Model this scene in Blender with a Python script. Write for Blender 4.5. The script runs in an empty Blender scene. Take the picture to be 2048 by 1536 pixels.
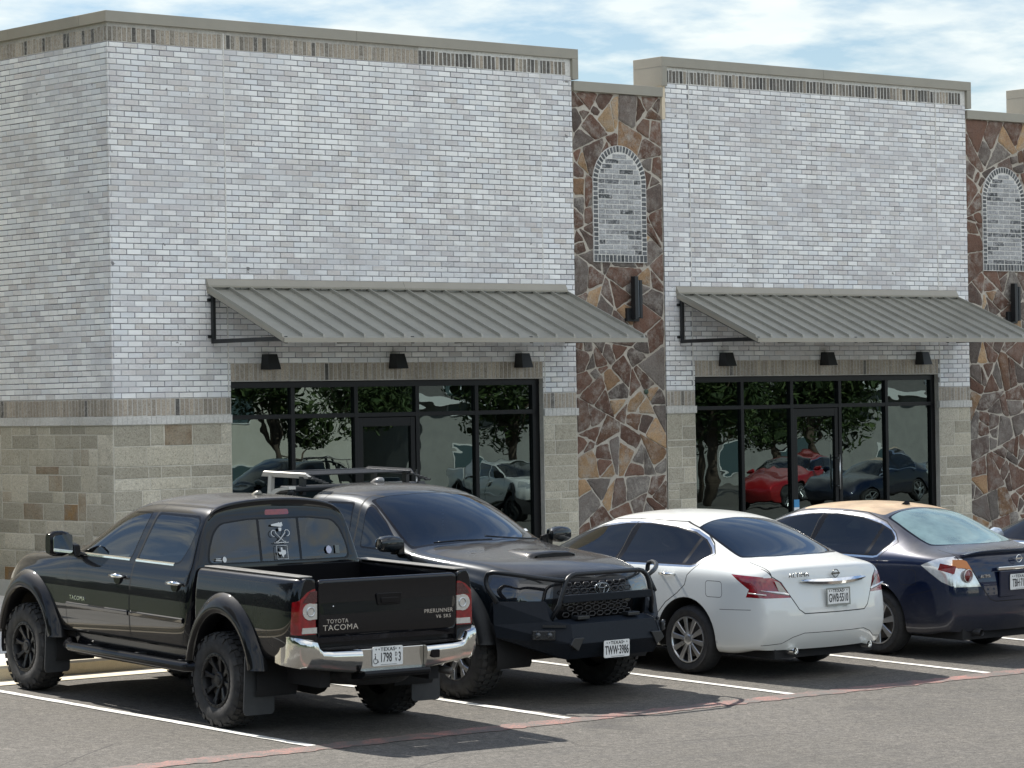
import bpy, bmesh, math, random
import numpy as np
from math import sin, cos, pi, radians, sqrt, atan2, exp
from mathutils import Vector, Matrix, Quaternion
random.seed(7)
SC = bpy.context.scene
COL = SC.collection
# ------------------------------------------------------------------ camera
F_PX, PAN, TILT, ROLL = 6082.0, 0.7078, 0.0056, -0.017
CAM = (-13.826, -18.587, 2.595)
GS = 0.0302                      # the lot climbs 3 cm per metre towards the building
fw = Vector((sin(PAN)*cos(TILT), cos(PAN)*cos(TILT), sin(TILT)))
rt = Vector((cos(PAN), -sin(PAN), 0)); up = rt.cross(fw)
r2 = rt*cos(ROLL) + up*sin(ROLL); u2 = -rt*sin(ROLL) + up*cos(ROLL)
cd = bpy.data.cameras.new("camera"); co = bpy.data.objects.new("camera", cd); COL.objects.link(co)
M = Matrix((r2, u2, -fw)).transposed().to_4x4(); M.translation = Vector(CAM)
co.matrix_world = M
cd.sensor_width = 36.0; cd.lens = F_PX/2048*36.0; cd.clip_start = 0.5; cd.clip_end = 4000
SC.camera = co
# ------------------------------------------------------------------ sky, sun, exposure
SUN_EL, SUN_AZ = radians(49.0), radians(-3.0)      # azimuth from +Y towards +X
sd = Vector((sin(SUN_AZ)*cos(SUN_EL), cos(SUN_AZ)*cos(SUN_EL), sin(SUN_EL)))
SC.view_settings.view_transform = 'Standard'; SC.view_settings.look = 'None'
SC.view_settings.exposure = 0.86; SC.view_settings.gamma = 1.0
W = bpy.data.worlds.new("World"); SC.world = W; W.use_nodes = True
nt = W.node_tree; nt.nodes.clear()
def N(tree, typ, **kw):
    n = tree.nodes.new(typ)
    for k, v in kw.items():
        if k in ('operation', 'blend_type', 'data_type', 'noise_dimensions', 'feature', 'distance', 'sky_type',
                 'interpolation_type', 'clamp', 'use_clamp', 'attribute_name', 'vector_type', 'normalize', 'layer_name'):
            setattr(n, k, v)
    return n
sky = N(nt, 'ShaderNodeTexSky', sky_type='NISHITA'); sky.sun_disc = False
sky.sun_elevation = SUN_EL; sky.sun_rotation = SUN_AZ
sky.air_density = 1.0; sky.dust_density = 0.15; sky.ozone_density = 1.6
tc = N(nt, 'ShaderNodeTexCoord')
sep = N(nt, 'ShaderNodeSeparateXYZ'); nt.links.new(tc.outputs['Generated'], sep.inputs[0])
mz = N(nt, 'ShaderNodeMath', operation='ADD'); mz.inputs[1].default_value = 0.16; nt.links.new(sep.outputs['Z'], mz.inputs[0])
mm = N(nt, 'ShaderNodeMath', operation='MAXIMUM'); mm.inputs[1].default_value = 0.05; nt.links.new(mz.outputs[0], mm.inputs[0])
vd = N(nt, 'ShaderNodeVectorMath', operation='DIVIDE'); nt.links.new(tc.outputs['Generated'], vd.inputs[0])
cmb = N(nt, 'ShaderNodeCombineXYZ'); nt.links.new(mm.outputs[0], cmb.inputs[0]); nt.links.new(mm.outputs[0], cmb.inputs[1]); cmb.inputs[2].default_value = 1.0
nt.links.new(cmb.outputs[0], vd.inputs[1])
n1 = N(nt, 'ShaderNodeTexNoise'); n1.inputs['Scale'].default_value = 4.4; n1.inputs['Detail'].default_value = 9; n1.inputs['Roughness'].default_value = 0.56
nt.links.new(vd.outputs[0], n1.inputs['Vector'])
cr = N(nt, 'ShaderNodeValToRGB'); cr.color_ramp.elements[0].position = 0.45; cr.color_ramp.elements[1].position = 0.62
nt.links.new(n1.outputs['Fac'], cr.inputs[0])
n2 = N(nt, 'ShaderNodeTexNoise'); n2.inputs['Scale'].default_value = 7.0; n2.inputs['Detail'].default_value = 6
nt.links.new(vd.outputs[0], n2.inputs['Vector'])
cc = N(nt, 'ShaderNodeMix', data_type='RGBA'); cc.inputs['A'].default_value = (3.3, 3.9, 4.3, 1); cc.inputs['B'].default_value = (5.5, 5.6, 5.1, 1)
nt.links.new(n2.outputs['Fac'], cc.inputs['Factor'])
mx = N(nt, 'ShaderNodeMix', data_type='RGBA')
cm = N(nt, 'ShaderNodeMath', operation='MULTIPLY'); cm.inputs[1].default_value = 0.92
hz = N(nt, 'ShaderNodeMapRange'); hz.inputs['From Min'].default_value = .30; hz.inputs['From Max'].default_value = .62; hz.inputs['To Min'].default_value = 1.; hz.inputs['To Max'].default_value = .10; hz.clamp = True
nt.links.new(sep.outputs['Z'], hz.inputs['Value'])
cm2 = N(nt, 'ShaderNodeMath', operation='MULTIPLY'); nt.links.new(cr.outputs[0], cm2.inputs[0]); nt.links.new(hz.outputs[0], cm2.inputs[1])
nt.links.new(cm2.outputs[0], cm.inputs[0]); nt.links.new(cm.outputs[0], mx.inputs['Factor'])
back = N(nt, 'ShaderNodeMapRange'); back.inputs['From Min'].default_value = .15; back.inputs['From Max'].default_value = -.45; nt.links.new(sep.outputs['Y'], back.inputs['Value'])  # bright cloud bank added behind the camera to light the shaded front
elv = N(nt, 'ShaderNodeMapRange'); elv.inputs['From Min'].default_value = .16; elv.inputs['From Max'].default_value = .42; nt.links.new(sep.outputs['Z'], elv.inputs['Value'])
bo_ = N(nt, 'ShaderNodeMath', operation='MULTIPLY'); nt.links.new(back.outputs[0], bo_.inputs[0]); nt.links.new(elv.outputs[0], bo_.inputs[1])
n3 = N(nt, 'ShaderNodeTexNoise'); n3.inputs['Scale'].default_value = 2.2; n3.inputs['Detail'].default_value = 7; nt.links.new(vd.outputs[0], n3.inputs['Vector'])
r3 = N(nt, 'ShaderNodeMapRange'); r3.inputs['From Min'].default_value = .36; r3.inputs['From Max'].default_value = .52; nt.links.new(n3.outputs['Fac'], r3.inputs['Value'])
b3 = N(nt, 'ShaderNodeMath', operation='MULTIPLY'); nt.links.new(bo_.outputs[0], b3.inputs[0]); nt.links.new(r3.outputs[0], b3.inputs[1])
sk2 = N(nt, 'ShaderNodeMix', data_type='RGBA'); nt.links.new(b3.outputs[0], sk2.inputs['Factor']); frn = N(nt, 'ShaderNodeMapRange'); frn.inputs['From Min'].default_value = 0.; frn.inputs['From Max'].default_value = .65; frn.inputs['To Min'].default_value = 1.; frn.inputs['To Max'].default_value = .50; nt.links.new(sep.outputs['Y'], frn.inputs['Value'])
skd = N(nt, 'ShaderNodeVectorMath', operation='SCALE'); nt.links.new(sky.outputs[0], skd.inputs[0]); nt.links.new(frn.outputs[0], skd.inputs['Scale'])  # sky model dimmed towards the building side, an added correction
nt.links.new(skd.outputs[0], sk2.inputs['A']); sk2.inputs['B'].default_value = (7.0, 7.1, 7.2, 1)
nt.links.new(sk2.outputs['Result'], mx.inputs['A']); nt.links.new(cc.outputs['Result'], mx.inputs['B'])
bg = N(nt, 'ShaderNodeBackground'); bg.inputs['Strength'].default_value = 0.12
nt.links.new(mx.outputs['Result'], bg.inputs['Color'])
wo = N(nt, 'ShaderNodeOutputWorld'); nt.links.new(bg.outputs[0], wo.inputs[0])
sl = bpy.data.lights.new("sun", 'SUN'); sl.energy = 5.0; sl.angle = radians(0.53); sl.color = (1.0, 0.955, 0.88)
so = bpy.data.objects.new("sun", sl); COL.objects.link(so)
so.rotation_mode = 'QUATERNION'; so.rotation_quaternion = sd.to_track_quat('Z', 'Y'); so.location = sd*60
# ------------------------------------------------------------------ helpers
def tag(o, label=None, cat=None, group=None, kind=None):
    if label: o['label'] = label
    if cat: o['category'] = cat
    if group: o['group'] = group
    if kind: o['kind'] = kind
    return o
def empty(name, loc=(0, 0, 0), label=None, cat=None, group=None):
    o = bpy.data.objects.new(name, None); COL.objects.link(o); o.location = loc; o.empty_display_size = .2
    return tag(o, label, cat, group)
def obj(name, me, mat=None, parent=None):
    o = bpy.data.objects.new(name, me); COL.objects.link(o)
    if mat is not None:
        for m in (mat if isinstance(mat, (list, tuple)) else [mat]): me.materials.append(m)
    if parent is not None: o.parent = parent
    return o
class MB:
    "collects shapes, then links them as one mesh object"
    def __init__(s): s.v = []; s.f = []; s.sm = []; s.mi = []
    def add(s, vs, fs, smooth=False, mi=0):
        b = len(s.v); s.v += [tuple(v) for v in vs]
        for f in fs: s.f.append(tuple(i+b for i in f)); s.sm.append(smooth); s.mi.append(mi)
        return s
    def box(s, a, b, M=None, mi=0):
        x0, y0, z0 = a; x1, y1, z1 = b
        vs = [Vector(p) for p in ((x0,y0,z0),(x1,y0,z0),(x1,y1,z0),(x0,y1,z0),(x0,y0,z1),(x1,y0,z1),(x1,y1,z1),(x0,y1,z1))]
        if M is not None: vs = [M @ v for v in vs]
        return s.add(vs, [(0,3,2,1),(4,5,6,7),(0,1,5,4),(1,2,6,5),(2,3,7,6),(3,0,4,7)], False, mi)
    def cbox(s, c, d, M=None, mi=0):
        return s.box([c[i]-d[i]/2 for i in range(3)], [c[i]+d[i]/2 for i in range(3)], M, mi)
    def prism(s, pts, ax, t0, t1, smooth=False, mi=0, M=None):
        "polygon pts in the plane normal to axis ax, extruded from t0 to t1"
        def P(u, w, t): return Vector(((t, u, w), (u, t, w), (u, w, t))[ax])
        n = len(pts); vs = [P(u, w, t0) for u, w in pts] + [P(u, w, t1) for u, w in pts]
        if M is not None: vs = [M @ v for v in vs]
        ar = sum(pts[i][0]*pts[(i+1) % n][1]-pts[(i+1) % n][0]*pts[i][1] for i in range(n))
        fs = [tuple(range(n)), tuple(range(2*n-1, n-1, -1))] + [((i+1) % n, i, i+n, (i+1) % n+n) for i in range(n)]
        flip = (ar > 0) != (ax == 1)
        flip = flip != (t1 < t0)
        if flip: fs = [tuple(reversed(f)) for f in fs]
        return s.add(vs, fs, smooth, mi)
    def tube(s, pts, r, n=10, closed=False, cap=True, mi=0, smooth=True):
        pts = [Vector(p) for p in pts]; m = len(pts); R = r if isinstance(r, (list, tuple)) else [r]*m
        rings = []; prev = None
        for i, p in enumerate(pts):
            if closed: t = pts[(i+1) % m]-pts[i-1]
            else: t = pts[min(i+1, m-1)]-pts[max(i-1, 0)]
            t.normalize()
            if prev is None:
                a = Vector((0, 0, 1)) if abs(t.z) < .9 else Vector((1, 0, 0))
                prev = t.cross(a).normalized()
            prev = (prev - t*prev.dot(t)).normalized(); q = t.cross(prev)
            rings.append([p + (prev*cos(2*pi*k/n)+q*sin(2*pi*k/n))*R[i] for k in range(n)])
        vs = [v for rg in rings for v in rg]; fs = []
        for i in range(m if closed else m-1):
            j = (i+1) % m
            for k in range(n): fs.append((i*n+k, i*n+(k+1) % n, j*n+(k+1) % n, j*n+k))
        if cap and not closed: fs += [tuple(range(n-1, -1, -1)), tuple((m-1)*n+k for k in range(n))]
        return s.add(vs, fs, smooth, mi)
    def loft(s, rings, closed=True, cap=True, smooth=True, mi=0, flip=False):
        n = len(rings[0]); vs = [v for r in rings for v in r]; fs = []
        for i in range(len(rings)-1):
            for k in range(n if closed else n-1): fs.append((i*n+k, i*n+(k+1) % n, (i+1)*n+(k+1) % n, (i+1)*n+k))
        if cap: fs += [tuple(range(n-1, -1, -1)), tuple((len(rings)-1)*n+k for k in range(n))]
        if flip: fs = [tuple(reversed(f)) for f in fs]
        return s.add(vs, fs, smooth, mi)
    def lathe(s, prof, ax=0, n=48, c=(0, 0, 0), smooth=True, mi=0):
        "prof: (axial, radius) pairs, turned round the x axis"
        vs = []
        for a, r in prof:
            for k in range(n): vs.append((c[0]+a, c[1]+r*cos(2*pi*k/n), c[2]+r*sin(2*pi*k/n)))
        fs = []
        for i in range(len(prof)-1):
            for k in range(n): fs.append((i*n+k, i*n+(k+1) % n, (i+1)*n+(k+1) % n, (i+1)*n+k))
        return s.add(vs, fs, smooth, mi)
    def mesh(s, name, split=None):
        me = bpy.data.meshes.new(name); me.from_pydata(s.v, [], s.f)
        me.polygons.foreach_set('use_smooth', s.sm); me.polygons.foreach_set('material_index', s.mi)
        me.update()
        if split is not None:
            me.set_sharp_from_angle(angle=radians(split))
        return me
    def build(s, name, mat, parent=None, split=None, bevel=None):
        me = s.mesh(name, split)
        o = obj(name, me, mat, parent)
        if bevel:
            m = o.modifiers.new("bevel", 'BEVEL'); m.width = bevel; m.segments = 2; m.limit_method = 'ANGLE'; m.angle_limit = radians(40)
            m.harden_normals = False
        return o
def bake(o):
    "apply the modifiers of o"
    dg = bpy.context.evaluated_depsgraph_get(); dg.update()
    me = bpy.data.meshes.new_from_object(o.evaluated_get(dg)); old = o.data
    o.modifiers.clear(); o.data = me
    return o
# ------------------------------------------------------------------ material kit
def mat(name):
    m = bpy.data.materials.new(name); m.use_nodes = True
    t = m.node_tree; b = t.nodes['Principled BSDF']
    return m, t, b
def noise(t, scale, detail=4, rough=.5, coord='Object', dist=0, vec=None, stretch=None):
    n = t.nodes.new('ShaderNodeTexNoise'); n.inputs['Scale'].default_value = scale
    n.inputs['Detail'].default_value = detail; n.inputs['Roughness'].default_value = rough; n.inputs['Distortion'].default_value = dist
    if vec is None:
        c = t.nodes.new('ShaderNodeTexCoord'); vec = c.outputs[coord]
    if stretch:
        mp = t.nodes.new('ShaderNodeMapping'); mp.inputs['Scale'].default_value = stretch; t.links.new(vec, mp.inputs[0]); vec = mp.outputs[0]
    t.links.new(vec, n.inputs['Vector'])
    return n.outputs['Fac']
def ramp(t, fac, stops):
    r = t.nodes.new('ShaderNodeValToRGB'); e = r.color_ramp.elements
    while len(e) < len(stops): e.new(.5)
    for i, (p, c) in enumerate(stops):
        e[i].position = p; e[i].color = (c, c, c, 1) if isinstance(c, (int, float)) else (*c, 1)
    t.links.new(fac, r.inputs[0]); return r.outputs[0]
def mix(t, fac, a, b, typ='MIX'):
    n = t.nodes.new('ShaderNodeMix'); n.data_type = 'RGBA'; n.blend_type = typ
    for s, v in (('Factor', fac), ('A', a), ('B', b)):
        if isinstance(v, (int, float)): n.inputs[s].default_value = v if s == 'Factor' else (v, v, v, 1)
        elif isinstance(v, tuple): n.inputs[s].default_value = (*v, 1)
        else: t.links.new(v, n.inputs[s])
    return n.outputs['Result']
def mth(t, op, a, b=None, clamp=False):
    n = t.nodes.new('ShaderNodeMath'); n.operation = op; n.use_clamp = clamp
    for i, v in enumerate((a, b)):
        if v is None: continue
        if isinstance(v, (int, float)): n.inputs[i].default_value = v
        else: t.links.new(v, n.inputs[i])
    return n.outputs[0]
def bump(t, b, h, strength=.3, dist=.01):
    n = t.nodes.new('ShaderNodeBump'); n.inputs['Strength'].default_value = strength; n.inputs['Distance'].default_value = dist
    t.links.new(h, n.inputs['Height']); t.links.new(n.outputs[0], b.inputs['Normal']); return n
def attr(t, name='tint'):
    a = t.nodes.new('ShaderNodeAttribute'); a.attribute_name = name
    s = t.nodes.new('ShaderNodeSeparateColor'); t.links.new(a.outputs['Color'], s.inputs[0]); return s.outputs
def simple(name, col, rough=.5, metal=0., nz=0, nzs=20, bmp=0, bs=60, coat=0, spec=.5, dirt=None):
    m, t, b = mat(name)
    b.inputs['Roughness'].default_value = rough; b.inputs['Metallic'].default_value = metal
    b.inputs['Coat Weight'].default_value = coat; b.inputs['Specular IOR Level'].default_value = spec
    if nz:
        f = noise(t, nzs, 5, .6)
        lo = tuple(c*(1-nz) for c in col); hi = tuple(min(1, c*(1+nz)) for c in col)
        t.links.new(ramp(t, f, [(.3, lo), (.7, hi)]), b.inputs['Base Color'])
        t.links.new(ramp(t, noise(t, nzs*1.7, 4), [(.3, max(0, rough-.12*nz*4)), (.7, min(1, rough+.12*nz*4))]), b.inputs['Roughness'])
    else: b.inputs['Base Color'].default_value = (*col, 1)
    if bmp: bump(t, b, noise(t, bs, 6, .6), bmp, .004)
    return m
def mat_asphalt():
    m, t, b = mat('asphalt')
    c = t.nodes.new('ShaderNodeTexCoord').outputs['Object']
    big = noise(t, .35, 5, .6, vec=c); mid = noise(t, 3.2, 6, .65, vec=c); fine = noise(t, 62, 4, .75, vec=c); grit = noise(t, 240, 2, .5, vec=c)
    col = ramp(t, mid, [(.25, (.060, .055, .048)), (.75, (.102, .094, .081))])
    col = mix(t, ramp(t, big, [(.35, 0.), (.65, .5)]), col, (.118, .108, .095))
    col = mix(t, 1.0, col, ramp(t, fine, [(.32, .42), (.5, 1.0), (.68, 1.65)]), 'MULTIPLY')
    col = mix(t, 1.0, col, ramp(t, noise(t, 17, 3, .7, vec=c), [(.30, .66), (.5, 1.0), (.70, 1.35)]), 'MULTIPLY')
    vs_ = t.nodes.new('ShaderNodeTexVoronoi'); vs_.inputs['Scale'].default_value = 2.1; t.links.new(c, vs_.inputs['Vector'])
    col = mix(t, ramp(t, vs_.outputs['Distance'], [(.030, .8), (.042, 0.)]), col, (.012, .011, .010))
    col = mix(t, ramp(t, noise(t, .55, 3, .5, vec=c), [(.66, 0.), (.74, .55)]), col, (.035, .033, .032))
    vo = t.nodes.new('ShaderNodeTexVoronoi'); vo.inputs['Scale'].default_value = 130; t.links.new(c, vo.inputs['Vector'])
    col = mix(t, ramp(t, vo.outputs['Distance'], [(.10, .55), (.22, 0.)]), col, (.22, .205, .185))
    col = mix(t, ramp(t, noise(t, 1.6, 4, .5, vec=c, stretch=(.22, 1.6, 1)), [(.60, 0.), (.74, .42)]), col, (.062, .058, .055))
    # hairline cracks
    v2 = t.nodes.new('ShaderNodeTexVoronoi'); v2.feature = 'DISTANCE_TO_EDGE'; v2.inputs['Scale'].default_value = .33
    w = mix(t, .12, c, noise(t, 2.5, 6, .7, vec=c), 'ADD'); t.links.new(w, v2.inputs['Vector'])
    ck = mth(t, 'MULTIPLY', ramp(t, v2.outputs['Distance'], [(0., 1.), (.0026, 0.)]), ramp(t, noise(t, .5, 3, vec=c), [(.50, 0.), (.56, .85)]))
    col = mix(t, ck, col, (.03, .028, .026))
    t.links.new(col, b.inputs['Base Color'])
    t.links.new(ramp(t, mid, [(.3, .78), (.7, .95)]), b.inputs['Roughness']); b.inputs['Specular IOR Level'].default_value = .35
    h = mth(t, 'ADD', mth(t, 'MULTIPLY', fine, .6), mth(t, 'MULTIPLY', grit, .5)); bump(t, b, h, .75, .008)
    return m
def mat_paint_line(name, col, wear=.45):
    m, t, b = mat(name); b.inputs['Roughness'].default_value = .75
    c = t.nodes.new('ShaderNodeTexCoord').outputs['Object']
    f = mth(t, 'ADD', mth(t, 'MULTIPLY', noise(t, 60, 4, .7, vec=c), .6), mth(t, 'MULTIPLY', noise(t, 4, 5, .6, vec=c), .5))
    fac = ramp(t, f, [(wear-.03, 1.), (wear+.15, 0.)])
    cc = mix(t, fac, (.102, .095, .085), col)
    cc = mix(t, .35, cc, mix(t, 1., cc, ramp(t, noise(t, 18, 5, .6, vec=c), [(.3, .6), (.7, 1.)]), 'MULTIPLY'))
    t.links.new(cc, b.inputs['Base Color']); bump(t, b, noise(t, 110, 4, vec=c), .5, .006)
    return m
def mat_concrete(name, a, bcol, stain=.3):
    m, t, b = mat(name); b.inputs['Roughness'].default_value = .85
    c = t.nodes.new('ShaderNodeTexCoord').outputs['Object']
    col = ramp(t, noise(t, 2.2, 8, .65, vec=c), [(.3, a), (.7, bcol)])
    col = mix(t, mth(t, 'MULTIPLY', ramp(t, noise(t, .9, 5, .6, vec=c), [(.5, 0.), (.75, 1.)]), stain), col, tuple(x*.45 for x in a))
    col = mix(t, 1., col, ramp(t, noise(t, 130, 3, .6, vec=c), [(.3, .85), (.7, 1.1)]), 'MULTIPLY')
    t.links.new(col, b.inputs['Base Color']); bump(t, b, noise(t, 150, 4, vec=c), .35, .004)
    return m
def smear_zone(t, c):
    a = noise(t, 1.15, 5, .62, vec=c, stretch=(.55, .55, 1.5)); return ramp(t, a, [(.46, 0.), (.66, .85)])
def mat_wash_mortar():
    m, t, b = mat('washed_mortar'); b.inputs['Roughness'].default_value = .92; b.inputs['Specular IOR Level'].default_value = .2
    c = t.nodes.new('ShaderNodeTexCoord').outputs['Object']
    col = mix(t, smear_zone(t, c), (.185, .185, .20), (.58, .58, .605))
    col = mix(t, 1., col, ramp(t, noise(t, 30, 5, .7, vec=c), [(.3, .75), (.7, 1.15)]), 'MULTIPLY')
    t.links.new(col, b.inputs['Base Color']); bump(t, b, noise(t, 60, 5, .7, vec=c), .6, .005)
    return m
def mat_brick():
    "limewashed brick: tint.r picks how much of the brick shows through, tint.g its own colour"
    m, t, b = mat('limewashed_brick'); b.inputs['Roughness'].default_value = .88; b.inputs['Specular IOR Level'].default_value = .25
    c = t.nodes.new('ShaderNodeTexCoord').outputs['Object']; A = attr(t)
    under = ramp(t, A[1], [(0, (.44, .40, .385)), (.25, (.50, .41, .39)), (.45, (.40, .385, .40)), (.62, (.47, .39, .31)), (.80, (.52, .45, .42)), (1, (.33, .31, .31))])
    wash = ramp(t, A[2], [(0, (.74, .75, .76)), (.5, (.82, .815, .80)), (1, (.91, .90, .875))])
    blot = noise(t, 34, 6, .75, vec=c, stretch=(1, 1, 1.5))
    zone = smear_zone(t, c)
    s = mth(t, 'ADD', mth(t, 'MULTIPLY', A[0], .46), mth(t, 'MULTIPLY', blot, .62))
    s = mth(t, 'ADD', s, mth(t, 'MULTIPLY', zone, .22))
    fac = ramp(t, s, [(.55, 0.), (.86, .62)])
    col = mix(t, fac, wash, under)
    lil = mix(t, blot, (.50, .49, .50), (.68, .67, .665))
    col = mix(t, mth(t, 'MULTIPLY', zone, ramp(t, A[1], [(0, .95), (.6, .75), (1, .15)])), col, lil)
    v = t.nodes.new('ShaderNodeTexNoise'); v.inputs['Scale'].default_value = 9; v.inputs['Detail'].default_value = 3; t.links.new(c, v.inputs['Vector'])
    pit = ramp(t, v.outputs['Fac'], [(.735, 0.), (.76, .8)])
    col = mix(t, pit, col, (.12, .11, .10))
    streak = ramp(t, noise(t, 2.6, 5, .6, vec=c, stretch=(1, 1, .10)), [(.52, 0.), (.75, .35)])
    col = mix(t, streak, col, (.46, .42, .37))
    t.links.new(col, b.inputs['Base Color'])
    bump(t, b, mth(t, 'ADD', mth(t, 'MULTIPLY', blot, .6), noise(t, 90, 4, .6, vec=c)), .5, .005)
    return m
def mat_mortar(name, a, bb, sc=1.3):
    m, t, b = mat(name); b.inputs['Roughness'].default_value = .92; b.inputs['Specular IOR Level'].default_value = .2
    c = t.nodes.new('ShaderNodeTexCoord').outputs['Object']
    col = ramp(t, noise(t, sc, 6, .7, vec=c), [(.35, a), (.65, bb)])
    col = mix(t, 1., col, ramp(t, noise(t, 45, 4, .6, vec=c), [(.3, .82), (.7, 1.1)]), 'MULTIPLY')
    t.links.new(col, b.inputs['Base Color']); bump(t, b, noise(t, 60, 5, .7, vec=c), .6, .005)
    return m
def mat_tint_stone(name, stops, rough=.85, wash=(.5, .47, .42), wamt=.35, sc=14):
    "stone whose colour is picked per piece by tint.r; tint.g its lightness"
    m, t, b = mat(name); b.inputs['Roughness'].default_value = rough; b.inputs['Specular IOR Level'].default_value = .25
    c = t.nodes.new('ShaderNodeTexCoord').outputs['Object']; A = attr(t)
    f = mth(t, 'ADD', A[0], mth(t, 'MULTIPLY', mth(t, 'SUBTRACT', noise(t, 5, 5, .6, vec=c), .5), .22))
    col = ramp(t, f, stops)
    col = mix(t, 1., col, ramp(t, A[1], [(0, .78), (1, 1.18)]), 'MULTIPLY')
    col = mix(t, mth(t, 'MULTIPLY', ramp(t, noise(t, sc, 8, .72, vec=c), [(.46, 0.), (.66, 1.)]), mth(t, 'MULTIPLY', A[2], wamt)), col, wash)
    col = mix(t, 1., col, ramp(t, noise(t, 70, 4, .6, vec=c), [(.3, .72), (.7, 1.18)]), 'MULTIPLY')
    col = mix(t, ramp(t, noise(t, 38, 5, .7, vec=c), [(.56, 0.), (.66, .6)]), col, mix(t, 1., col, (.35, .33, .31), 'MULTIPLY'))
    t.links.new(col, b.inputs['Base Color'])
    h = mth(t, 'ADD', noise(t, 16, 6, .7, vec=c), mth(t, 'MULTIPLY', noise(t, 90, 3, vec=c), .3)); bump(t, b, h, .8, .02)
    return m
ASPH = mat_asphalt()
BRICK = mat_brick()
MORT = mat_wash_mortar()
MORT_D = mat_mortar('buff_mortar', (.40, .37, .33), (.56, .53, .48))
MORT_W = mat_mortar('pale_mortar', (.62, .60, .56), (.76, .74, .70))
BANDB = mat_tint_stone('band_brick', [(0, (.085, .083, .080)), (.25, (.17, .155, .135)), (.45, (.31, .275, .225)), (.7, (.41, .35, .28)), (1, (.47, .405, .33))], wash=(.5, .47, .43), wamt=.8, sc=22)
ARCHB = mat_tint_stone('arch_brick', [(0, (.075, .078, .08)), (.25, (.15, .155, .16)), (.4, (.33, .33, .33)), (.55, (.42, .42, .42)), (1, (.50, .49, .48))], wash=(.58, .58, .58), wamt=.9, sc=22)
ASHL = mat_tint_stone('limestone', [(0, (.42, .385, .305)), (.35, (.50, .455, .36)), (.70, (.55, .505, .41)), (.84, (.48, .42, .325)), (.91, (.38, .30, .21)), (.96, (.32, .235, .155)), (1, (.38, .23, .10))], wash=(.36, .325, .25), wamt=.8, sc=8)
FLAG = mat_tint_stone('flagstone', [(0, (.150, .085, .062)), (.24, (.175, .098, .070)), (.42, (.115, .090, .078)), (.58, (.20, .175, .155)), (.70, (.125, .080, .064)), (.82, (.20, .110, .066)), (.93, (.40, .26, .145)), (1, (.46, .32, .19))], wash=(.40, .365, .32), wamt=1.0, sc=6)
FMORT = mat_mortar('flagstone_mortar', (.41, .365, .305), (.54, .49, .42))
CAST = mat_mortar('cast_ledge', (.52, .50, .46), (.64, .62, .58))
COPE = simple('coping_metal', (.30, .275, .225), .42, .0, .05, 3)
STUC = simple('stucco', (.66, .56, .42), .9, 0, .05, 6, .5, 90)
AWN = simple('awning_metal', (.285, .275, .235), .36, .15, .10, 3)
BLACKM = simple('black_metal', (.012, .013, .014), .45)
ALU = simple('black_anodised', (.010, .010, .011), .35, .6)
CONC = mat_concrete('sidewalk_concrete', (.50, .48, .43), (.62, .60, .55), .2)
CURB = mat_concrete('kerb_concrete', (.60, .52, .38), (.74, .66, .50), .25)
# ------------------------------------------------------------------ ground
def sheet(name, pts, m, kind='structure', z=None, n=1, smooth=False):
    mb = MB(); mb.add(pts, [tuple(range(len(pts)))]); o = mb.build(name, m); tag(o, kind=kind); return o
GX0, GX1, GY0 = -400., 500., -600.
def gz(y): return GS*y
KY = 5.15     # kerb line
sheet('parking_lot', [(GX0, GY0, gz(-60)), (GX1, GY0, gz(-60)), (GX1, -60, gz(-60)), (GX1, 900, .0), (GX0, 900, .0), (GX0, -60, gz(-60))][:0] or
      [(GX0, -60, gz(-60)), (GX1, -60, gz(-60)), (GX1, 5.4, gz(5.4)), (GX0, 5.4, gz(5.4))], ASPH)
sheet_lawn_x = -11.5
GRASSM = simple('lawn', (.05, .075, .028), .95, 0, .35, 3, .8, 30)
sheet('ground', [(GX0, GY0, gz(-60)-.3), (GX1, GY0, gz(-60)-.3), (GX1, -59.9, gz(-60)-.02), (GX0, -59.9, gz(-60)-.02)], GRASSM)
sheet('far_ground', [(GX0, 5.6, .10), (GX1, 5.6, .10), (GX1, 900, .10), (GX0, 900, .10)], GRASSM)
sheet('lawn', [(GX0, -59.8, gz(-59.8)+.03), (-18, -59.8, gz(-59.8)+.03), (-9.5, 4.8, gz(4.8)+.03), (GX0, 4.8, gz(4.8)+.03)], GRASSM)
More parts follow.
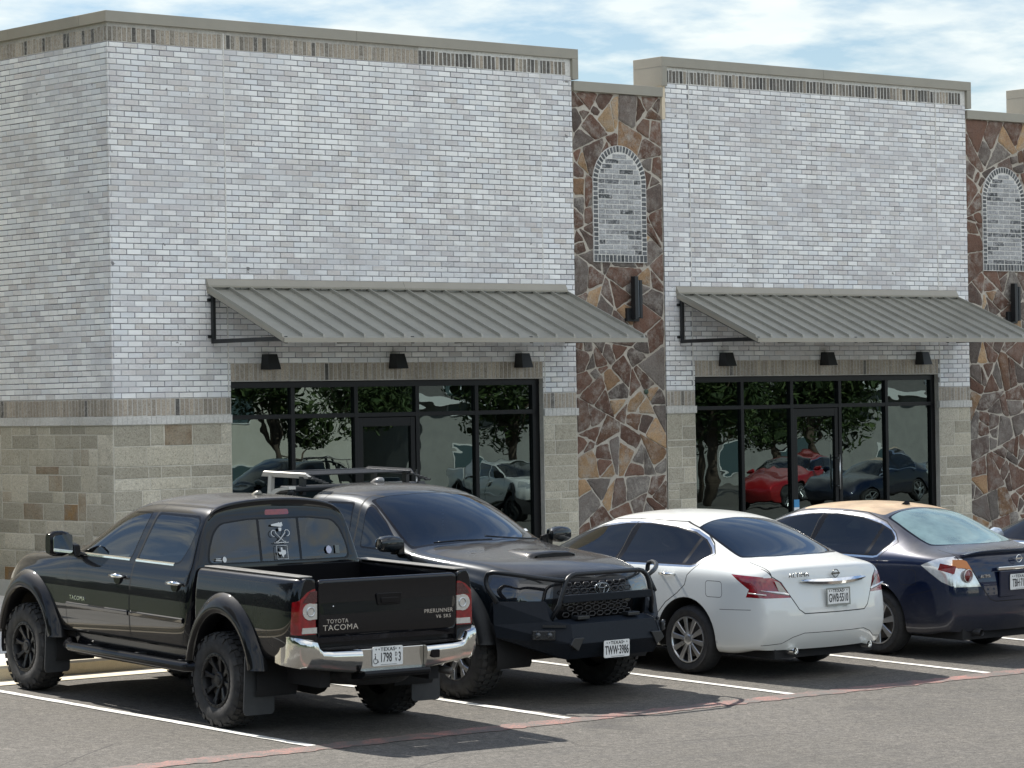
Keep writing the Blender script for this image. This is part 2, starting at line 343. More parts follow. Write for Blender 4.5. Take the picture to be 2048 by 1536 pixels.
# gutter, kerb, sidewalk
mb = MB(); mb.add([(GX0, 4.86, gz(4.86)+.006), (GX1, 4.86, gz(4.86)+.006), (GX1, KY, gz(KY)+.010), (GX0, KY, gz(KY)+.010)], [(0,1,2,3)])
tag(mb.build('gutter', CURB), kind='structure')
kt = gz(KY)+.145
mb = MB()
for i in range(-30, 60):
    x0 = i*3.05+.9; x1 = x0+3.042
    prof = [(KY, -.1), (KY+.012, kt-.03), (KY+.03, kt-.008), (KY+.055, kt), (KY+.20, kt+.002), (KY+.20, -.1)]
    mb.prism(prof, 0, x0, x1)
tag(mb.build('kerb', CURB), kind='structure')
mb = MB()
for i in range(-2, 30):
    for j, (ya, yb) in enumerate(((KY+.21, 6.75), (6.76, 8.30))):
        x0 = i*1.53+.4; zA = kt+.002+(ya-KY)*.012; zB = kt+.002+(yb-KY)*.012
        mb.add([(x0, ya, zA), (x0+1.518, ya, zA), (x0+1.518, yb, zB), (x0, yb, zB), (x0, ya, .1), (x0+1.518, ya, .1), (x0+1.518, yb, .1), (x0, yb, .1)],
               [(0,1,2,3), (0,4,5,1), (1,5,6,2), (2,6,7,3), (3,7,4,0)])
    if True:
        ya, yb = 9.2, 13.9
        if x0 > 4.2: yb = 11.46
        zA = kt+.002+(ya-KY)*.012; zB = kt+.002+(yb-KY)*.012
        mb.add([(x0, ya, zA), (x0+1.518, ya, zA), (x0+1.518, yb, zB), (x0, yb, zB), (x0, ya, .1), (x0+1.518, ya, .1)], [(0,1,2,3), (0,4,5,1)])
tag(mb.build('sidewalk', CONC), kind='structure')
sheet('lawn', [(GX0, KY+.21, kt-.01), (-2.68, KY+.21, kt-.01), (-2.68, 30, .38), (GX0, 30, .38)], GRASSM)  # unseen turf added in place of side walk to darken door reflections
sheet('planting_strip', [(-2.6, 8.29, .30), (46, 8.29, .30), (46, 9.21, .31), (-2.6, 9.21, .31)], simple('mulch', (.04, .032, .022), .95, 0, .4, 20, .9, 40))
# painted stall lines: a chipped-edge strip each
def strip(mb, x0, y0, x1, y1, w, dz=.0065, seg=.12, rag=.006, seed=1):
    rnd = random.Random(seed); L = sqrt((x1-x0)**2+(y1-y0)**2); n = max(2, int(L/seg)); dx, dy = (x1-x0)/L, (y1-y0)/L
    vs = []; fs = []
    for i in range(n+1):
        t = L*i/n; a = w/2+rnd.uniform(-rag, rag); c = w/2+rnd.uniform(-rag, rag)
        for s in (-a, c):
            X = x0+dx*t-dy*s; Y = y0+dy*t+dx*s; vs.append((X, Y, gz(Y)+dz))
    for i in range(n): fs.append((2*i, 2*i+2, 2*i+3, 2*i+1))
    mb.add(vs, fs)
WL = mat_paint_line('white_road_paint', (.62, .61, .57), .625)
RL = mat_paint_line('red_road_paint', (.36, .15, .12), .435)
mb = MB()
for k in range(-6, 14): strip(mb, k*2.6, -.02, k*2.6, 4.84, .092, seed=k+50)
tag(mb.build('stall_lines', WL), kind='structure')
mb = MB(); strip(mb, -40, -.12, 60, -.12, .24, dz=.0045, seg=.08, rag=.03, seed=3)
tag(mb.build('red_line', RL), kind='structure')
# ------------------------------------------------------------------ building
class Pieces:
    "many small bricks or stones gathered in one mesh, each with its own random tint"
    def __init__(s): s.v = []; s.f = []; s.t = []
    def brick(s, fr, u0, u1, z0, z1, d, ch=.004, jit=.0012, tint=None, sink=.012, smooth=False):
        O, U, Nn = fr; rnd = random
        j = lambda: rnd.uniform(-jit, jit)
        ta = tint or (rnd.random(), rnd.random(), rnd.random())
        b = len(s.v)
        rim = [(u0+j(), z0+j()), (u1+j(), z0+j()), (u1+j(), z1+j()), (u0+j(), z1+j())]
        cx, cz = (u0+u1)/2, (z0+z1)/2
        tl = [rnd.uniform(-.0015, .0015) for _ in range(2)]
        for lev, ins, dd in ((0, 0, -sink), (1, 0, d-ch), (2, ch, d)):
            for (u, z) in rim:
                uu = u + (ins if u < cx else -ins); zz = z + (ins if z < cz else -ins)
                e = dd + (tl[0]*(1 if u < cx else -1)+tl[1]*(1 if z < cz else -1) if lev else 0)
                p = O + U*uu + Nn*e; s.v.append((p.x, p.y, p.z+zz))
        s.t += [ta]*12
        q = [(0,1,5,4), (1,2,6,5), (2,3,7,6), (3,0,4,7), (4,5,9,8), (5,6,10,9), (6,7,11,10), (7,4,8,11), (8,9,10,11)]
        fl = U.cross(Vector((0, 0, 1))).dot(Nn) < 0
        s.f += [tuple(b+i for i in (reversed(f) if fl else f)) for f in q]
    def poly(s, fr, pts, d, ins=.012, ch=.008, tint=None, sink=.012, bow=.006):
        O, U, Nn = fr; n = len(pts); b = len(s.v); rnd = random
        ta = tint or (rnd.random(), rnd.random(), rnd.random())
        cx = sum(p[0] for p in pts)/n; cz = sum(p[1] for p in pts)/n
        def sc(k): return [(cx+(u-cx)*k, cz+(z-cz)*k) for u, z in pts]
        ms = max(.03, min(sqrt((u-cx)**2+(z-cz)**2) for u, z in pts))
        k1 = 1-ch/ms*1.0; k2 = max(.2, k1-.022/ms)
        dj = [rnd.uniform(-bow, bow) for _ in range(n)]
        for (ring, dd, kk) in ((pts, -sink, 0), (pts, d-ch, .5), (sc(k1), d, .8), (sc(k2), d+bow*.6, 1.)):
            for i, (u, z) in enumerate(ring):
                p = O+U*u+Nn*(dd+dj[i]*kk); s.v.append((p.x, p.y, p.z+z))
        p = O+U*cx+Nn*(d+bow); s.v.append((p.x, p.y, p.z+cz))
        s.t += [ta]*(4*n+1)
        f0 = len(s.f)
        for l in range(3):
            for i in range(n): s.f.append((b+l*n+i, b+l*n+(i+1) % n, b+(l+1)*n+(i+1) % n, b+(l+1)*n+i))
        for i in range(n): s.f.append((b+3*n+i, b+3*n+(i+1) % n, b+4*n))
        ar = sum(pts[i][0]*pts[(i+1) % n][1]-pts[(i+1) % n][0]*pts[i][1] for i in range(n))
        if (U.cross(Vector((0, 0, 1))).dot(Nn) < 0) != (ar < 0): s.f[f0:] = [tuple(reversed(f)) for f in s.f[f0:]]
    def build(s, name, m, parent, smooth=False):
        me = bpy.data.meshes.new(name); me.from_pydata(s.v, [], s.f)
        a = me.color_attributes.new('tint', 'FLOAT_COLOR', 'POINT')
        a.data.foreach_set('color', np.array([(r, g, b_, 1) for r, g, b_ in s.t], 'f').ravel())
        if smooth: me.polygons.foreach_set('use_smooth', [True]*len(me.polygons)); me.set_sharp_from_angle(angle=radians(38))
        me.update(); return obj(name, me, m, parent)
CH, CL, JT = .0677, .2032, .0095      # course height, brick length, joint
def brickwork(P, fr, u0, u1, z0, z1, holes=(), phase=0., zbase=None, joints=(), tintf=None):
    zb = z0 if zbase is None else zbase
    k0 = int(math.floor((z0-zb)/CH+.001)); k = k0
    while zb+k*CH < z1-.012:
        a = max(z0, zb+k*CH); c = min(z1, zb+(k+1)*CH-JT)
        iv = [(u0, u1)]
        for (h0, h1, g0, g1) in holes:
            if c > g0+.01 and a < g1-.01:
                nv = []
                for (p, q) in iv:
                    if h1 <= p or h0 >= q: nv.append((p, q)); continue
                    if h0 > p: nv.append((p, h0))
                    if h1 < q: nv.append((h1, q))
                iv = nv
        for jx in joints:
            nv = []
            for (p, q) in iv:
                if p < jx < q: nv += [(p, jx-.005), (jx+.005, q)]
                else: nv.append((p, q))
            iv = nv
        off = phase+(CL/2 if k % 2 else 0)
        for (p, q) in iv:
            i = math.floor((p-off)/CL)
            while off+i*CL < q:
                s0 = max(p, off+i*CL); s1 = min(q, off+(i+1)*CL-JT); i += 1
                if s1-s0 < .022 or c-a < .02: continue
                P.brick(fr, s0, s1, a, c, random.uniform(.004, .0085), tint=tintf(s0, a) if tintf else None)
        k += 1
def soldiers(P, fr, u0, u1, z0, z1, pitch=.0677, d=.006, tintf=None, skip=None):
    n = max(1, round((u1-u0)/pitch)); w = (u1-u0)/n
    for i in range(n):
        P.brick(fr, u0+i*w+.0068, u0+(i+1)*w-.0068, z0+random.uniform(0, .006), z1-random.uniform(0, .012), d*.5+random.uniform(-.001, .002),
                jit=.0022, tint=tintf(u0+i*w, z0) if tintf else None)
BLD = empty('shop_building', (5.766, 11.5, .3), 'single-storey shop building in whitewashed brick and stone with flat parapets', 'building')
FY = 11.5
def R0(o):   # keep world position although parented
    o.matrix_parent_inverse = BLD.matrix_world.inverted() if False else Matrix.Translation(-Vector(BLD.location)); return o
frF = (Vector((0, FY, 0)), Vector((1, 0, 0)), Vector((0, -1, 0)))         # main front
XC = 5.766
frL = (Vector((XC, FY, 0)), Vector((0, 1, 0)), Vector((-1, 0, 0)))         # left side, u runs away from the corner
frP = (Vector((0, FY+.022, 0)), Vector((1, 0, 0)), Vector((0, -1, 0)))
Z0 = .28; ZL0, ZL1, ZS1, ZT0, ZT1 = 2.390, 2.488, 2.700, 6.895, 7.098
WIN = [(7.452, 12.455, Z0-.1, 2.885), (15.222, 20.225, Z0-.1, 2.885)]
BLK = [(XC, 13.045), (14.685, 20.925), (22.56, 28.8)]
PIL = [(13.045, 14.685), (20.925, 22.56)]
# backing walls (the mortar), with openings
def wall_plate(mb, fr, u0, u1, z0, z1, holes, d=0., t=.25):
    holes = [h for h in holes if h[0] < u1 and h[1] > u0]
    us = sorted({u0, u1, *[h[0] for h in holes], *[h[1] for h in holes]}); zs = sorted({z0, z1, *[max(z0, h[2]) for h in holes], *[h[3] for h in holes]})
    O, U, Nn = fr
    for i in range(len(us)-1):
        for j in range(len(zs)-1):
            um, zm = (us[i]+us[i+1])/2, (zs[j]+zs[j+1])/2
            if any(h[0] < um < h[1] and h[2] < zm < h[3] for h in holes): continue
            P = [O+U*u+Nn*d+Vector((0, 0, z)) for u, z in ((us[i], zs[j]), (us[i+1], zs[j]), (us[i+1], zs[j+1]), (us[i], zs[j+1]))]
            mb.add(P, [(0, 1, 2, 3) if U.cross(Vector((0, 0, 1))).dot(Nn) > 0 else (3, 2, 1, 0)])
holesF = WIN
mb = MB()
for (a, b) in BLK: wall_plate(mb, frF, a+.001, b-.001, ZS1-.0, 6.892, WIN)
LW = 3.05
wall_plate(mb, frL, .001, LW, ZS1, 6.892, [])
R0(mb.build('brick_backing', MORT, BLD))
P = Pieces()
for i, (a, b) in enumerate(BLK):
    jn = [(7.42, 12.487), (15.19, 20.255), ()][i]
    hol = [(w[0], w[1], 0, 3.115) for w in WIN]
    brickwork(P, frF, a+(.004 if i else -.007), b-.004, ZS1+.004, 6.885, hol, phase=.03*i, joints=jn)
brickwork(P, frL, -.0065, LW, ZS1+.004, 6.885, [], phase=.05)
R0(P.build('brick_wall', BRICK, BLD))
# caulked movement joints
for x in (7.42, 12.487, 15.19, 20.255):
    mb = MB(); mb.box((x-.007, FY-.009, ZS1+.01), (x+.007, FY+.01, 7.09)); R0(mb.build('movement_joint', MORT_W, BLD))
# soldier bands: top, above the ledge, and over the windows
def t_dark(x, z): r = random.random(); return (.1+r*.25 if random.random() < .07 else .50+.35*r, random.random(), random.random())
def t_top1(x, z):
    pd = .08 if x < 10.4 else .85
    r = random.random(); return ((.05+r*.32 if random.random() < pd else .45+.45*r), random.random(), random.random()*(.9 if x < 10.4 else .3))
def t_top2(x, z): r = random.random(); return (.06+r*.32 if random.random() < .85 else .5+.2*r, random.random(), r*.5)
mb = MB()
for i, (a, b) in enumerate(BLK):
    xs = 10.45 if i == 0 else a
    if i == 0: wall_plate(mb, frF, a, xs, ZT0-.003, 7.20, [])
    mw = MB(); wall_plate(mw, frF, xs, b, ZT0-.003, 7.20, []); R0(mw.build('band_mortar', MORT_W, BLD))
q_ = MB(); wall_plate(q_, frL, 0, LW, ZT0-.003, 7.20, []); R0(q_.build('band_mortar', MORT_D, BLD))
def WP(*a, **k):
    q = MB(); wall_plate(q, *a, **k); R0(q.build('band_mortar', MORT_D, BLD))
for (a, b) in ((XC, 7.452), (12.455, 13.045), (14.685, 15.222), (20.225, 20.925), (22.56, 28.8)): WP(frF, a, b, ZL1-.02, ZS1, [])
for w in WIN: WP(frF, w[0], w[1], 2.885, 3.112, [], d=.001)
WP(frL, 0, LW, ZL1-.02, ZS1, [])
R0(mb.build('band_mortar', MORT_D, BLD))
def SP(*a, **k):
    P = Pieces(); soldiers(P, *a, **k); R0(P.build('soldier_course', BANDB, BLD))
for i, (a, b) in enumerate(BLK):
    SP(frF, a+.004, b-.10, ZT0+.005, ZT1-.022, tintf=[t_top1, t_top2, t_top2][i], d=.008)
SP(frL, .004, LW, ZT0+.005, ZT1-.022, tintf=lambda x, z: (.5+.4*random.random() if random.random() < .85 else .1, random.random(), .9), d=.008)
SP(frL, .004, LW, ZL1+.006, ZS1-.006, tintf=t_dark)
for (a, b) in ((XC+.004, 7.45), (12.457, 13.04), (14.69, 15.22), (20.227, 20.92), (22.57, 28.8)):
    SP(frF, a, b, ZL1+.006, ZS1-.006, tintf=t_dark)
for w in WIN: SP(frF, w[0], w[1], 2.892, 3.108, tintf=lambda x, z: (.1+.12*random.random() if random.random() < .05 else .62+.3*random.random(), random.random(), random.random()), d=.008)
# cast ledge
for (a, b) in ((XC-.028, 7.452), (12.455, 13.06), (14.67, 15.235), (20.215, 20.94), (22.55, 28.8)):
    P = Pieces(); n = max(1, round((b-a)/.068)); w = (b-a)/n
    for i in range(n): P.brick(frF, a+i*w+.001, a+(i+1)*w-.001, ZL0, ZL1, .028+random.uniform(0, .0015), ch=.004, jit=.0005, sink=.03)
    R0(P.build('ledge', CAST, BLD))
P = Pieces()
for i in range(45): P.brick(frL, -.026+i*.068+.001, -.026+(i+1)*.068-.001, ZL0, ZL1, .028+random.uniform(0, .0015), ch=.004, jit=.0005, sink=.03)
R0(P.build('ledge', CAST, BLD))
# ashlar base
def ashlar(P, fr, u0, u1, z0, z1, seed, big=1.0):
    rnd = random.Random(seed); gr = .5
    # random courses split in pieces; some pieces span two courses
    z = z0; rows = []
    while z < z1-.05:
        h = rnd.choice([.105, .14, .17, .205, .24])*big
        if z+h > z1-.08: h = z1-z
        rows.append((z, z+h)); z += h
    blocked = []
    for ri, (a, b) in enumerate(rows):
        u = u0
        nb = []
        while u < u1-.02:
            hit = [q for q in blocked if q[0] <= u+.001 < q[1]]
            if hit: u = hit[0][1]; continue
            L = rnd.choice([.18, .26, .34, .42, .52, .62])*big*rnd.uniform(.85, 1.15)
            nx = [q[0] for q in blocked if q[0] > u]
            e = min([u1]+nx)
            if u+L > e-.11: L = e-u
            top = b; tall = ri+1 < len(rows) and rnd.random() < .16 and L < .40
            if tall: top = rows[ri+1][1]; nb.append((u, u+L))
            r = rnd.random(); tint = (r*.76 if rnd.random() < (.90 if seed in (11, 16) else .985) else .80+.2*rnd.random(), rnd.random(), rnd.random())
            g = .006
            pts = [(u+g, a+g), (u+L/2, a+g+rnd.uniform(-.002, .003)), (u+L-g, a+g), (u+L-g+rnd.uniform(-.003, .002), (a+top)/2), (u+L-g, top-g), (u+L/2, top-g+rnd.uniform(-.003, .002)), (u+g, top-g), (u+g+rnd.uniform(-.002, .003), (a+top)/2)]
            P.poly(fr, pts, rnd.uniform(.003, .008), ch=.004, tint=tint, bow=.0025)
            u += L
        blocked = nb
mb = MB()
AR = ((XC, 7.452), (12.455, 13.045), (14.685, 15.222), (20.225, 20.925), (22.56, 28.8))
AMORT = mat_mortar('ashlar_mortar', (.54, .505, .43), (.66, .62, .53))
for k, (fr_, a, b, zz) in enumerate([(frF, a, b, Z0) for a, b in AR]+[(frL, 0, LW, .5)]):
    mb = MB(); wall_plate(mb, fr_, a, b, Z0-.1, ZL0+.01, []); R0(mb.build('stone_backing', AMORT, BLD))
    P = Pieces(); ashlar(P, fr_, a+.002, b-.002, zz, ZL0-.004, 11+k, 1.0 if k in (0, 4, 5) else .9); R0(P.build('stone_base', ASHL, BLD, True))
mb = MB(); mb.box((XC-.05, FY+.25, .1), (XC+.3, FY+LW+.02, .50)); mb.box((XC-.05, FY-.05, .1), (7.44, FY+.2, .36)); R0(mb.build('foundation', CONC, BLD))
# window and door reveals
for w in WIN:
    mb = MB()
    for x, sgn in ((w[0], 1), (w[1], -1)):
        vs = [(x, FY+.0, Z0-.1), (x, FY+.16, Z0-.1), (x, FY+.16, 2.885), (x, FY+.0, 2.885)]
        mb.add(vs, [(0, 1, 2, 3)] if sgn < 0 else [(3, 2, 1, 0)])
    mb.add([(w[0], FY, 2.885), (w[1], FY, 2.885), (w[1], FY+.16, 2.885), (w[0], FY+.16, 2.885)], [(3, 2, 1, 0)])
    R0(mb.build('reveal', MORT_D, BLD))
# flagstone pilasters with blind arches
def clip(poly, nx, nz, c):
    out = []
    for i in range(len(poly)):
        a, b = poly[i], poly[(i+1) % len(poly)]
        da = a[0]*nx+a[1]*nz-c; db = b[0]*nx+b[1]*nz-c
        if da <= 0: out.append(a)
        if (da < 0 < db) or (db < 0 < da):
            t = da/(da-db); out.append((a[0]+(b[0]-a[0])*t, a[1]+(b[1]-a[1])*t))
    return out
def flags(P, fr, u0, u1, z0, z1, seed, avoid=None):
    "crazy paving: slabs split again and again by random lines, then each shrunk to leave its joint"
    rnd = random.Random(seed); out = []
    def area(p): return abs(sum(p[i][0]*p[(i+1) % len(p)][1]-p[(i+1) % len(p)][0]*p[i][1] for i in range(len(p))))/2
    def split(poly, tgt):
        A = area(poly)
        if A < tgt or len(poly) < 3: out.append(poly); return
        n = len(poly); cx = sum(p[0] for p in poly)/n; cz = sum(p[1] for p in poly)/n
        sxx = sum((p[0]-cx)**2 for p in poly); szz = sum((p[1]-cz)**2 for p in poly); sxz = sum((p[0]-cx)*(p[1]-cz) for p in poly)
        an = .5*atan2(2*sxz, sxx-szz)+rnd.gauss(0, .42)
        nx, nz = cos(an), sin(an); r = sqrt(A)*.16
        c = (cx+rnd.uniform(-r, r))*nx+(cz+rnd.uniform(-r, r))*nz
        for q in (clip(poly, nx, nz, c), clip(poly, -nx, -nz, -c)):
            if len(q) >= 3: split(q, rnd.choice([.035, .07, .10, .13, .17, .20]))
    split([(u0, z0), (u1, z0), (u1, z1), (u0, z1)], .1)
    for poly in out:
        n = len(poly); cx = sum(p[0] for p in poly)/n; cz = sum(p[1] for p in poly)/n
        if avoid and all(avoid(*p) for p in poly): continue
        src = list(poly)
        for i in range(n):
            p, q = src[i], src[(i+1) % n]; L = sqrt((p[0]-q[0])**2+(p[1]-q[1])**2)
            if L < 1e-4: continue
            nx, nz = (q[1]-p[1])/L, -(q[0]-p[0])/L
            if (cx-p[0])*nx+(cz-p[1])*nz > 0: nx, nz = -nx, -nz
            edge = (abs(p[0]-u0) < .001 and abs(q[0]-u0) < .001) or (abs(p[0]-u1) < .001 and abs(q[0]-u1) < .001)
            poly = clip(poly, nx, nz, p[0]*nx+p[1]*nz-(.003 if edge else rnd.uniform(.004, .0105)))
            if len(poly) < 3: break
        # knock off the sharpest corners
        for k in range(len(poly)):
            if len(poly) < 3: break
            ang = rnd.uniform(0, 2*pi); mx = max(p[0]*cos(ang)+p[1]*sin(ang) for p in poly)
            if k < 3: poly = clip(poly, cos(ang), sin(ang), mx-rnd.uniform(.0, .035))
        if len(poly) < 3 or area(poly) < .003: continue
        o2 = []; n = len(poly)
        for k in range(n):
            p, q = poly[k], poly[(k+1) % n]; L = sqrt((p[0]-q[0])**2+(p[1]-q[1])**2)
            if L < .012: continue
            m = max(2, int(L/.045)); t0 = min(.30, .012/L)
            for w_ in range(m):
                t = t0+(1-2*t0)*w_/(m-1); ja = rnd.uniform(-.0055, .0055)
                o2.append((p[0]+(q[0]-p[0])*t+ja*(q[1]-p[1])/L, p[1]+(q[1]-p[1])*t-ja*(q[0]-p[0])/L))
        if len(o2) < 4: continue
        rr = rnd.random()
        P.poly(fr, o2, rnd.uniform(.010, .024), ch=.007, tint=(rr*.80 if rnd.random() < .90 else .84+.16*rnd.random(), rnd.random(), rnd.random()), sink=.01, bow=.006)
for pi_, (a, b) in enumerate(PIL):
    xc = [13.872, 21.757][pi_]; ax0, ax1, az0, azs, azt = xc-.485, xc+.485, 4.432, 5.50, 6.005
    mb = MB(); wall_plate(mb, frP, a, b, Z0-.1, 6.75, [], d=.006); R0(mb.build('pilaster_mortar', FMORT, BLD))
    P = Pieces()
    def av(x, z):
        if not (ax0-.02 < x < ax1+.02 and z > az0-.03): return False
        return z < azs or ((x-xc)/(.505))**2+((z-azs)/(.53))**2 < 1
    flags(P, frP, a+.012, b-.012, Z0, 6.70, 5+pi_*9, av)
    R0(P.build('flagstone_pilaster', FLAG, BLD, True))
    # blind arch: mortar slab, border bricks, infill bricks
    ol = [(ax0, az0), (ax1, az0)]+[(xc+.485*cos(t), azs+.505*sin(t)) for t in np.linspace(0, pi, 25)]
    mb = MB(); mb.prism(ol, 1, FY-.014, FY+.03); R0(mb.build('blind_arch', MORT_W, BLD))
    frA = (Vector((0, FY-.014, 0)), Vector((1, 0, 0)), Vector((0, -1, 0)))
    P = Pieces(); bt = lambda: (random.uniform(0, .30), random.random(), .35*random.random())
    n = 14; w = .97/n
    for i in range(n): P.brick(frA, ax0+i*w+.006, ax0+(i+1)*w-.006, az0+.008, az0+.098, .004, tint=bt())
    for sd_ in (0, 1):
        n = 16; h = (azs-az0-.10)/n
        for i in range(n):
            u0, u1 = ((ax0+.008, ax0+.085), (ax1-.085, ax1-.008))[sd_]
            P.brick(frA, u0, u1, az0+.10+i*h+.006, az0+.10+(i+1)*h-.006, .004, tint=bt())
    n = 24
    for i in range(n):
        t0, t1 = pi*i/n+.022, pi*(i+1)/n-.022
        pts = [(xc+(.485-.008)*cos(t0), azs+(.505-.008)*sin(t0)), (xc+(.485-.008)*cos(t1), azs+(.505-.008)*sin(t1)), (xc+.400*cos(t1), azs+.418*sin(t1)), (xc+.400*cos(t0), azs+.418*sin(t0))]
        P.poly(frA, pts, .005, ch=.003, tint=bt(), bow=.001, sink=.004)
    z = az0+.108; k = 0
    while z < azt-.10:
        zt = min(z+CH-.010, azt)
        if z < azs: hw = .385
        else: hw = .385*sqrt(max(0, 1-((z+.05-azs)/.41)**2))
        off = -.385+(0 if k % 2 else -.14)
        i = 0
        while off+i*.262 < hw:
            s0 = max(-hw, off+i*.262); s1 = min(hw, off+(i+1)*.262-.012); i += 1
            if s1-s0 > .03: P.brick(frA, xc+s0, xc+s1, z, zt, .004, tint=(random.uniform(0, .2) if random.random() < .22 else random.uniform(.38, .52), random.random(), .75+.25*random.random()))
        z += CH; k += 1
    R0(P.build('arch_brick', ARCHB, BLD))
# parapet copings and returns
def coping(x0, x1, z0, z1, legs, name='coping', zleg=None, ends=True):
    mb = MB(); yf = FY-.045
    n = max(1, round((x1-x0)/3.05)); w = (x1-x0)/n
    for i in range(n):
        mb.box((x0+i*w+(.0015 if i else 0), yf, z0), (x0+(i+1)*w-(.0015 if i < n-1 else 0), FY+.53, z1))
    for lx0, lx1 in legs: mb.box((lx0, yf, zleg), (lx1, FY+.53, z0+.0005-.001))
    return R0(mb.build(name, COPE, BLD, bevel=.004))
coping(XC-.045, 13.135, 7.118, 7.250, [(13.03, 13.134)], zleg=6.85)
coping(14.66, 21.02, 7.118, 7.250, [(14.661, 14.758), (20.925, 21.019)], zleg=6.85)
coping(22.50, 28.9, 7.118, 7.250, [(22.501, 22.60)], zleg=6.85)
for (a, b) in PIL:
    mb = MB(); mb.box((a+.02, FY-.03, 6.700), (b+(.002), FY+.30, 6.832)); R0(mb.build('coping', COPE, BLD, bevel=.004))
mb = MB()   # left coping
for i, (ya, yb) in enumerate(((.535, 2.13), (2.133, 3.09))): mb.box((XC-.045, FY+ya, 7.118), (XC+.48, FY+yb, 7.250))
R0(mb.build('coping', COPE, BLD, bevel=.004))
mb = MB()
for x in (14.675, 22.515): mb.box((x, FY-.02, 6.4), (x+.06, FY+.49, 7.117))
for x in (13.00, 20.89): mb.box((x, FY+.01, 6.4), (x+.045, FY+.49, 7.117))
for (a, b) in BLK: mb.box((a+.1, FY+.40, 6.3), (b-.1, FY+.50, 7.117))
for (a, b) in PIL: mb.box((a-.0, FY+.2, 6.3), (b, FY+.29, 6.699))
R0(mb.build('parapet', STUC, BLD))
mb = MB(); mb.box((XC+.3, FY+.45, 6.1), (28.8, FY+14, 6.3)); R0(mb.build('roof', simple('roof_membrane', (.5, .5, .48), .8), BLD))
mb = MB(); mb.box((28.5, FY+.02, 0), (28.8, FY+14, 7.1)); mb.box((XC+.3, FY+13.7, 0), (28.8, FY+14, 7.1)); R0(mb.build('rear_wall', STUC, BLD))
# unseen block added further left to shade the side walk and left wall
mb = MB(); mb.box((-1.4, FY+3.1, 0.05), (XC-.01, FY+14, 10.1)); R0(mb.build('added_shade_block', STUC, BLD))
# ---- storefronts
def mat_glass_store():
    m, t, b = mat('storefront_glass'); t.nodes.remove(b)
    out = t.nodes['Material Output']
    g = t.nodes.new('ShaderNodeBsdfGlossy'); g.inputs['Roughness'].default_value = .0; g.inputs['Color'].default_value = (.66, .82, .80, 1)
    tr = t.nodes.new('ShaderNodeBsdfTransparent'); tr.inputs['Color'].default_value = (.16, .20, .21, 1)
    mxs = t.nodes.new('ShaderNodeMixShader')
    fr = t.nodes.new('ShaderNodeFresnel'); fr.inputs['IOR'].default_value = 1.5
    f = mth(t, 'ADD', mth(t, 'MULTIPLY', fr.outputs[0], .9), .125, True)
    c = t.nodes.new('ShaderNodeTexCoord').outputs['Object']
    bp = t.nodes.new('ShaderNodeBump'); bp.inputs['Strength'].default_value = .5; bp.inputs['Distance'].default_value = .0045
    nn = mth(t, 'ADD', noise(t, .9, 1.5, .4, vec=c), mth(t, 'MULTIPLY', noise(t, 2.6, 1, .4, vec=c, stretch=(1, 1, 1.6)), .22))
    t.links.new(nn, bp.inputs['Height']); t.links.new(bp.outputs[0], g.inputs['Normal'])
    t.links.new(f, mxs.inputs[0]); t.links.new(tr.outputs[0], mxs.inputs[1]); t.links.new(g.outputs[0], mxs.inputs[2]); t.links.new(mxs.outputs[0], out.inputs[0])
    return m
SGL = mat_glass_store()
DARKIN = simple('dark_interior', (.03, .03, .032), .8)
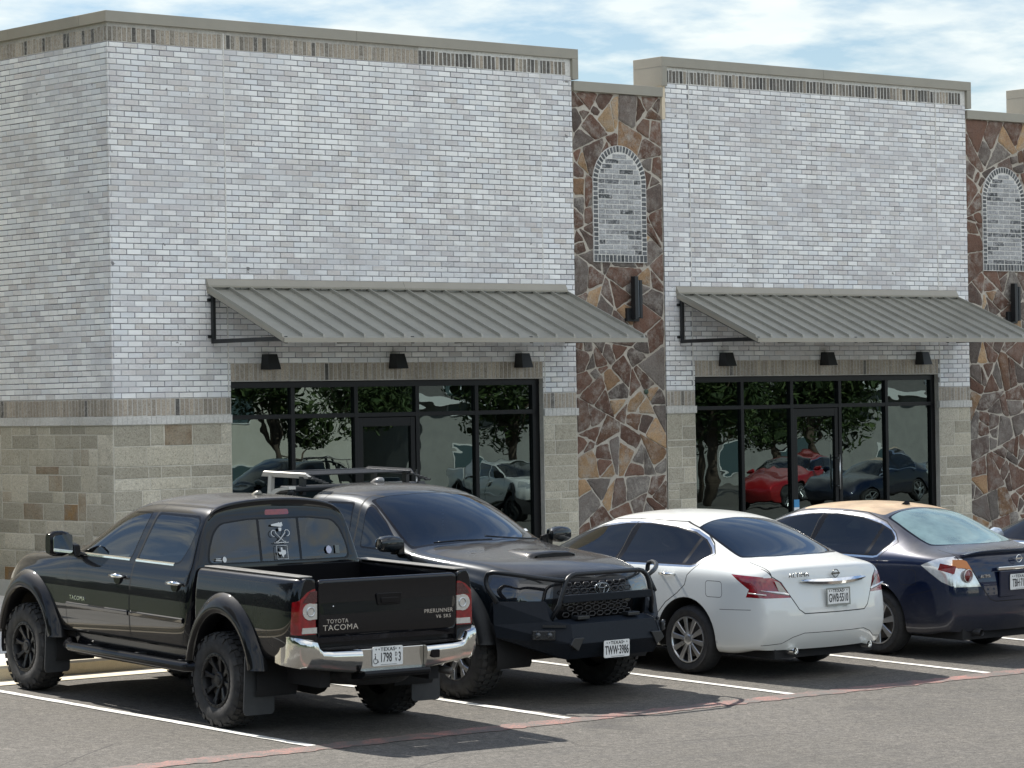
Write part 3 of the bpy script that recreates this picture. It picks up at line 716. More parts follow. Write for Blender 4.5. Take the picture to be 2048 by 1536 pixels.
def storefront(w, k):
    x0, x1 = w[0], w[1]-.115; yg = FY+.115; yF = FY+.075; yB = FY+.14
    root = obj('storefront_frame', (lambda: None)() or MB().mesh('storefront_frame'), None, None) if False else None
    zt = 2.880; zm0, zm1 = 2.425, 2.480
    n = 5; L = (w[1]-w[0]-.02)/n*1.0
    L = .982 if k == 0 else .988
    f = MB()
    f.box((x0, yF, zt-.075), (w[1]-.002, yB, zt)); f.box((x0, yF+.002, Z0+.05), (w[1]-.004, yB, Z0+.17))
    xs = [x0+.0]
    f.box((x0, yF+.001, Z0+.05), (x0+.05, yB-.001, zt-.001))
    for i in range(1, 5):
        xm = x0+i*L; f.box((xm-.03, yF+.001, Z0+.05), (xm+.03, yB-.001, zt-.001)); xs.append(xm)
    xe = x0+5*L; f.box((xe-.03, yF+.001, Z0+.05), (w[1]-.003, yB-.001, zt-.001)); xs.append(xe)
    f.box((x0+.04, yF+.003, zm0), (xe, yB-.003, zm1))
    fo = R0(f.build('window_frame', ALU, BLD, bevel=.003))
    rr = random.Random(k+3)
    for i in range(5):
        a, b = xs[i]+(.05 if i == 0 else .03), xs[i+1]-.03
        for (za, zb, part) in ((zm1, zt-.075, 'pane'), (Z0+.17, zm0, 'pane')):
            if i == 2 and za < 1:   # door leaf
                d = MB(); yd0, yd1 = yF+.012, yB-.012
                d.box((a+.006, yd0, Z0+.02), (a+.078, yd1, zm0-.006)); d.box((b-.078, yd0, Z0+.02), (b-.006, yd1, zm0-.006))
                d.box((a+.078, yd0+.001, zm0-.12), (b-.078, yd1-.001, zm0-.007)); d.box((a+.078, yd0+.001, Z0+.021), (b-.078, yd1-.001, Z0+.27))
                R0(d.build('door', ALU, BLD, bevel=.003))
                h = MB(); h.tube([(b-.05, yF-.05, 1.25), (b-.05, yF-.05, 1.75)], .013, 10); h.tube([(b-.05, yF-.05, 1.3), (b-.05, yF+.02, 1.3)], .01); h.tube([(b-.05, yF-.05, 1.7), (b-.05, yF+.02, 1.7)], .01)
                R0(h.build('door_handle', simple('steel', (.5, .5, .5), .3, 1.), BLD))
                a2, b2, za, zb = a+.07, b-.07, Z0+.26, zm0-.11
            else: a2, b2 = a-.004, b+.004
            t1, t2 = rr.uniform(-.0035, .0035), rr.uniform(-.0025, .0025)
            g = MB(); cx, cz = (a2+b2)/2, (za+zb)/2
            v = [(x, yg+(x-cx)*t1+(z-cz)*t2, z) for x, z in ((a2, za-.003), (b2, za-.003), (b2, zb+.003), (a2, zb+.003))]
            g.add(v, [(0, 1, 2, 3)]); R0(g.build('window_glass', SGL, BLD))
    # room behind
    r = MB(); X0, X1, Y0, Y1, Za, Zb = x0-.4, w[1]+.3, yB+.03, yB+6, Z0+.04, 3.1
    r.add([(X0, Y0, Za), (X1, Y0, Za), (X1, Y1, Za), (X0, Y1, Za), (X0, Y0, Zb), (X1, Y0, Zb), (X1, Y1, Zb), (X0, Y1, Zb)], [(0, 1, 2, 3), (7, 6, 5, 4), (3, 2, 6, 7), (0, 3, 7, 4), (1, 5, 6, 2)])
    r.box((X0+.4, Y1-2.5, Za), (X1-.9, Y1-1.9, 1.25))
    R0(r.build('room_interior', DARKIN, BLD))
for k, w in enumerate(WIN): storefront(w, k)
# sticker low on the second storefront
mb = MB(); xx = 17.20; mb.box((xx, FY+.068, .93), (xx+.105, FY+.0735, 1.02), mi=0); mb.box((xx, FY+.0675, 1.02), (xx+.105, FY+.0735, 1.13), mi=1)
R0(mb.build('window_decal', [simple('decal_white', (.75, .78, .8), .5), simple('decal_blue', (.05, .25, .5), .4)], BLD))
# small bits: blanking cap on the first pilaster
mb = MB(); mb.tube([(14.30, FY+.0, 2.69), (14.30, FY-.02, 2.69)], .034, 14); R0(mb.build('hose_bib_cap', simple('weathered_green', (.05, .085, .06), .6), BLD))
# ---- awnings
def awning(x0, x1, label):
    root = empty('metal_awning', ((x0+x1)/2, FY, 3.35), label, 'awning', 'sloping metal awnings over the storefronts')
    def K(o): o.matrix_parent_inverse = Matrix.Translation(-Vector(root.location)); return o
    yf = 9.95; zb = 4.01; zf = 3.372; yw = FY-.005
    sl_ = (zb-zf)/(yw-yf)
    # sheet with upstanding seams
    n = 19; w = (x1-x0)/n; prof = []
    pan = MB()
    t = .006
    pan.add([(x0, yw, zb), (x1, yw, zb), (x1, yf, zf), (x0, yf, zf), (x0, yw, zb-t), (x1, yw, zb-t), (x1, yf, zf-t), (x0, yf, zf-t)],
            [(0, 3, 2, 1), (4, 5, 6, 7), (0, 4, 7, 3), (1, 2, 6, 5), (3, 7, 6, 2)])
    for i in range(0, n+1):
        x = x0+i*w; x = min(max(x, x0+.012), x1-.012); hh = .042
        a, b = x-.011, x+.011
        y0_, y1_ = yf+.03, yw-.01; z0_, z1_ = zf+sl_*.03, zb-sl_*.01
        pan.add([(a-.004, y0_, z0_), (b+.004, y0_, z0_), (b, y0_+.015, z0_+hh), (a, y0_+.015, z0_+hh), (a-.004, y1_, z1_), (b+.004, y1_, z1_), (b, y1_, z1_+hh), (a, y1_, z1_+hh)],
                [(0, 1, 2, 3), (0, 3, 7, 4), (1, 5, 6, 2), (3, 2, 6, 7), (4, 7, 6, 5)])
    K(pan.build('roof_sheet', AWN, root))
    fl = MB(); xm = x0+(x1-x0)*.52
    for a, b in ((x0-.012, xm-.002), (xm+.002, x1-.02)):
        fl.prism([(yw, zb+.115), (yw-.012, zb+.112), (yw-.055, zb+.035), (yw-.055, zb+.012), (yw, zb+.012)], 0, a, b)
    K(fl.build('flashing', COPE, root))
    ed = MB(); ed.box((x0-.004, yf-.012, zf-.052), (x1+.004, yf+.004, zf+.004))
    for x in (x0-.004, x1+.0):
        ed.add([(x, yf, zf-.05), (x, yw, zb-.05), (x, yw, zb+.004), (x, yf, zf+.004), (x+.004, yf, zf-.05), (x+.004, yw, zb-.05), (x+.004, yw, zb+.004), (x+.004, yf, zf+.004)],
               [(0, 1, 2, 3), (4, 7, 6, 5), (0, 3, 7, 4), (1, 5, 6, 2), (3, 2, 6, 7), (0, 4, 5, 1)])
    K(ed.build('edge_trim', COPE, root))
    nb = 4
    for i in range(nb):
        x = x0+.05+(x1-x0-.1)*i/(nb-1)
        br = MB(); s = .022
        br.box((x-s, yw-.075, 3.345), (x+s, yw-.030, zb-.07)); br.box((x-s+.001, yf+.03, 3.345), (x+s-.001, yw-.0755, 3.395))
        L = sqrt((yw-yf)**2+(zb-zf)**2); 
        M_ = Matrix.Translation((x, yf+.02, zf-.045)) @ Matrix.Rotation(atan2(zb-zf, yw-yf), 4, 'X')
        br.box((-s+.002, 0, -.02), (s-.002, L-.08, .02), M_)
        for zz in (3.43, 3.87):
            br.box((x-.055, yw-.028, zz-.018), (x+.055, yw, zz+.018)); br.box((x-.06, yw-.034, zz-.006), (x-.035, yw-.02, zz+.006))
        K(br.build('bracket', BLACKM, root, bevel=.003))
    return root
awning(7.125, 12.89, 'grey standing-seam metal awning over the left storefront')
awning(14.90, 20.66, 'grey standing-seam metal awning over the right storefront beside the second pilaster')
# ---- down lights above the storefronts
def downlight(x, label):
    root = empty('wall_light', (x, FY, 3.03), label, 'wall light', 'black tapered wall lights under the awnings')
    m = MB(); a, b = .070, .092; y1 = -.012; zt, zb = .185, -.002
    vs = [(-a, -.135, zt), (a, -.135, zt), (a, y1, zt), (-a, y1, zt), (-b, -.185, zb), (b, -.185, zb), (b, y1, zb), (-b, y1, zb)]
    m.add(vs, [(0, 1, 2, 3), (0, 4, 5, 1), (1, 5, 6, 2), (2, 6, 7, 3), (3, 7, 4, 0)])
    k = .9; vi = [(x_*k, (y_+.09)*k-.09, z_-(.006 if z_ > .1 else -.0)) for x_, y_, z_ in vs]
    m.add(vi, [(3, 2, 1, 0), (1, 5, 4, 0), (2, 6, 5, 1), (3, 7, 6, 2), (0, 4, 7, 3)]); m.add(vs[4:]+vi[4:], [(0, 4, 5, 1), (1, 5, 6, 2), (2, 6, 7, 3), (3, 7, 4, 0)])
    m.build('shade', BLACKM, root)
    p = MB(); p.box((-.055, -.011, .02), (.055, .0, .16)); p.build('mounting_plate', BLACKM, root)
    return root
for x, l in zip((7.985, 9.965, 12.045, 15.765, 17.785, 19.80),
    ('black tapered wall light above the left end of the left storefront', 'black tapered wall light above the middle of the left storefront', 'black tapered wall light above the right end of the left storefront beside the stone pilaster',
     'black tapered wall light above the left end of the right storefront', 'black tapered wall light above the middle of the right storefront', 'black tapered wall light above the right end of the right storefront')):
    downlight(x, l)
def sconce(x, label):
    root = empty('pilaster_sconce', (x, FY, 3.62), label, 'wall light', 'L-shaped black sconces on the stone pilasters')
    m = MB(); m.box((-.115, -.045, .02), (.105, .03, .20)); m.build('base_box', BLACKM, root, bevel=.004)
    for a, b, z0, z1, y0 in ((-.045, .018, .045, .625, -.13), (.058, .105, .06, .575, -.115)):
        m = MB(); m.box((a, y0, z0), (b, y0+.085-.001 if a < 0 else y0+.069, z1)); m.build('blade', BLACKM, root, bevel=.004)
    m = MB(); m.box((.018, -.10, .075), (.058, -.088, .57)); m.build('diffuser', simple('frosted', (.15, .17, .19), .3), root)
sconce(14.06, 'black L-shaped sconce under the blind arch of the left stone pilaster')
sconce(21.89, 'black L-shaped sconce under the blind arch of the right stone pilaster')
# ------------------------------------------------------------------ vehicle materials
def paint(name, col, flake=.25, rough=.30, dust=.15, dcol=(.35, .31, .26), coat=1.0):
    m, t, b = mat(name)
    c = t.nodes.new('ShaderNodeTexCoord').outputs['Object']
    g = t.nodes.new('ShaderNodeNewGeometry'); s = t.nodes.new('ShaderNodeSeparateXYZ'); t.links.new(g.outputs['Normal'], s.inputs[0])
    upm = ramp(t, s.outputs['Z'], [(.45, 0.), (.95, 1.)])
    sp = t.nodes.new('ShaderNodeSeparateXYZ'); t.links.new(c, sp.inputs[0])
    low = ramp(t, sp.outputs['Z'], [(.25, 1.), (.75, 0.)])
    n = noise(t, 3.5, 7, .65, vec=c)
    d = mth(t, 'MULTIPLY', mth(t, 'ADD', mth(t, 'MULTIPLY', upm, 1.), mth(t, 'MULTIPLY', low, .55)), ramp(t, n, [(.25, .55), (.75, 1.2)]))
    d = mth(t, 'MULTIPLY', d, dust, True)
    t.links.new(mix(t, d, col, dcol), b.inputs['Base Color'])
    b.inputs['Metallic'].default_value = flake; b.inputs['Roughness'].default_value = rough+.1; b.inputs['Specular IOR Level'].default_value = .06
    b.inputs['Coat Weight'].default_value = coat
    t.links.new(mth(t, 'ADD', mth(t, 'MULTIPLY', d, .55), mth(t, 'MULTIPLY', n, .035)), b.inputs['Coat Roughness'])
    bump(t, b, noise(t, 4.5, 2, .5, vec=c), .035, .02)
    return m
def glassy(name, tint=(.3, .33, .33), refl=(1, 1, 1), rough=0.):
    m, t, b = mat(name); t.nodes.remove(b); out = t.nodes['Material Output']
    g = t.nodes.new('ShaderNodeBsdfGlossy'); g.inputs['Roughness'].default_value = rough; g.inputs['Color'].default_value = (*refl, 1)
    tr = t.nodes.new('ShaderNodeBsdfTransparent'); tr.inputs['Color'].default_value = (*tint, 1)
    f = t.nodes.new('ShaderNodeFresnel'); f.inputs['IOR'].default_value = 1.52
    ms = t.nodes.new('ShaderNodeMixShader'); t.links.new(mth(t, 'ADD', mth(t, 'MULTIPLY', f.outputs[0], 1.35), .012, True), ms.inputs[0])
    t.links.new(tr.outputs[0], ms.inputs[1]); t.links.new(g.outputs[0], ms.inputs[2]); t.links.new(ms.outputs[0], out.inputs[0])
    return m
GL_DARK = glassy('privacy_glass', (.055, .06, .062)); GL_MID = glassy('tinted_glass', (.20, .235, .23)); GL_CLR = glassy('clear_glass', (.66, .72, .69))
CHROME = simple('chrome', (.86, .86, .84), .10, 1., .04, 14)
BLKTRIM = simple('black_trim', (.008, .008, .009), .14, spec=.22)
TEX = simple('textured_plastic', (.014, .015, .016), .5, 0, .12, 40, .25, 300, spec=.3)
RUB = simple('rubber', (.020, .020, .021), .78, 0, .25, 12, .3, 120)
RUBD = simple('dusty_rubber', (.026, .025, .024), .85, 0, .35, 9, .4, 90)
UNDER = simple('underbody', (.010, .010, .011), .9)
GAP = simple('panel_gap', (.004, .004, .004), .9)
SEAT = simple('seat_fabric', (.035, .034, .034), .85, 0, .15, 30)
SEATB = simple('seat_beige', (.22, .19, .15), .8, 0, .1, 30)
RIMB = simple('matte_black_alloy', (.020, .020, .021), .42, .5)
RIMS = simple('silver_alloy', (.52, .53, .54), .30, .9, .06, 12)
RIMD = simple('dark_alloy', (.05, .05, .052), .45, .6)
BRAKE = simple('brake_disc', (.14, .13, .12), .5, .8)
RED = simple('red_lens', (.20, .004, .008), .10, .0, .35, 18, coat=1.); REDD = simple('dark_red_lens', (.13, .005, .008), .08, coat=1.)
CLR = simple('clear_lens', (.62, .62, .60), .12, .55, .12, 30, coat=1.)
AMB = simple('faded_amber_lens', (.62, .25, .10), .25, coat=.7)
LAMPH = simple('smoked_lens', (.012, .012, .014), .05, coat=1.)
PLW = simple('plate_white', (.68, .69, .68), .45, 0, .04, 60); PLK = simple('plate_black', (.015, .015, .02), .5)
WHT = simple('decal_film', (.60, .62, .62), .6)
# ------------------------------------------------------------------ cages
def lerp_keys(keys, y):
    if y <= keys[0][0]: return keys[0][1:]
    for a, b in zip(keys, keys[1:]):
        if y <= b[0]:
            t = (y-a[0])/(b[0]-a[0]); return tuple(p+(q-p)*t for p, q in zip(a[1:], b[1:]))
    return keys[-1][1:]
def body_cage(stn, cv, rearp, frontp, Wn, kr=5, kf=5):
    """stn: [(y, [(x, z) from the sill up and over to the centre line])]; kr / kf: row at the corner of the rear / front face.
    cv: keys (y, setback at full width); rearp/frontp: keys (z, y offset) of the end faces"""
    m = len(stn[0][1]); bm = bmesh.new()
    def P(y, x, z, dy=0):
        c = lerp_keys(cv, y)[0]; return (x, y - c*(x/Wn)**2 + dy, z)
    grid = {}
    ns = len(stn)
    for i, (y, row) in enumerate(stn):
        for j, (x, z) in enumerate(row):
            dy = 0
            if i == 0: dy = lerp_keys(rearp, z)[0]
            if i == ns-1: dy = lerp_keys(frontp, z)[0]
            p = P(y, x, z, dy)
            grid[(i, j, 1)] = bm.verts.new(p)
            if j < m-1: grid[(i, j, -1)] = bm.verts.new((-p[0], p[1], p[2]))
            else: grid[(i, j, -1)] = grid[(i, j, 1)]
    for s in (1, -1):
        for i in range(ns-1):
            for j in range(m-1):
                q = [grid[(i, j, s)], grid[(i+1, j, s)], grid[(i+1, j+1, s)], grid[(i, j+1, s)]]
                bm.faces.new(q if s > 0 else q[::-1])
    for (i, prof, nrm, k5) in ((0, rearp, -1, kr), (ns-1, frontp, 1, kf)):
        y, row = stn[i]; nb = m-1-k5; cap = {}
        for a in range(k5+1):
            for b in range(nb+1):
                for s in (1, -1):
                    if b == 0: cap[(a, b, s)] = grid[(i, a, s)]
                    elif a == k5: cap[(a, b, s)] = grid[(i, k5+b, s)]
                    elif b == nb and s == -1: cap[(a, b, s)] = cap[(a, b, 1)]
                    else:
                        x = row[k5+b][0]/row[k5][0]*row[a][0]; z = row[a][1]
                        p = P(y, x, z, lerp_keys(prof, z)[0]); cap[(a, b, s)] = bm.verts.new((p[0]*s, p[1], p[2]))
        for s in (1, -1):
            for a in range(k5):
                for b in range(nb):
                    q = [cap[(a, b, s)], cap[(a+1, b, s)], cap[(a+1, b+1, s)], cap[(a, b+1, s)]]
                    if (s > 0) != (nrm < 0): q = q[::-1]
                    bm.faces.new(q)
    bmesh.ops.recalc_face_normals(bm, faces=bm.faces)
    f = max(bm.faces, key=lambda f: f.calc_center_median().z)
    if f.normal.z < 0: bmesh.ops.reverse_faces(bm, faces=bm.faces)
    return bm
def subdivide(bm, level=3, crease=None):
    me = bpy.data.meshes.new('tmp'); 
    if crease:
        cl = bm.edges.layers.float.get('crease_edge') or bm.edges.layers.float.new('crease_edge')
        for e in bm.edges: e[cl] = crease(e)
    bm.to_mesh(me); bm.free()
    o = bpy.data.objects.new('tmp', me); COL.objects.link(o)
    md = o.modifiers.new('s', 'SUBSURF'); md.levels = level; md.render_levels = level
    dg = bpy.context.evaluated_depsgraph_get(); dg.update()
    m2 = bpy.data.meshes.new_from_object(o.evaluated_get(dg))
    bpy.data.objects.remove(o); bpy.data.meshes.remove(me)
    b2 = bmesh.new(); b2.from_mesh(m2); bpy.data.meshes.remove(m2)
    return b2
def pip(u, w, poly):
    c = False; n = len(poly); j = n-1
    for i in range(n):
        a, b = poly[i], poly[j]
        if (a[1] > w) != (b[1] > w) and u < (b[0]-a[0])*(w-a[1])/(b[1]-a[1])+a[0]: c = not c
        j = i
    return c
AXI = {'x': (1, 2), 'y': (0, 2), 'z': (0, 1)}
def smooth_poly(pts, r=.05, n=3):
    "round the corners of a polygon"
    out = []; N_ = len(pts)
    for i in range(N_):
        p = Vector(pts[i]); a = Vector(pts[i-1]); b = Vector(pts[(i+1) % N_])
        la, lb = (a-p).length, (b-p).length; q = min(r, la*.45, lb*.45)
        A = p+(a-p).normalized()*q; B = p+(b-p).normalized()*q
        for k in range(n+1):
            t = k/n; out.append(tuple(A*(1-t)**2+p*2*t*(1-t)+B*t*t))
    return out
class Shell:
    def __init__(s, bm):
        s.bm = bm; s.lay = bm.faces.layers.int.new('pid'); s.names = {0: 'body'}; s.mats = {}
    def mark(s, name, poly, axis, cond, mat_=None):
        "give the faces inside poly (projected along axis) and meeting cond(center, normal) to part `name`"
        bm = s.bm; iu, iw = AXI[axis]; lay = s.lay
        u0 = min(p[0] for p in poly)-.002; u1 = max(p[0] for p in poly)+.002; w0 = min(p[1] for p in poly)-.002; w1 = max(p[1] for p in poly)+.002
        def cand():
            out = []
            for f in bm.faces:
                vs = f.verts
                us = [v.co[iu] for v in vs]; 
                if max(us) < u0 or min(us) > u1: continue
                ws = [v.co[iw] for v in vs]
                if max(ws) < w0 or min(ws) > w1: continue
                if cond(f.calc_center_median(), f.normal): out.append(f)
            return out
        fs = set(cand())
        n = len(poly)
        for i in range(n):
            a, b = poly[i], poly[(i+1) % n]
            du, dw = b[0]-a[0], b[1]-a[1]; L = sqrt(du*du+dw*dw)
            if L < 1e-5: continue
            eu0, eu1 = min(a[0], b[0])-.001, max(a[0], b[0])+.001; ew0, ew1 = min(a[1], b[1])-.001, max(a[1], b[1])+.001
            sub = []
            for f in fs:
                if not f.is_valid: continue
                us = [v.co[iu] for v in f.verts]; ws = [v.co[iw] for v in f.verts]
                if max(us) < eu0 or min(us) > eu1 or max(ws) < ew0 or min(ws) > ew1: continue
                sd = [(v.co[iu]-a[0])*(-dw)+(v.co[iw]-a[1])*du for v in f.verts]
                if min(sd) < -1e-7 and max(sd) > 1e-7: sub.append(f)
            if not sub: continue
            pc = [0, 0, 0]; pc[iu], pc[iw] = a; no = [0, 0, 0]; no[iu], no[iw] = -dw/L, du/L
            geom = set(sub)
            for f in sub: geom.update(f.edges); geom.update(f.verts)
            r = bmesh.ops.bisect_plane(bm, geom=list(geom), plane_co=pc, plane_no=no, dist=1e-6)
            fs = {f for f in fs if f.is_valid}
            fs.update(g for g in r['geom'] if isinstance(g, bmesh.types.BMFace))
        pid = None
        for k, v in s.names.items():
            if v == name: pid = k
        if pid is None: pid = len(s.names); s.names[pid] = name
        if mat_ is not None: s.mats[pid] = mat_
        c = 0
        for f in fs:
            if not f.is_valid: continue
            cm = f.calc_center_median()
            if pip(cm[iu], cm[iw], poly): f[lay] = pid; c += 1
        return c
    def line(s, pts, axis, cond, w=.007, closed=False):
        n = len(pts)
        for i in range(n if closed else n-1):
            a, b = pts[i], pts[(i+1) % n]; du, dw = b[0]-a[0], b[1]-a[1]; L = sqrt(du*du+dw*dw)
            if L < 1e-5: continue
            eu, ew = du/L*w*.3, dw/L*w*.3; nu, nw = -dw/L*w/2, du/L*w/2
            s.mark('#gap', [(a[0]-eu+nu, a[1]-ew+nw), (a[0]-eu-nu, a[1]-ew-nw), (b[0]+eu-nu, b[1]+ew-nw), (b[0]+eu+nu, b[1]+ew+nw)], axis, cond)
    def delete(s, name):
        pid = [k for k, v in s.names.items() if v == name]
        if pid: bmesh.ops.delete(s.bm, geom=[f for f in s.bm.faces if f[s.lay] == pid[0]], context='FACES')
    def build(s, root, paint_, table, body='body'):
        """table: part name -> (object name, material, thickness or None); '#gap' stays with the body as a second material"""
        me = bpy.data.meshes.new('tmp'); 
        bm = s.bm; out = {}
        bm.normal_update()
        vn = {v.index: v.normal.copy() for v in bm.verts} if False else None
        groups = {}
        for f in bm.faces: groups.setdefault(s.names[f[s.lay]], []).append(f)
        if '#gap' in groups: groups.setdefault('body', []).extend(groups['#gap'])
        bm.verts.index_update()
        for nm, fs in groups.items():
            if nm == '#gap': continue
            idx = {}; vs = []; fl = []; mi = []; nr = []
            for f in fs:
                q = []
                for v in f.verts:
                    if v.index not in idx: idx[v.index] = len(vs); vs.append(v.co[:]); nr.append(v.normal[:])
                    q.append(idx[v.index])
                fl.append(q); mi.append(1 if s.names[f[s.lay]] == '#gap' else 0)
            oname, m_, extra = table.get(nm, (nm, paint_, None))
            me = bpy.data.meshes.new(oname); me.from_pydata(vs, [], fl); me.polygons.foreach_set('use_smooth', [True]*len(fl)); me.polygons.foreach_set('material_index', mi)
            me.update(); me.normals_split_custom_set_from_vertices(nr)
            o = obj(oname, me, [m_, GAP], root); out[nm] = o
            if extra: 
                sm = o.modifiers.new('t', 'SOLIDIFY'); sm.thickness = extra; sm.offset = -1
        bm.free()
        return out
def text_mesh(s, size, ext=.004, shear=0., spacing=1., bold=0.):
    cu = bpy.data.curves.new('t', 'FONT'); cu.body = s; cu.size = size; cu.extrude = ext; cu.shear = shear; cu.offset = bold; cu.space_character = spacing
    cu.align_x = 'CENTER'; cu.align_y = 'CENTER'; cu.resolution_u = 3
    o = bpy.data.objects.new('t', cu); COL.objects.link(o)
    dg = bpy.context.evaluated_depsgraph_get(); dg.update()
    me = bpy.data.meshes.new_from_object(o.evaluated_get(dg)); bpy.data.objects.remove(o); bpy.data.curves.remove(cu)
    return me
def text_part(name, s, size, loc, face, mat_, parent, ext=.003, shear=0., sx=1., spacing=1., bold=0):
    "face: 'rear' (reads from behind the vehicle), 'front', 'left', 'right'"
    me = text_mesh(s, size, ext, shear, spacing)
    me.transform(Matrix.Diagonal((sx, 1, 1, 1)))
    Rm = {'rear': Matrix.Rotation(pi/2, 4, 'X'), 'front': Matrix.Rotation(pi, 4, 'Z') @ Matrix.Rotation(pi/2, 4, 'X'),
          'left': Matrix.Rotation(-pi/2, 4, 'Z') @ Matrix.Rotation(pi/2, 4, 'X'), 'right': Matrix.Rotation(pi/2, 4, 'Z') @ Matrix.Rotation(pi/2, 4, 'X')}[face]
    me.transform(Matrix.Translation(loc) @ Rm)
    return obj(name, me, mat_, parent)
def plate(root, loc, text, face='rear', tilt=0., frame=False, handi=None):
    "a number plate; loc is its centre"
    Rm = Matrix.Rotation(pi, 4, 'Z') if face == 'front' else Matrix.Identity(4)
    MM = Matrix.Translation(loc) @ Rm @ Matrix.Rotation(tilt, 4, 'X')
    mb = MB(); w, h = .1524, .0762
    ol = smooth_poly([(-w, -h), (w, -h), (w, h), (-w, h)], .014, 3)
    mb.prism(ol, 1, -.002, .002, M=MM)
    p = mb.build('number_plate', PLW, root)
    def tx(s, size, x, z, sx=1., sp=1.):
        me = text_mesh(s, size, .0008, 0, sp, size*.014); me.transform(Matrix.Diagonal((sx, 1, 1, 1)))
        me.transform(MM @ Matrix.Translation((x, -.0032, z)) @ Matrix.Rotation(pi/2, 4, 'X'))
        return me
    t = MB()
    def put(me):
        b = [tuple(v.co) for v in me.vertices]; t.add(b, [tuple(q.vertices) for q in me.polygons]); bpy.data.meshes.remove(me)
    put(tx('TEXAS', .040, 0, .053, 1.15, 1.12))
    if handi:
        put(tx(text, .104, -.018, -.014, .56, 1.04)); 
        put(tx('D', .044, .084, .010, .72)); put(tx('V', .044, .084, -.034, .72)); put(tx('3', .104, .120, -.014, .56))
        # wheelchair symbol
        q = []
        for k in range(14):
            a = radians(100+k*19); q.append((-.122+.021*cos(a), -.035+.021*sin(a)))
        tb = MB(); tb.tube([MM @ Vector((a, -.003, b)) for a, b in q], .0028, 5)
        tb.tube([MM @ Vector(v) for v in ((-.125, -.003, .006), (-.122, -.003, -.024), (-.102, -.003, -.026), (-.094, -.003, -.048))], .0034, 5)
        tb.tube([MM @ Vector(v) for v in ((-.128, -.003, .018), (-.124, -.003, .018))], .006, 6)
        t.add(tb.v, tb.f)
    elif text: put(tx(text, .108, 0, -.014, .53, 1.0))
    for x in (-.118, -.088, .082, .118):
        t.prism([(x-.006, .052), (x+.007, .049), (x+.004, .060), (x-.003, .062)], 1, -.0035, -.0022, M=MM)
    t.prism([(-.07, -.068), (.09, -.068), (.09, -.0655), (-.07, -.0655)], 1, -.0035, -.0022, M=MM)
    t.build('lettering', PLK, p)
    if frame:
        fr_ = MB(); 
        for a, b, c, d in ((-w-.006, -h-.006, w+.006, -h+.010), (-w-.006, h-.006, w+.006, h+.006), (-w-.006, -h+.01, -w+.006, h-.006), (w-.006, -h+.01, w+.006, h-.006)):
            fr_.prism([(a, b), (c, b), (c, d), (a, d)], 1, -.006, .001, M=MM)
        fr_.build('plate_frame', frame if frame is not True else BLKTRIM, p)
    return p
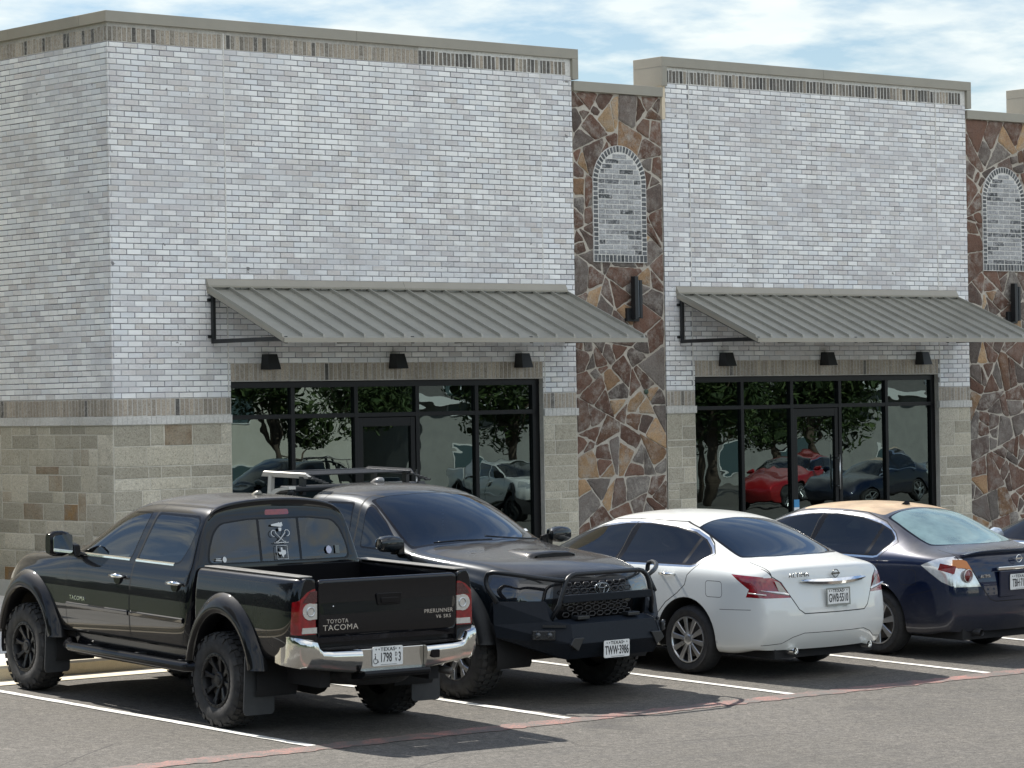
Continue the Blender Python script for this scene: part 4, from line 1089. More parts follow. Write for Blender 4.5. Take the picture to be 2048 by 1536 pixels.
# ------------------------------------------------------------------ wheels
def wheel(root, name, x, y, R, w, rr, style, side, steer=0.):
    "x is the outer face of the tyre, side -1 left / +1 right"
    t = empty(name, (0, 0, 0)); t.parent = root; t.location = (x, y, R); t.rotation_euler = (0, 0, steer)
    S = Matrix.Diagonal((side, 1, 1, 1))
    def fin(mb, nm, m_, split=40):
        for k, v in enumerate(mb.v): mb.v[k] = (v[0]*side, v[1], v[2])
        if side < 0: mb.f = [tuple(reversed(f)) for f in mb.f]
        return mb.build(nm, m_, t, split=split)
    off = style in ('offroad', 'trd')
    # tyre: axial 0 at outer face, going inwards (negative)
    tr = MB(); sh = .045 if off else .03
    prof = [(-.020, rr-.004), (-.004, rr+.012), (.004, rr+.05), (.006, (rr+R)/2+.01), (-.002, R-.055), (-.014, R-.028), (-.034, R-.012), (-w/2, R-.006 if off else R-.001), (-w+.034, R-.012), (-w+.014, R-.028), (-w+.002, R-.055), (-w-.004, (rr+R)/2), (-w+.02, rr)]
    if off: prof = [(a, r-(.004 if r > R-.03 else 0)) for a, r in prof]
    tr.lathe(prof, n=72)
    tr.f = [tuple(reversed(f)) for f in tr.f]
    fin(tr, 'tyre', RUBD if off else RUB, 60)
    tb = MB(); rnd = random.Random(int(abs(x)*100+y*10))
    if off:
        n = 34
        for k in range(n):
            for (xa, xb, ph, la, hh) in ((-.004, -.052, 0, .62, 0), (-.060, -w*.47, .5, .55, .004), (-w*.52, -w+.060, .1, .55, .004), (-w+.052, -w+.004, .5, .62, 0)):
                a0 = 2*pi*(k+ph)/n; a1 = a0+2*pi/n*la; pts = []
                shd = abs(xa) < .01 or abs(xb+w) < .01
                for (ax_, an, rad) in ((xa, a0, R-.014), (xb, a0, R-.014), (xb, a1, R-.014), (xa, a1, R-.014)):
                    pts.append((ax_, rad*cos(an), rad*sin(an)))
                for (ax_, an) in ((xa, a0), (xb, a0), (xb, a1), (xa, a1)):
                    outer = shd and (abs(ax_) < .01 or abs(ax_+w) < .01)
                    rad = R-.018 if outer else R
                    pts.append((ax_, rad*cos(an+.01), rad*sin(an+.01)))
                tb.add(pts, [(0, 1, 2, 3), (7, 6, 5, 4), (0, 4, 5, 1), (1, 5, 6, 2), (2, 6, 7, 3), (3, 7, 4, 0)])
                if shd:   # side biter
                    sgn = 1 if abs(xa) < .01 else -1; xo = .010 if sgn > 0 else -w-.010
                    if sgn > 0 and k % 2 == 0:
                        am = (a0+a1)/2; q = []
                        for (r_, an, xx) in ((R-.062, a0, .001), (R-.062, a1, .001), (R-.020, a1, -.010), (R-.020, a0, -.010)):
                            q.append((xx, r_*cos(an), r_*sin(an)))
                        q += [(p[0]+.007, p[1], p[2]) for p in q]
                        tb.add(q, [(3, 2, 1, 0), (4, 5, 6, 7), (0, 1, 5, 4), (1, 2, 6, 5), (2, 3, 7, 6), (3, 0, 4, 7)])
        bm_ = None
        fin(tb, 'tread', RUBD, 20)
    else:
        for xg in (-.05, -w*.38, -w*.62, -w+.05):
            pass
    # rim barrel and lip
    rm_ = {'offroad': RIMB, 'trd': RIMD, 'alt13': RIMD, 'alt09': RIMD}[style]
    rb = MB(); rb.lathe([(-.018, rr-.001), (-.008, rr+.004), (-.006, rr-.006), (-.016, rr-.014), (-.05, rr-.022), (-w*.62, rr-.03), (-w*.66, .06), (-w*.66, .0)], n=56)
    rb.f = [tuple(reversed(f)) for f in rb.f]
    rim = fin(rb, 'rim', rm_)
    bd = MB(); bd.lathe([(-.075, rr*.74), (-.070, rr*.74), (-.070, .05)][::-1], n=40); fin(bd, 'brake_disc', BRAKE)
    sp = MB(); 
    def spoke(an, r0, r1, w0, w1, x0, x1, th=.02, bev=.006, ofs0=0, ofs1=0):
        e = Vector((0, cos(an), sin(an))); f = Vector((0, -sin(an), cos(an)))
        rings = []
        for (r, ww, xx, of) in ((r0, w0, x0, ofs0), ((r0+r1)/2, (w0+w1)/2, (x0+x1)/2+.004, (ofs0+ofs1)/2), (r1, w1, x1, ofs1)):
            c = e*r+f*of
            rings.append([c+f*(-ww/2)+Vector((xx-th, 0, 0)), c+f*(-ww/2)+Vector((xx-bev, 0, 0)), c+f*(-ww/2+bev)+Vector((xx, 0, 0)), c+f*(ww/2-bev)+Vector((xx, 0, 0)), c+f*(ww/2)+Vector((xx-bev, 0, 0)), c+f*(ww/2)+Vector((xx-th, 0, 0))])
        sp.loft(rings, closed=True, cap=True, smooth=False)
    hub = MB()
    if style == 'offroad':
        for k in range(8):
            a = 2*pi*k/8+.2; spoke(a, .05, rr-.012, .030, .034, -.050, -.020, .03, .004)
            for s_ in (-1, 1): spoke(a+s_*.10, rr-.075, rr-.012, .008, .020, -.030, -.018, .02, .003)
        hub.lathe([(-.07, .070), (-.036, .066), (-.030, .058), (-.032, .040), (-.022, .036), (-.020, .0)], n=24)
        hub.lathe([(-.02, rr-.001), (-.003, rr-.004), (-.003, rr-.022), (-.014, rr-.026)], n=56)
        for k in range(24):
            a = 2*pi*k/24; hub.tube([(-.006, (rr-.012)*cos(a), (rr-.012)*sin(a)), (.002, (rr-.012)*cos(a), (rr-.012)*sin(a))], .0045, 6)
        sm_ = RIMB
    elif style == 'trd':
        for k in range(6):
            a = 2*pi*k/6+.26
            spoke(a, .055, rr*.62, .050, .046, -.030, -.018, .03, .004)
            for s_ in (-1, 1): spoke(a+s_*.17, rr*.58, rr-.006, .034, .056, -.018, -.006, .03, .004, -s_*.012, s_*.006)
        hub.lathe([(-.06, .065), (-.028, .060), (-.022, .050), (-.020, .0)], n=24)
        sm_ = RIMS
    elif style == 'alt13':
        for k in range(10):
            a = 2*pi*k/10+.14; spoke(a, .045, rr-.006, .030, .052, -.014, -.004, .014, .003)
        hub.lathe([(-.03, .055), (-.010, .050), (-.004, .042), (-.002, .03), (-.001, .0)], n=24)
        hub.lathe([(-.012, rr+.004), (-.001, rr), (-.001, rr-.008), (-.012, rr-.014)], n=56)
        for k in range(5):
            a = 2*pi*k/5; hub.tube([(-.012, .058*cos(a), .058*sin(a)), (-.003, .058*cos(a), .058*sin(a))], .010, 8)
        sm_ = RIMS
    else:
        for k in range(7):
            a = 2*pi*k/7+.2; spoke(a, .045, rr-.004, .038, .066, -.020, -.006, .016, .004)
        hub.lathe([(-.03, .055), (-.014, .050), (-.006, .03), (-.004, .0)], n=24)
        hub.lathe([(-.012, rr+.004), (-.001, rr), (-.001, rr-.008), (-.012, rr-.014)], n=56)
        sm_ = RIMS
    hub.f = [tuple(reversed(f)) for f in hub.f]
    n0 = len(sp.v); sp.add(hub.v, hub.f, True)
    fin(sp, 'spokes', sm_, 30)
    return t
def copy_tree(o, parent=None):
    c = o.copy(); COL.objects.link(c); c.parent = parent
    for ch in list(o.children): copy_tree(ch, c)
    return c
def place(root, x, y, yaw, s=.985):
    root.rotation_mode = 'QUATERNION'
    a = radians(yaw)
    f = Vector((-sin(a), cos(a), 0)); f.z = GS*f.y; f.normalize()
    r = Vector((cos(a), sin(a), 0)); r.z = GS*r.y; r.normalize(); r = (r-f*r.dot(f)).normalized(); u = r.cross(f)
    root.rotation_quaternion = Matrix((r, f, u)).transposed().to_quaternion()
    root.location = (x, y, gz(y)); root.scale = (s, s, s)
def seats(root, rows, seatm, wheel_x=-.38, dash_y=None, dash_z=1.0, base=.55):
    for (y, z, n) in rows:
        for x in ((-.37, .37) if n == 2 else (-.42, 0, .42)):
            m = MB(); w = .25 if n == 2 else .20
            rings = []
            for (yy, zz, ww, dd) in ((y+.05, z-.35, w, .10), (y, z-.05, w*.98, .09), (y-.06, z+.18, w*.9, .07), (y-.08, z+.25, w*.7, .05)):
                rings.append([Vector((x-ww, yy, zz)), Vector((x-ww*.8, yy+dd, zz)), Vector((x+ww*.8, yy+dd, zz)), Vector((x+ww, yy, zz)), Vector((x+ww*.8, yy-dd, zz)), Vector((x-ww*.8, yy-dd, zz))])
            m.loft(rings, smooth=True)
            rings = []
            for (zz, ww, dd) in ((z+.27, .08, .03), (z+.31, .13, .05), (z+.40, .125, .05), (z+.45, .09, .03)):
                rings.append([Vector((x+ww*cos(t), y-.09+dd*sin(t), zz)) for t in np.linspace(0, 2*pi, 11)[:-1]])
            m.loft(rings, smooth=True)
            m.cbox((x, y+.28, z-.38), (2*w, .5, .16))
            m.build('seat', seatm, root, split=50, bevel=None)
    if dash_y:
        m = MB(); m.prism([(dash_y-.22, base), (dash_y-.25, dash_z-.12), (dash_y-.16, dash_z-.01), (dash_y+.35, dash_z+.02), (dash_y+.4, base)], 0, -.70, .70); m.build('dashboard', BLKTRIM if False else SEAT, root, bevel=.02)
        m = MB(); cx, cy, cz = wheel_x, dash_y-.36, dash_z-.06; pts = []
        for k in range(24):
            a = 2*pi*k/24; pts.append((cx+.19*cos(a), cy-.07*sin(a)*1, cz+.175*sin(a)))
        m.tube(pts, .015, 8, closed=True); m.tube([(cx-.18, cy, cz), (cx+.18, cy, cz)], .016, 8); m.tube([(cx, cy, cz), (cx, cy+.2, cz-.08)], .03, 8)
        m.build('steering_wheel', BLKTRIM, root)
def side_cond(s): return lambda c, n: c.x*s > .25 and abs(n.x) > .22
def mirror_y(poly): return poly
# ------------------------------------------------------------------ saloon cars
DCHR = simple('dark_chrome_badge', (.16, .16, .15), .25, .8)
def sky_glass():
    m = glassy('sky_painted_glass', (.30, .38, .38), (1, 1, 1), .03); t = m.node_tree; out = t.nodes['Material Output']
    prev = out.inputs[0].links[0].from_socket; d = t.nodes.new('ShaderNodeBsdfDiffuse'); d.inputs['Color'].default_value = (.30, .44, .45, 1)  # diffuse teal mixed in: bright sky reflection painted into the glass
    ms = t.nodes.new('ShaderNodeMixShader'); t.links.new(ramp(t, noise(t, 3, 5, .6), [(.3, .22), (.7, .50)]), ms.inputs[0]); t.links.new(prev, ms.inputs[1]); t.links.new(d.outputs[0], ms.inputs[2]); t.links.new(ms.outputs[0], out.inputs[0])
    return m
GL_SKY = sky_glass()
def arch_poly(cy, cz, r, n=22, zb=.05, ry=None):
    ry = ry or r
    return [(cy-ry, zb), (cy+ry, zb)] + [(cy+ry*cos(t), cz+r*sin(t)) for t in np.linspace(0, pi, n)]
def saloon(kind, name, label, group, col_mat, roof_mat=None, trim=None, plate_text='', detail=True, label_extra=None):
    root = empty(name, (0, 0, 0), label, 'car', group)
    n9 = kind == 'b'
    HW = .915 if not n9 else .898
    # rows 5..10 per station; rows 0..4 come from the width table
    if not n9:
        T = [(-1.03, [(.80, .935), (.73, .995), (.64, 1.020), (.52, 1.032), (.28, 1.040), (0, 1.042)]),
             (-.92, [(.865, .955), (.79, 1.012), (.69, 1.040), (.56, 1.050), (.30, 1.058), (0, 1.060)]),
             (-.70, [(.885, .975), (.81, 1.035), (.70, 1.062), (.575, 1.075), (.31, 1.085), (0, 1.090)]),
             (-.50, [(.892, .985), (.815, 1.055), (.695, 1.100), (.585, 1.122), (.33, 1.135), (0, 1.142)]),
             (-.25, [(.895, .99), (.805, 1.075), (.675, 1.185), (.58, 1.225), (.33, 1.250), (0, 1.258)]),
             (.05, [(.897, .99), (.80, 1.08), (.655, 1.285), (.57, 1.340), (.33, 1.370), (0, 1.380)]),
             (.35, [(.897, .988), (.80, 1.075), (.64, 1.345), (.56, 1.415), (.33, 1.448), (0, 1.460)]),
             (.75, [(.897, .985), (.80, 1.07), (.635, 1.370), (.555, 1.442), (.33, 1.472), (0, 1.482)]),
             (1.10, [(.897, .98), (.80, 1.065), (.637, 1.360), (.558, 1.430), (.33, 1.462), (0, 1.472)]),
             (1.42, [(.897, .975), (.805, 1.06), (.648, 1.315), (.572, 1.382), (.34, 1.418), (0, 1.430)]),
             (1.75, [(.895, .965), (.815, 1.045), (.685, 1.215), (.612, 1.265), (.37, 1.310), (0, 1.325)]),
             (2.10, [(.89, .95), (.83, 1.015), (.735, 1.085), (.665, 1.115), (.40, 1.165), (0, 1.18)]),
             (2.38, [(.885, .93), (.83, .965), (.75, .99), (.67, 1.005), (.40, 1.035), (0, 1.045)]),
             (2.9, [(.868, .87), (.80, .915), (.70, .945), (.60, .955), (.35, .965), (0, .97)]),
             (3.35, [(.82, .78), (.745, .83), (.65, .86), (.55, .872), (.3, .88), (0, .882)]),
             (3.62, [(.70, .66), (.62, .72), (.54, .75), (.44, .765), (.25, .775), (0, .78)])]
        Wk = [(-1.03, .825), (-.92, .873), (-.6, .905), (0, .912), (1, .915), (2.2, .915), (2.9, .905), (3.35, .86), (3.62, .74)]
        cv = [(-1.03, -.20), (-.92, -.19), (-.70, -.16), (-.50, -.14), (-.25, -.10), (.05, -.06), (.35, -.03), (.75, 0), (1.1, .03), (1.42, .08), (1.75, .18), (2.1, .26), (2.38, .28), (2.9, .22), (3.35, .25), (3.62, .30)]
        rp = [(.2, .06), (.30, .0), (.42, -.075), (.60, -.085), (.66, -.065), (.80, -.035), (.93, -.01), (1.05, 0)]
    else:
        T = [(-1.02, [(.79, .95), (.73, 1.005), (.64, 1.040), (.52, 1.055), (.28, 1.065), (0, 1.067)]),
             (-.92, [(.855, .965), (.785, 1.015), (.69, 1.045), (.56, 1.055), (.30, 1.063), (0, 1.065)]),
             (-.72, [(.872, .975), (.80, 1.030), (.70, 1.058), (.575, 1.068), (.31, 1.075), (0, 1.078)]),
             (-.52, [(.878, .98), (.80, 1.050), (.69, 1.092), (.585, 1.112), (.33, 1.125), (0, 1.13)]),
             (-.25, [(.88, .98), (.79, 1.07), (.665, 1.18), (.575, 1.215), (.33, 1.240), (0, 1.25)]),
             (.02, [(.88, .975), (.785, 1.07), (.645, 1.280), (.565, 1.330), (.33, 1.360), (0, 1.372)]),
             (.30, [(.88, .97), (.785, 1.06), (.632, 1.335), (.555, 1.400), (.33, 1.435), (0, 1.448)]),
             (.75, [(.88, .965), (.785, 1.055), (.627, 1.362), (.55, 1.430), (.33, 1.462), (0, 1.472)]),
             (1.10, [(.88, .96), (.785, 1.05), (.632, 1.355), (.553, 1.420), (.33, 1.452), (0, 1.462)]),
             (1.42, [(.88, .955), (.79, 1.045), (.645, 1.315), (.568, 1.378), (.34, 1.412), (0, 1.424)]),
             (1.75, [(.878, .945), (.80, 1.03), (.685, 1.215), (.61, 1.262), (.37, 1.305), (0, 1.32)]),
             (2.10, [(.872, .93), (.81, 1.0), (.73, 1.085), (.66, 1.11), (.40, 1.155), (0, 1.17)]),
             (2.38, [(.865, .915), (.81, .955), (.74, .985), (.66, 1.0), (.40, 1.03), (0, 1.04)]),
             (2.9, [(.85, .86), (.78, .905), (.69, .935), (.59, .945), (.35, .955), (0, .96)]),
             (3.35, [(.80, .76), (.725, .81), (.64, .84), (.54, .852), (.3, .86), (0, .862)]),
             (3.58, [(.68, .65), (.60, .70), (.52, .73), (.43, .745), (.25, .755), (0, .76)])]
        Wk = [(-1.02, .815), (-.92, .86), (-.6, .888), (0, .896), (1, .898), (2.2, .898), (2.9, .885), (3.35, .84), (3.58, .72)]
        cv = [(-1.02, -.20), (-.92, -.19), (-.72, -.16), (-.52, -.14), (-.25, -.10), (.02, -.06), (.30, -.03), (.75, 0), (1.1, .03), (1.42, .08), (1.75, .18), (2.1, .26), (2.38, .28), (2.9, .22), (3.35, .25), (3.58, .30)]
        rp = [(.2, .06), (.30, .0), (.42, -.07), (.56, -.085), (.62, -.075), (.80, -.055), (.96, -.02), (1.05, .0)]
    fp = [(.2, .02), (.35, .09), (.55, .11), (.7, .04), (.78, 0)]
    stn = []
    for (y, row) in T:
        w, = lerp_keys(Wk, y); z5 = row[0][1]; x5 = row[0][0]
        lowz = [.235, .225, .36, .60, z5-.115]
        if y < -.9: lowz = [.285, .275, .42, .64, .82]
        if y > 3.3: lowz = [.24, .23, .34, .48, .58 if y > 3.5 else .66]
        lx = [w-.16, w-.035, w-.006, w, w-.010]
        if y < -.9: lx = [w-.10, w-.02, w, w, w-.003]
        stn.append((y, [(a, b) for a, b in zip(lx, lowz)]+row))
    bm = subdivide(body_cage(stn, cv, rp, fp, HW), 3)
    S = Shell(bm)
    R_ = .325; WB = 2.776
    for s in (-1, 1):
        cond = side_cond(s)
        q = arch_poly(0, R_+.005, .395 if not n9 else .385, ry=.385 if not n9 else .375); S.mark('#del', q, 'x', lambda c, n, s=s: c.x*s > .45 and c.z < .8)
        q = arch_poly(WB, R_+.005, .375); S.mark('#del', q, 'x', lambda c, n, s=s: c.x*s > .45 and c.z < .8)
    S.delete('#del')
    for s in (-1, 1):
        nm = {-1: 'L', 1: 'R'}[s]; cond = side_cond(s)
        if not n9:
            dlo = [(2.10, 1.02), (1.95, 1.115), (1.70, 1.225), (1.44, 1.305), (1.10, 1.355), (.75, 1.372), (.40, 1.355), (.15, 1.318), (-.02, 1.255), (-.13, 1.185), (-.185, 1.135), (-.165, 1.10), (-.07, 1.03), (-.02, 1.018), (.9, 1.000), (2.0, .985)]
        else:
            dlo = [(2.10, 1.00), (1.93, 1.10), (1.70, 1.215), (1.44, 1.30), (1.10, 1.352), (.75, 1.365), (.42, 1.345), (.15, 1.290), (.0, 1.235), (-.08, 1.175), (-.10, 1.145), (-.075, 1.09), (.02, .988), (.07, .978), (.9, .972), (2.0, .965)]
        cy_ = sum(a for a, b in dlo)/len(dlo); 
        def shrink(pl, d):
            out = []; n = len(pl)
            for i in range(n):
                a = Vector(pl[i-1]); b = Vector(pl[i]); c = Vector(pl[(i+1) % n]); e = (b-a).normalized()+(c-b).normalized(); e.normalize(); nn = Vector((e.y, -e.x))
                out.append(tuple(b+nn*d))
            return out
        ar = sum(dlo[i][0]*dlo[(i+1) % len(dlo)][1]-dlo[(i+1) % len(dlo)][0]*dlo[i][1] for i in range(len(dlo)))
        sg = 1 if ar < 0 else -1
        # doors first
        rd = [(1.02, .27), (1.02, .95), (.985, 1.30), (.93, 1.40), (.35, 1.40), (.05, 1.32), (-.12, 1.22), (-.215, 1.13), (-.10, 1.02), (-.005, .93), (.02, .84), (.12, .755), (.27, .66), (.405, .52), (.47, .36), (.48, .27)]
        fd = [(1.02, .27), (1.02, .95), (.985, 1.30), (.93, 1.40), (1.30, 1.38), (1.62, 1.28), (1.97, 1.13), (2.13, 1.02), (2.16, .85), (2.13, .45), (2.05, .27)]
        if n9: rd = [(a+(.06 if b > 1 and a < .6 else 0), b-.01) for a, b in rd]; fd = [(a, b-.012) for a, b in fd]
        S.mark('door_rear_'+nm, rd, 'x', cond); S.mark('door_front_'+nm, fd, 'x', cond)
        ch = shrink(dlo, -.016*sg); S.mark('chrome_'+nm, ch, 'x', cond)
        S.mark('trim_'+nm, shrink(dlo, .002*sg), 'x', cond)
        gl = shrink(dlo, .014*sg)
        # glass pieces clipped by pillars
        def clipx(pl, y0, y1, sl=0.):
            out = clip([tuple(p) for p in pl], 1, sl, y1+sl*1.0)
            return clip(out, -1, -sl, -(y0+sl*1.0))
        k = .26 if not n9 else .30
        S.mark('glass_front_'+nm, clipx(gl, 1.03+.02, 3.0, k), 'x', cond)
        S.mark('glass_rear_'+nm, clipx(gl, .115 if not n9 else .19, .96, k if False else .22), 'x', cond)
        S.mark('glass_quarter_'+nm, clipx(gl, -1, .075 if not n9 else .145, .22), 'x', cond)
        # shut lines
        S.line([p for p in rd if True], 'x', lambda c, n, cond=cond: cond(c, n) and not (c.z > 1.0 and -.2 < c.y < 2.2 and False), .008, True)
        S.line(fd, 'x', cond, .008, True)
        if detail:
            yo, zo = (-.36, .825) if not n9 else (-.40, .80)
            if s == -1: S.line(smooth_poly([(yo-.105, zo-.075), (yo+.10, zo-.078), (yo+.11, zo+.07), (yo-.095, zo+.072)], .035, 3), 'x', cond, .005, True)
            S.line([(-.44, .64), (-.80, .655)] if not n9 else [(-.42, .62), (-.75, .70)], 'x', cond, .005)
        # lamps
        if not n9:
            S.mark('lamp_'+nm, [(-.56, .972), (-.80, .962), (-1.0, .945), (-1.3, .935), (-1.3, .765), (-1.0, .765), (-.745, .768), (-.775, .84)], 'x', lambda c, n, s=s: c.x*s > .60 and c.y < -.5 and (abs(n.x) > .35 and abs(n.x) > -n.y*.9))
            S.mark('lamp_'+nm, [(s*.53, .765), (s*1.0, .765), (s*1.0, .945), (s*.70, .950), (s*.62, .905)] if s > 0 else [(-.53, .765), (-.62, .905), (-.70, .950), (-1.0, .945), (-1.0, .765)], 'y', lambda c, n, s=s: c.x*s > .40 and c.y < -.8 and not (abs(n.x) > .35 and abs(n.x) > -n.y*.9))
        else:
            S.mark('lamp_'+nm, [(-.56, .925), (-.74, 1.00), (-.86, 1.02), (-1.3, 1.02), (-1.3, .725), (-.90, .735), (-.80, .775)], 'x', lambda c, n, s=s: c.x*s > .55 and c.y < -.5 and (abs(n.x) > .35 and abs(n.x) > -n.y*.9))
            S.mark('lamp_'+nm, [(.50, .725), (1.0, .725), (1.0, 1.02), (.66, .995), (.59, .90)] if s > 0 else [(-.50, .725), (-.59, .90), (-.66, .995), (-1.0, 1.02), (-1.0, .725)], 'y', lambda c, n, s=s: c.x*s > .40 and c.y < -.8 and not (abs(n.x) > .35 and abs(n.x) > -n.y*.9))
    # back window and windscreen
    topc = lambda c, n: n.z > .15 and c.z > .98
    if not n9: bw = [(-.56, .16), (-.30, .22), (0, .245), (.30, .22), (.56, .16), (.60, -.10), (.625, -.35), (.63, -.455), (.56, -.50), (.30, -.575), (0, -.60), (-.30, -.575), (-.56, -.50), (-.63, -.455), (-.625, -.35), (-.60, -.10)]
    else: bw = [(-.55, .13), (-.30, .19), (0, .215), (.30, .19), (.55, .13), (.59, -.10), (.615, -.35), (.62, -.47), (.55, -.52), (.30, -.60), (0, -.625), (-.30, -.60), (-.55, -.52), (-.62, -.47), (-.615, -.35), (-.59, -.10)]
    S.mark('bw_trim', smooth_poly([(a*1.02, b+(.012 if b > 0 else -.012)) for a, b in bw], .03), 'z', topc)
    S.mark('back_glass', smooth_poly([(a*.975, b*.98) for a, b in bw], .04), 'z', topc)
    ws = [(-.58, 1.36), (-.3, 1.42), (0, 1.44), (.3, 1.42), (.58, 1.36), (.64, 1.65), (.70, 1.98), (.72, 2.12), (.5, 2.22), (0, 2.32), (-.5, 2.22), (-.72, 2.12), (-.70, 1.98), (-.64, 1.65)]
    S.mark('ws_trim', smooth_poly(ws, .03), 'z', topc)
    S.mark('windscreen', smooth_poly([(a*.965, b+(.02 if b < 1.7 else -.03)) for a, b in ws], .04), 'z', topc)
    if roof_mat is not None:
        S.mark('roof', smooth_poly([(-.54, .20), (0, .27), (.54, .20), (.555, .8), (.55, 1.30), (0, 1.39), (-.55, 1.30), (-.555, .8)], .05), 'z', lambda c, n: n.z > .5 and c.z > 1.25)
    # boot lid
    rc = lambda c, n: c.y < -.80 and c.z < 1.08
    if not n9: lid = [(-.40, .615), (.40, .615), (.46, .655), (.535, .77), (.62, .905), (.70, .96), (.76, 1.12), (-.76, 1.12), (-.70, .96), (-.62, .905), (-.535, .77), (-.46, .655)]
    else: lid = [(-.33, .575), (.33, .575), (.40, .60), (.50, .73), (.59, .90), (.66, 1.0), (.72, 1.12), (-.72, 1.12), (-.66, 1.0), (-.59, .90), (-.50, .73), (-.40, .60)]
    kn = set(k for k, v in S.names.items() if v.startswith('lamp'))
    def notlamp(f_): return f_
    lidc = lambda c, n: c.y < -.70 and n.y < -.3
    S.mark('lid', lid, 'y', lidc)
    S.mark('lid', [(-.70, -1.3), (.70, -1.3), (.69, -.80), (.66, -.60), (.60, -.53), (0, -.65), (-.60, -.53), (-.66, -.60), (-.69, -.80)], 'z', lambda c, n: c.y < -.5 and n.y >= -.3 and n.z > .3 and c.z > .9)
    S.line(lid[:6], 'y', rc, .009); S.line([lid[0]]+lid[:5:-1][:6], 'y', rc, .009)
    for s in (1, -1): S.line([(s*.70, -1.06), (s*.70, -.85), (s*.66, -.60)], 'z', lambda c, n: n.z > .3 and c.z > .9, .009)
    # rear bumper seam and diffuser line
    if not n9:
        S.line([(-.80, .33), (-.62, .345), (-.52, .40), (-.40, .435), (.40, .435), (.52, .40), (.62, .345), (.80, .33)], 'y', rc, .006)
    GLM = GL_DARK if not n9 else GL_MID
    table = {'roof': ('roof', roof_mat, None), 'lid': ('boot_lid', col_mat, None), 'windscreen': ('windscreen', GL_MID, None), 'back_glass': ('rear_window', GL_DARK if not n9 else GL_SKY, None),
             'bw_trim': ('window_seal', BLKTRIM, None), 'ws_trim': ('window_seal', BLKTRIM, None)}
    for nm in 'LR':
        table.update({'door_rear_'+nm: ('door', col_mat, None), 'door_front_'+nm: ('door', col_mat, None), 'chrome_'+nm: ('window_surround', CHROME, None), 'trim_'+nm: ('window_frame', BLKTRIM, None),
                      'glass_front_'+nm: ('side_window', GL_MID if n9 else glassy('front_tint', (.12, .14, .15)), None), 'glass_rear_'+nm: ('side_window', GLM, None), 'glass_quarter_'+nm: ('side_window', GLM, None), 'lamp_'+nm: ('tail_lamp', RED if not n9 else CLR, None)})
    parts = S.build(root, col_mat, table)
    body = parts['body']
    # underbody, wheel wells
    m = MB(); m.box((-.66, -.92, .20), (.66, 3.45, .34)); m.box((-.56, -.30, .30), (.56, .40, .75)); m.box((-.56, 2.35, .30), (.56, 3.2, .75)); m.box((-.70, -.75, .34), (.70, -.42, .80)); m.box((-.72, .42, .30), (.72, 2.35, .52)); m.box((-.60, -.90, .62), (.60, -.30, .92))
    m.build('underbody', UNDER, root)
    for yy in (0, WB):
        for s in (-1, 1):
            m = MB(); r = .40; pts = [(yy+r*cos(t), R_+r*sin(t)) for t in np.linspace(0, pi, 18)]
            rings = [[Vector((s*.885 if False else s*(lerp_keys(Wk, yy)[0]-.02), a, b)) for a, b in pts], [Vector((s*.55, a, b)) for a, b in pts]]
            m.loft(rings, closed=False, cap=False); m.build('wheel_well', UNDER, root)
            # arch lip
            rl = (.392 if not n9 else .382) if yy == 0 else .372; w = lerp_keys(Wk, yy)[0]
    tr = .325
    for yy in (0, WB):
        for s in (-1, 1): wheel(root, 'wheel', s*(.885 if not n9 else .868), yy, tr, .215, .215, 'alt13' if not n9 else 'alt09', s)
    seats(root, [(1.10, .76, 2), (.20, .74, 3)], SEAT, dash_y=1.98, dash_z=.93, base=.4)
    # mirrors, handles
    for s in (-1, 1):
        m = MB(); rings = []
        for (x, w, h) in ((.90, .03, .03), (.95, .055, .075), (1.03, .07, .085), (1.09, .055, .06)):
            rings.append([Vector((s*x, 1.83+w*cos(t), 1.05+h*sin(t))) for t in np.linspace(0, 2*pi, 13)[:-1]])
        m.loft(rings, flip=s < 0); m.build('door_mirror', col_mat, root, split=60)
        for yh, zh in ((.25, .925), (1.20, .90)):
            zz = zh-(.015 if n9 else 0)
            m = MB(); xh = HW+.0
            m.tube([(s*(xh-.02), yh+.095, zz), (s*(xh+.028), yh+.070, zz+.004), (s*(xh+.034), yh, zz+.006), (s*(xh+.028), yh-.07, zz+.006), (s*(xh-.02), yh-.095, zz+.004)], [.010, .013, .014, .015, .012], 8)
            o = m.build('door_handle', CHROME if not n9 else col_mat, root)
            if not n9:
                m = MB(); 
                c = [(s*(HW-.011+.012*0), yh+.075*cos(t), zz-.012+.045*sin(t)) for t in np.linspace(0, 2*pi, 20)[:-1]]
    # lamp details
    for s in (-1, 1):
        if not n9:
            def L(pts, y=-1.13, n_='lamp_reflector', m_=CLR, t=.006):
                mb = MB(); mb.prism([(s*a, b) for a, b in pts], 1, y, y+t); mb.build(n_, m_, parts['lamp_'+{-1: 'L', 1: 'R'}[s]])
        else: pass
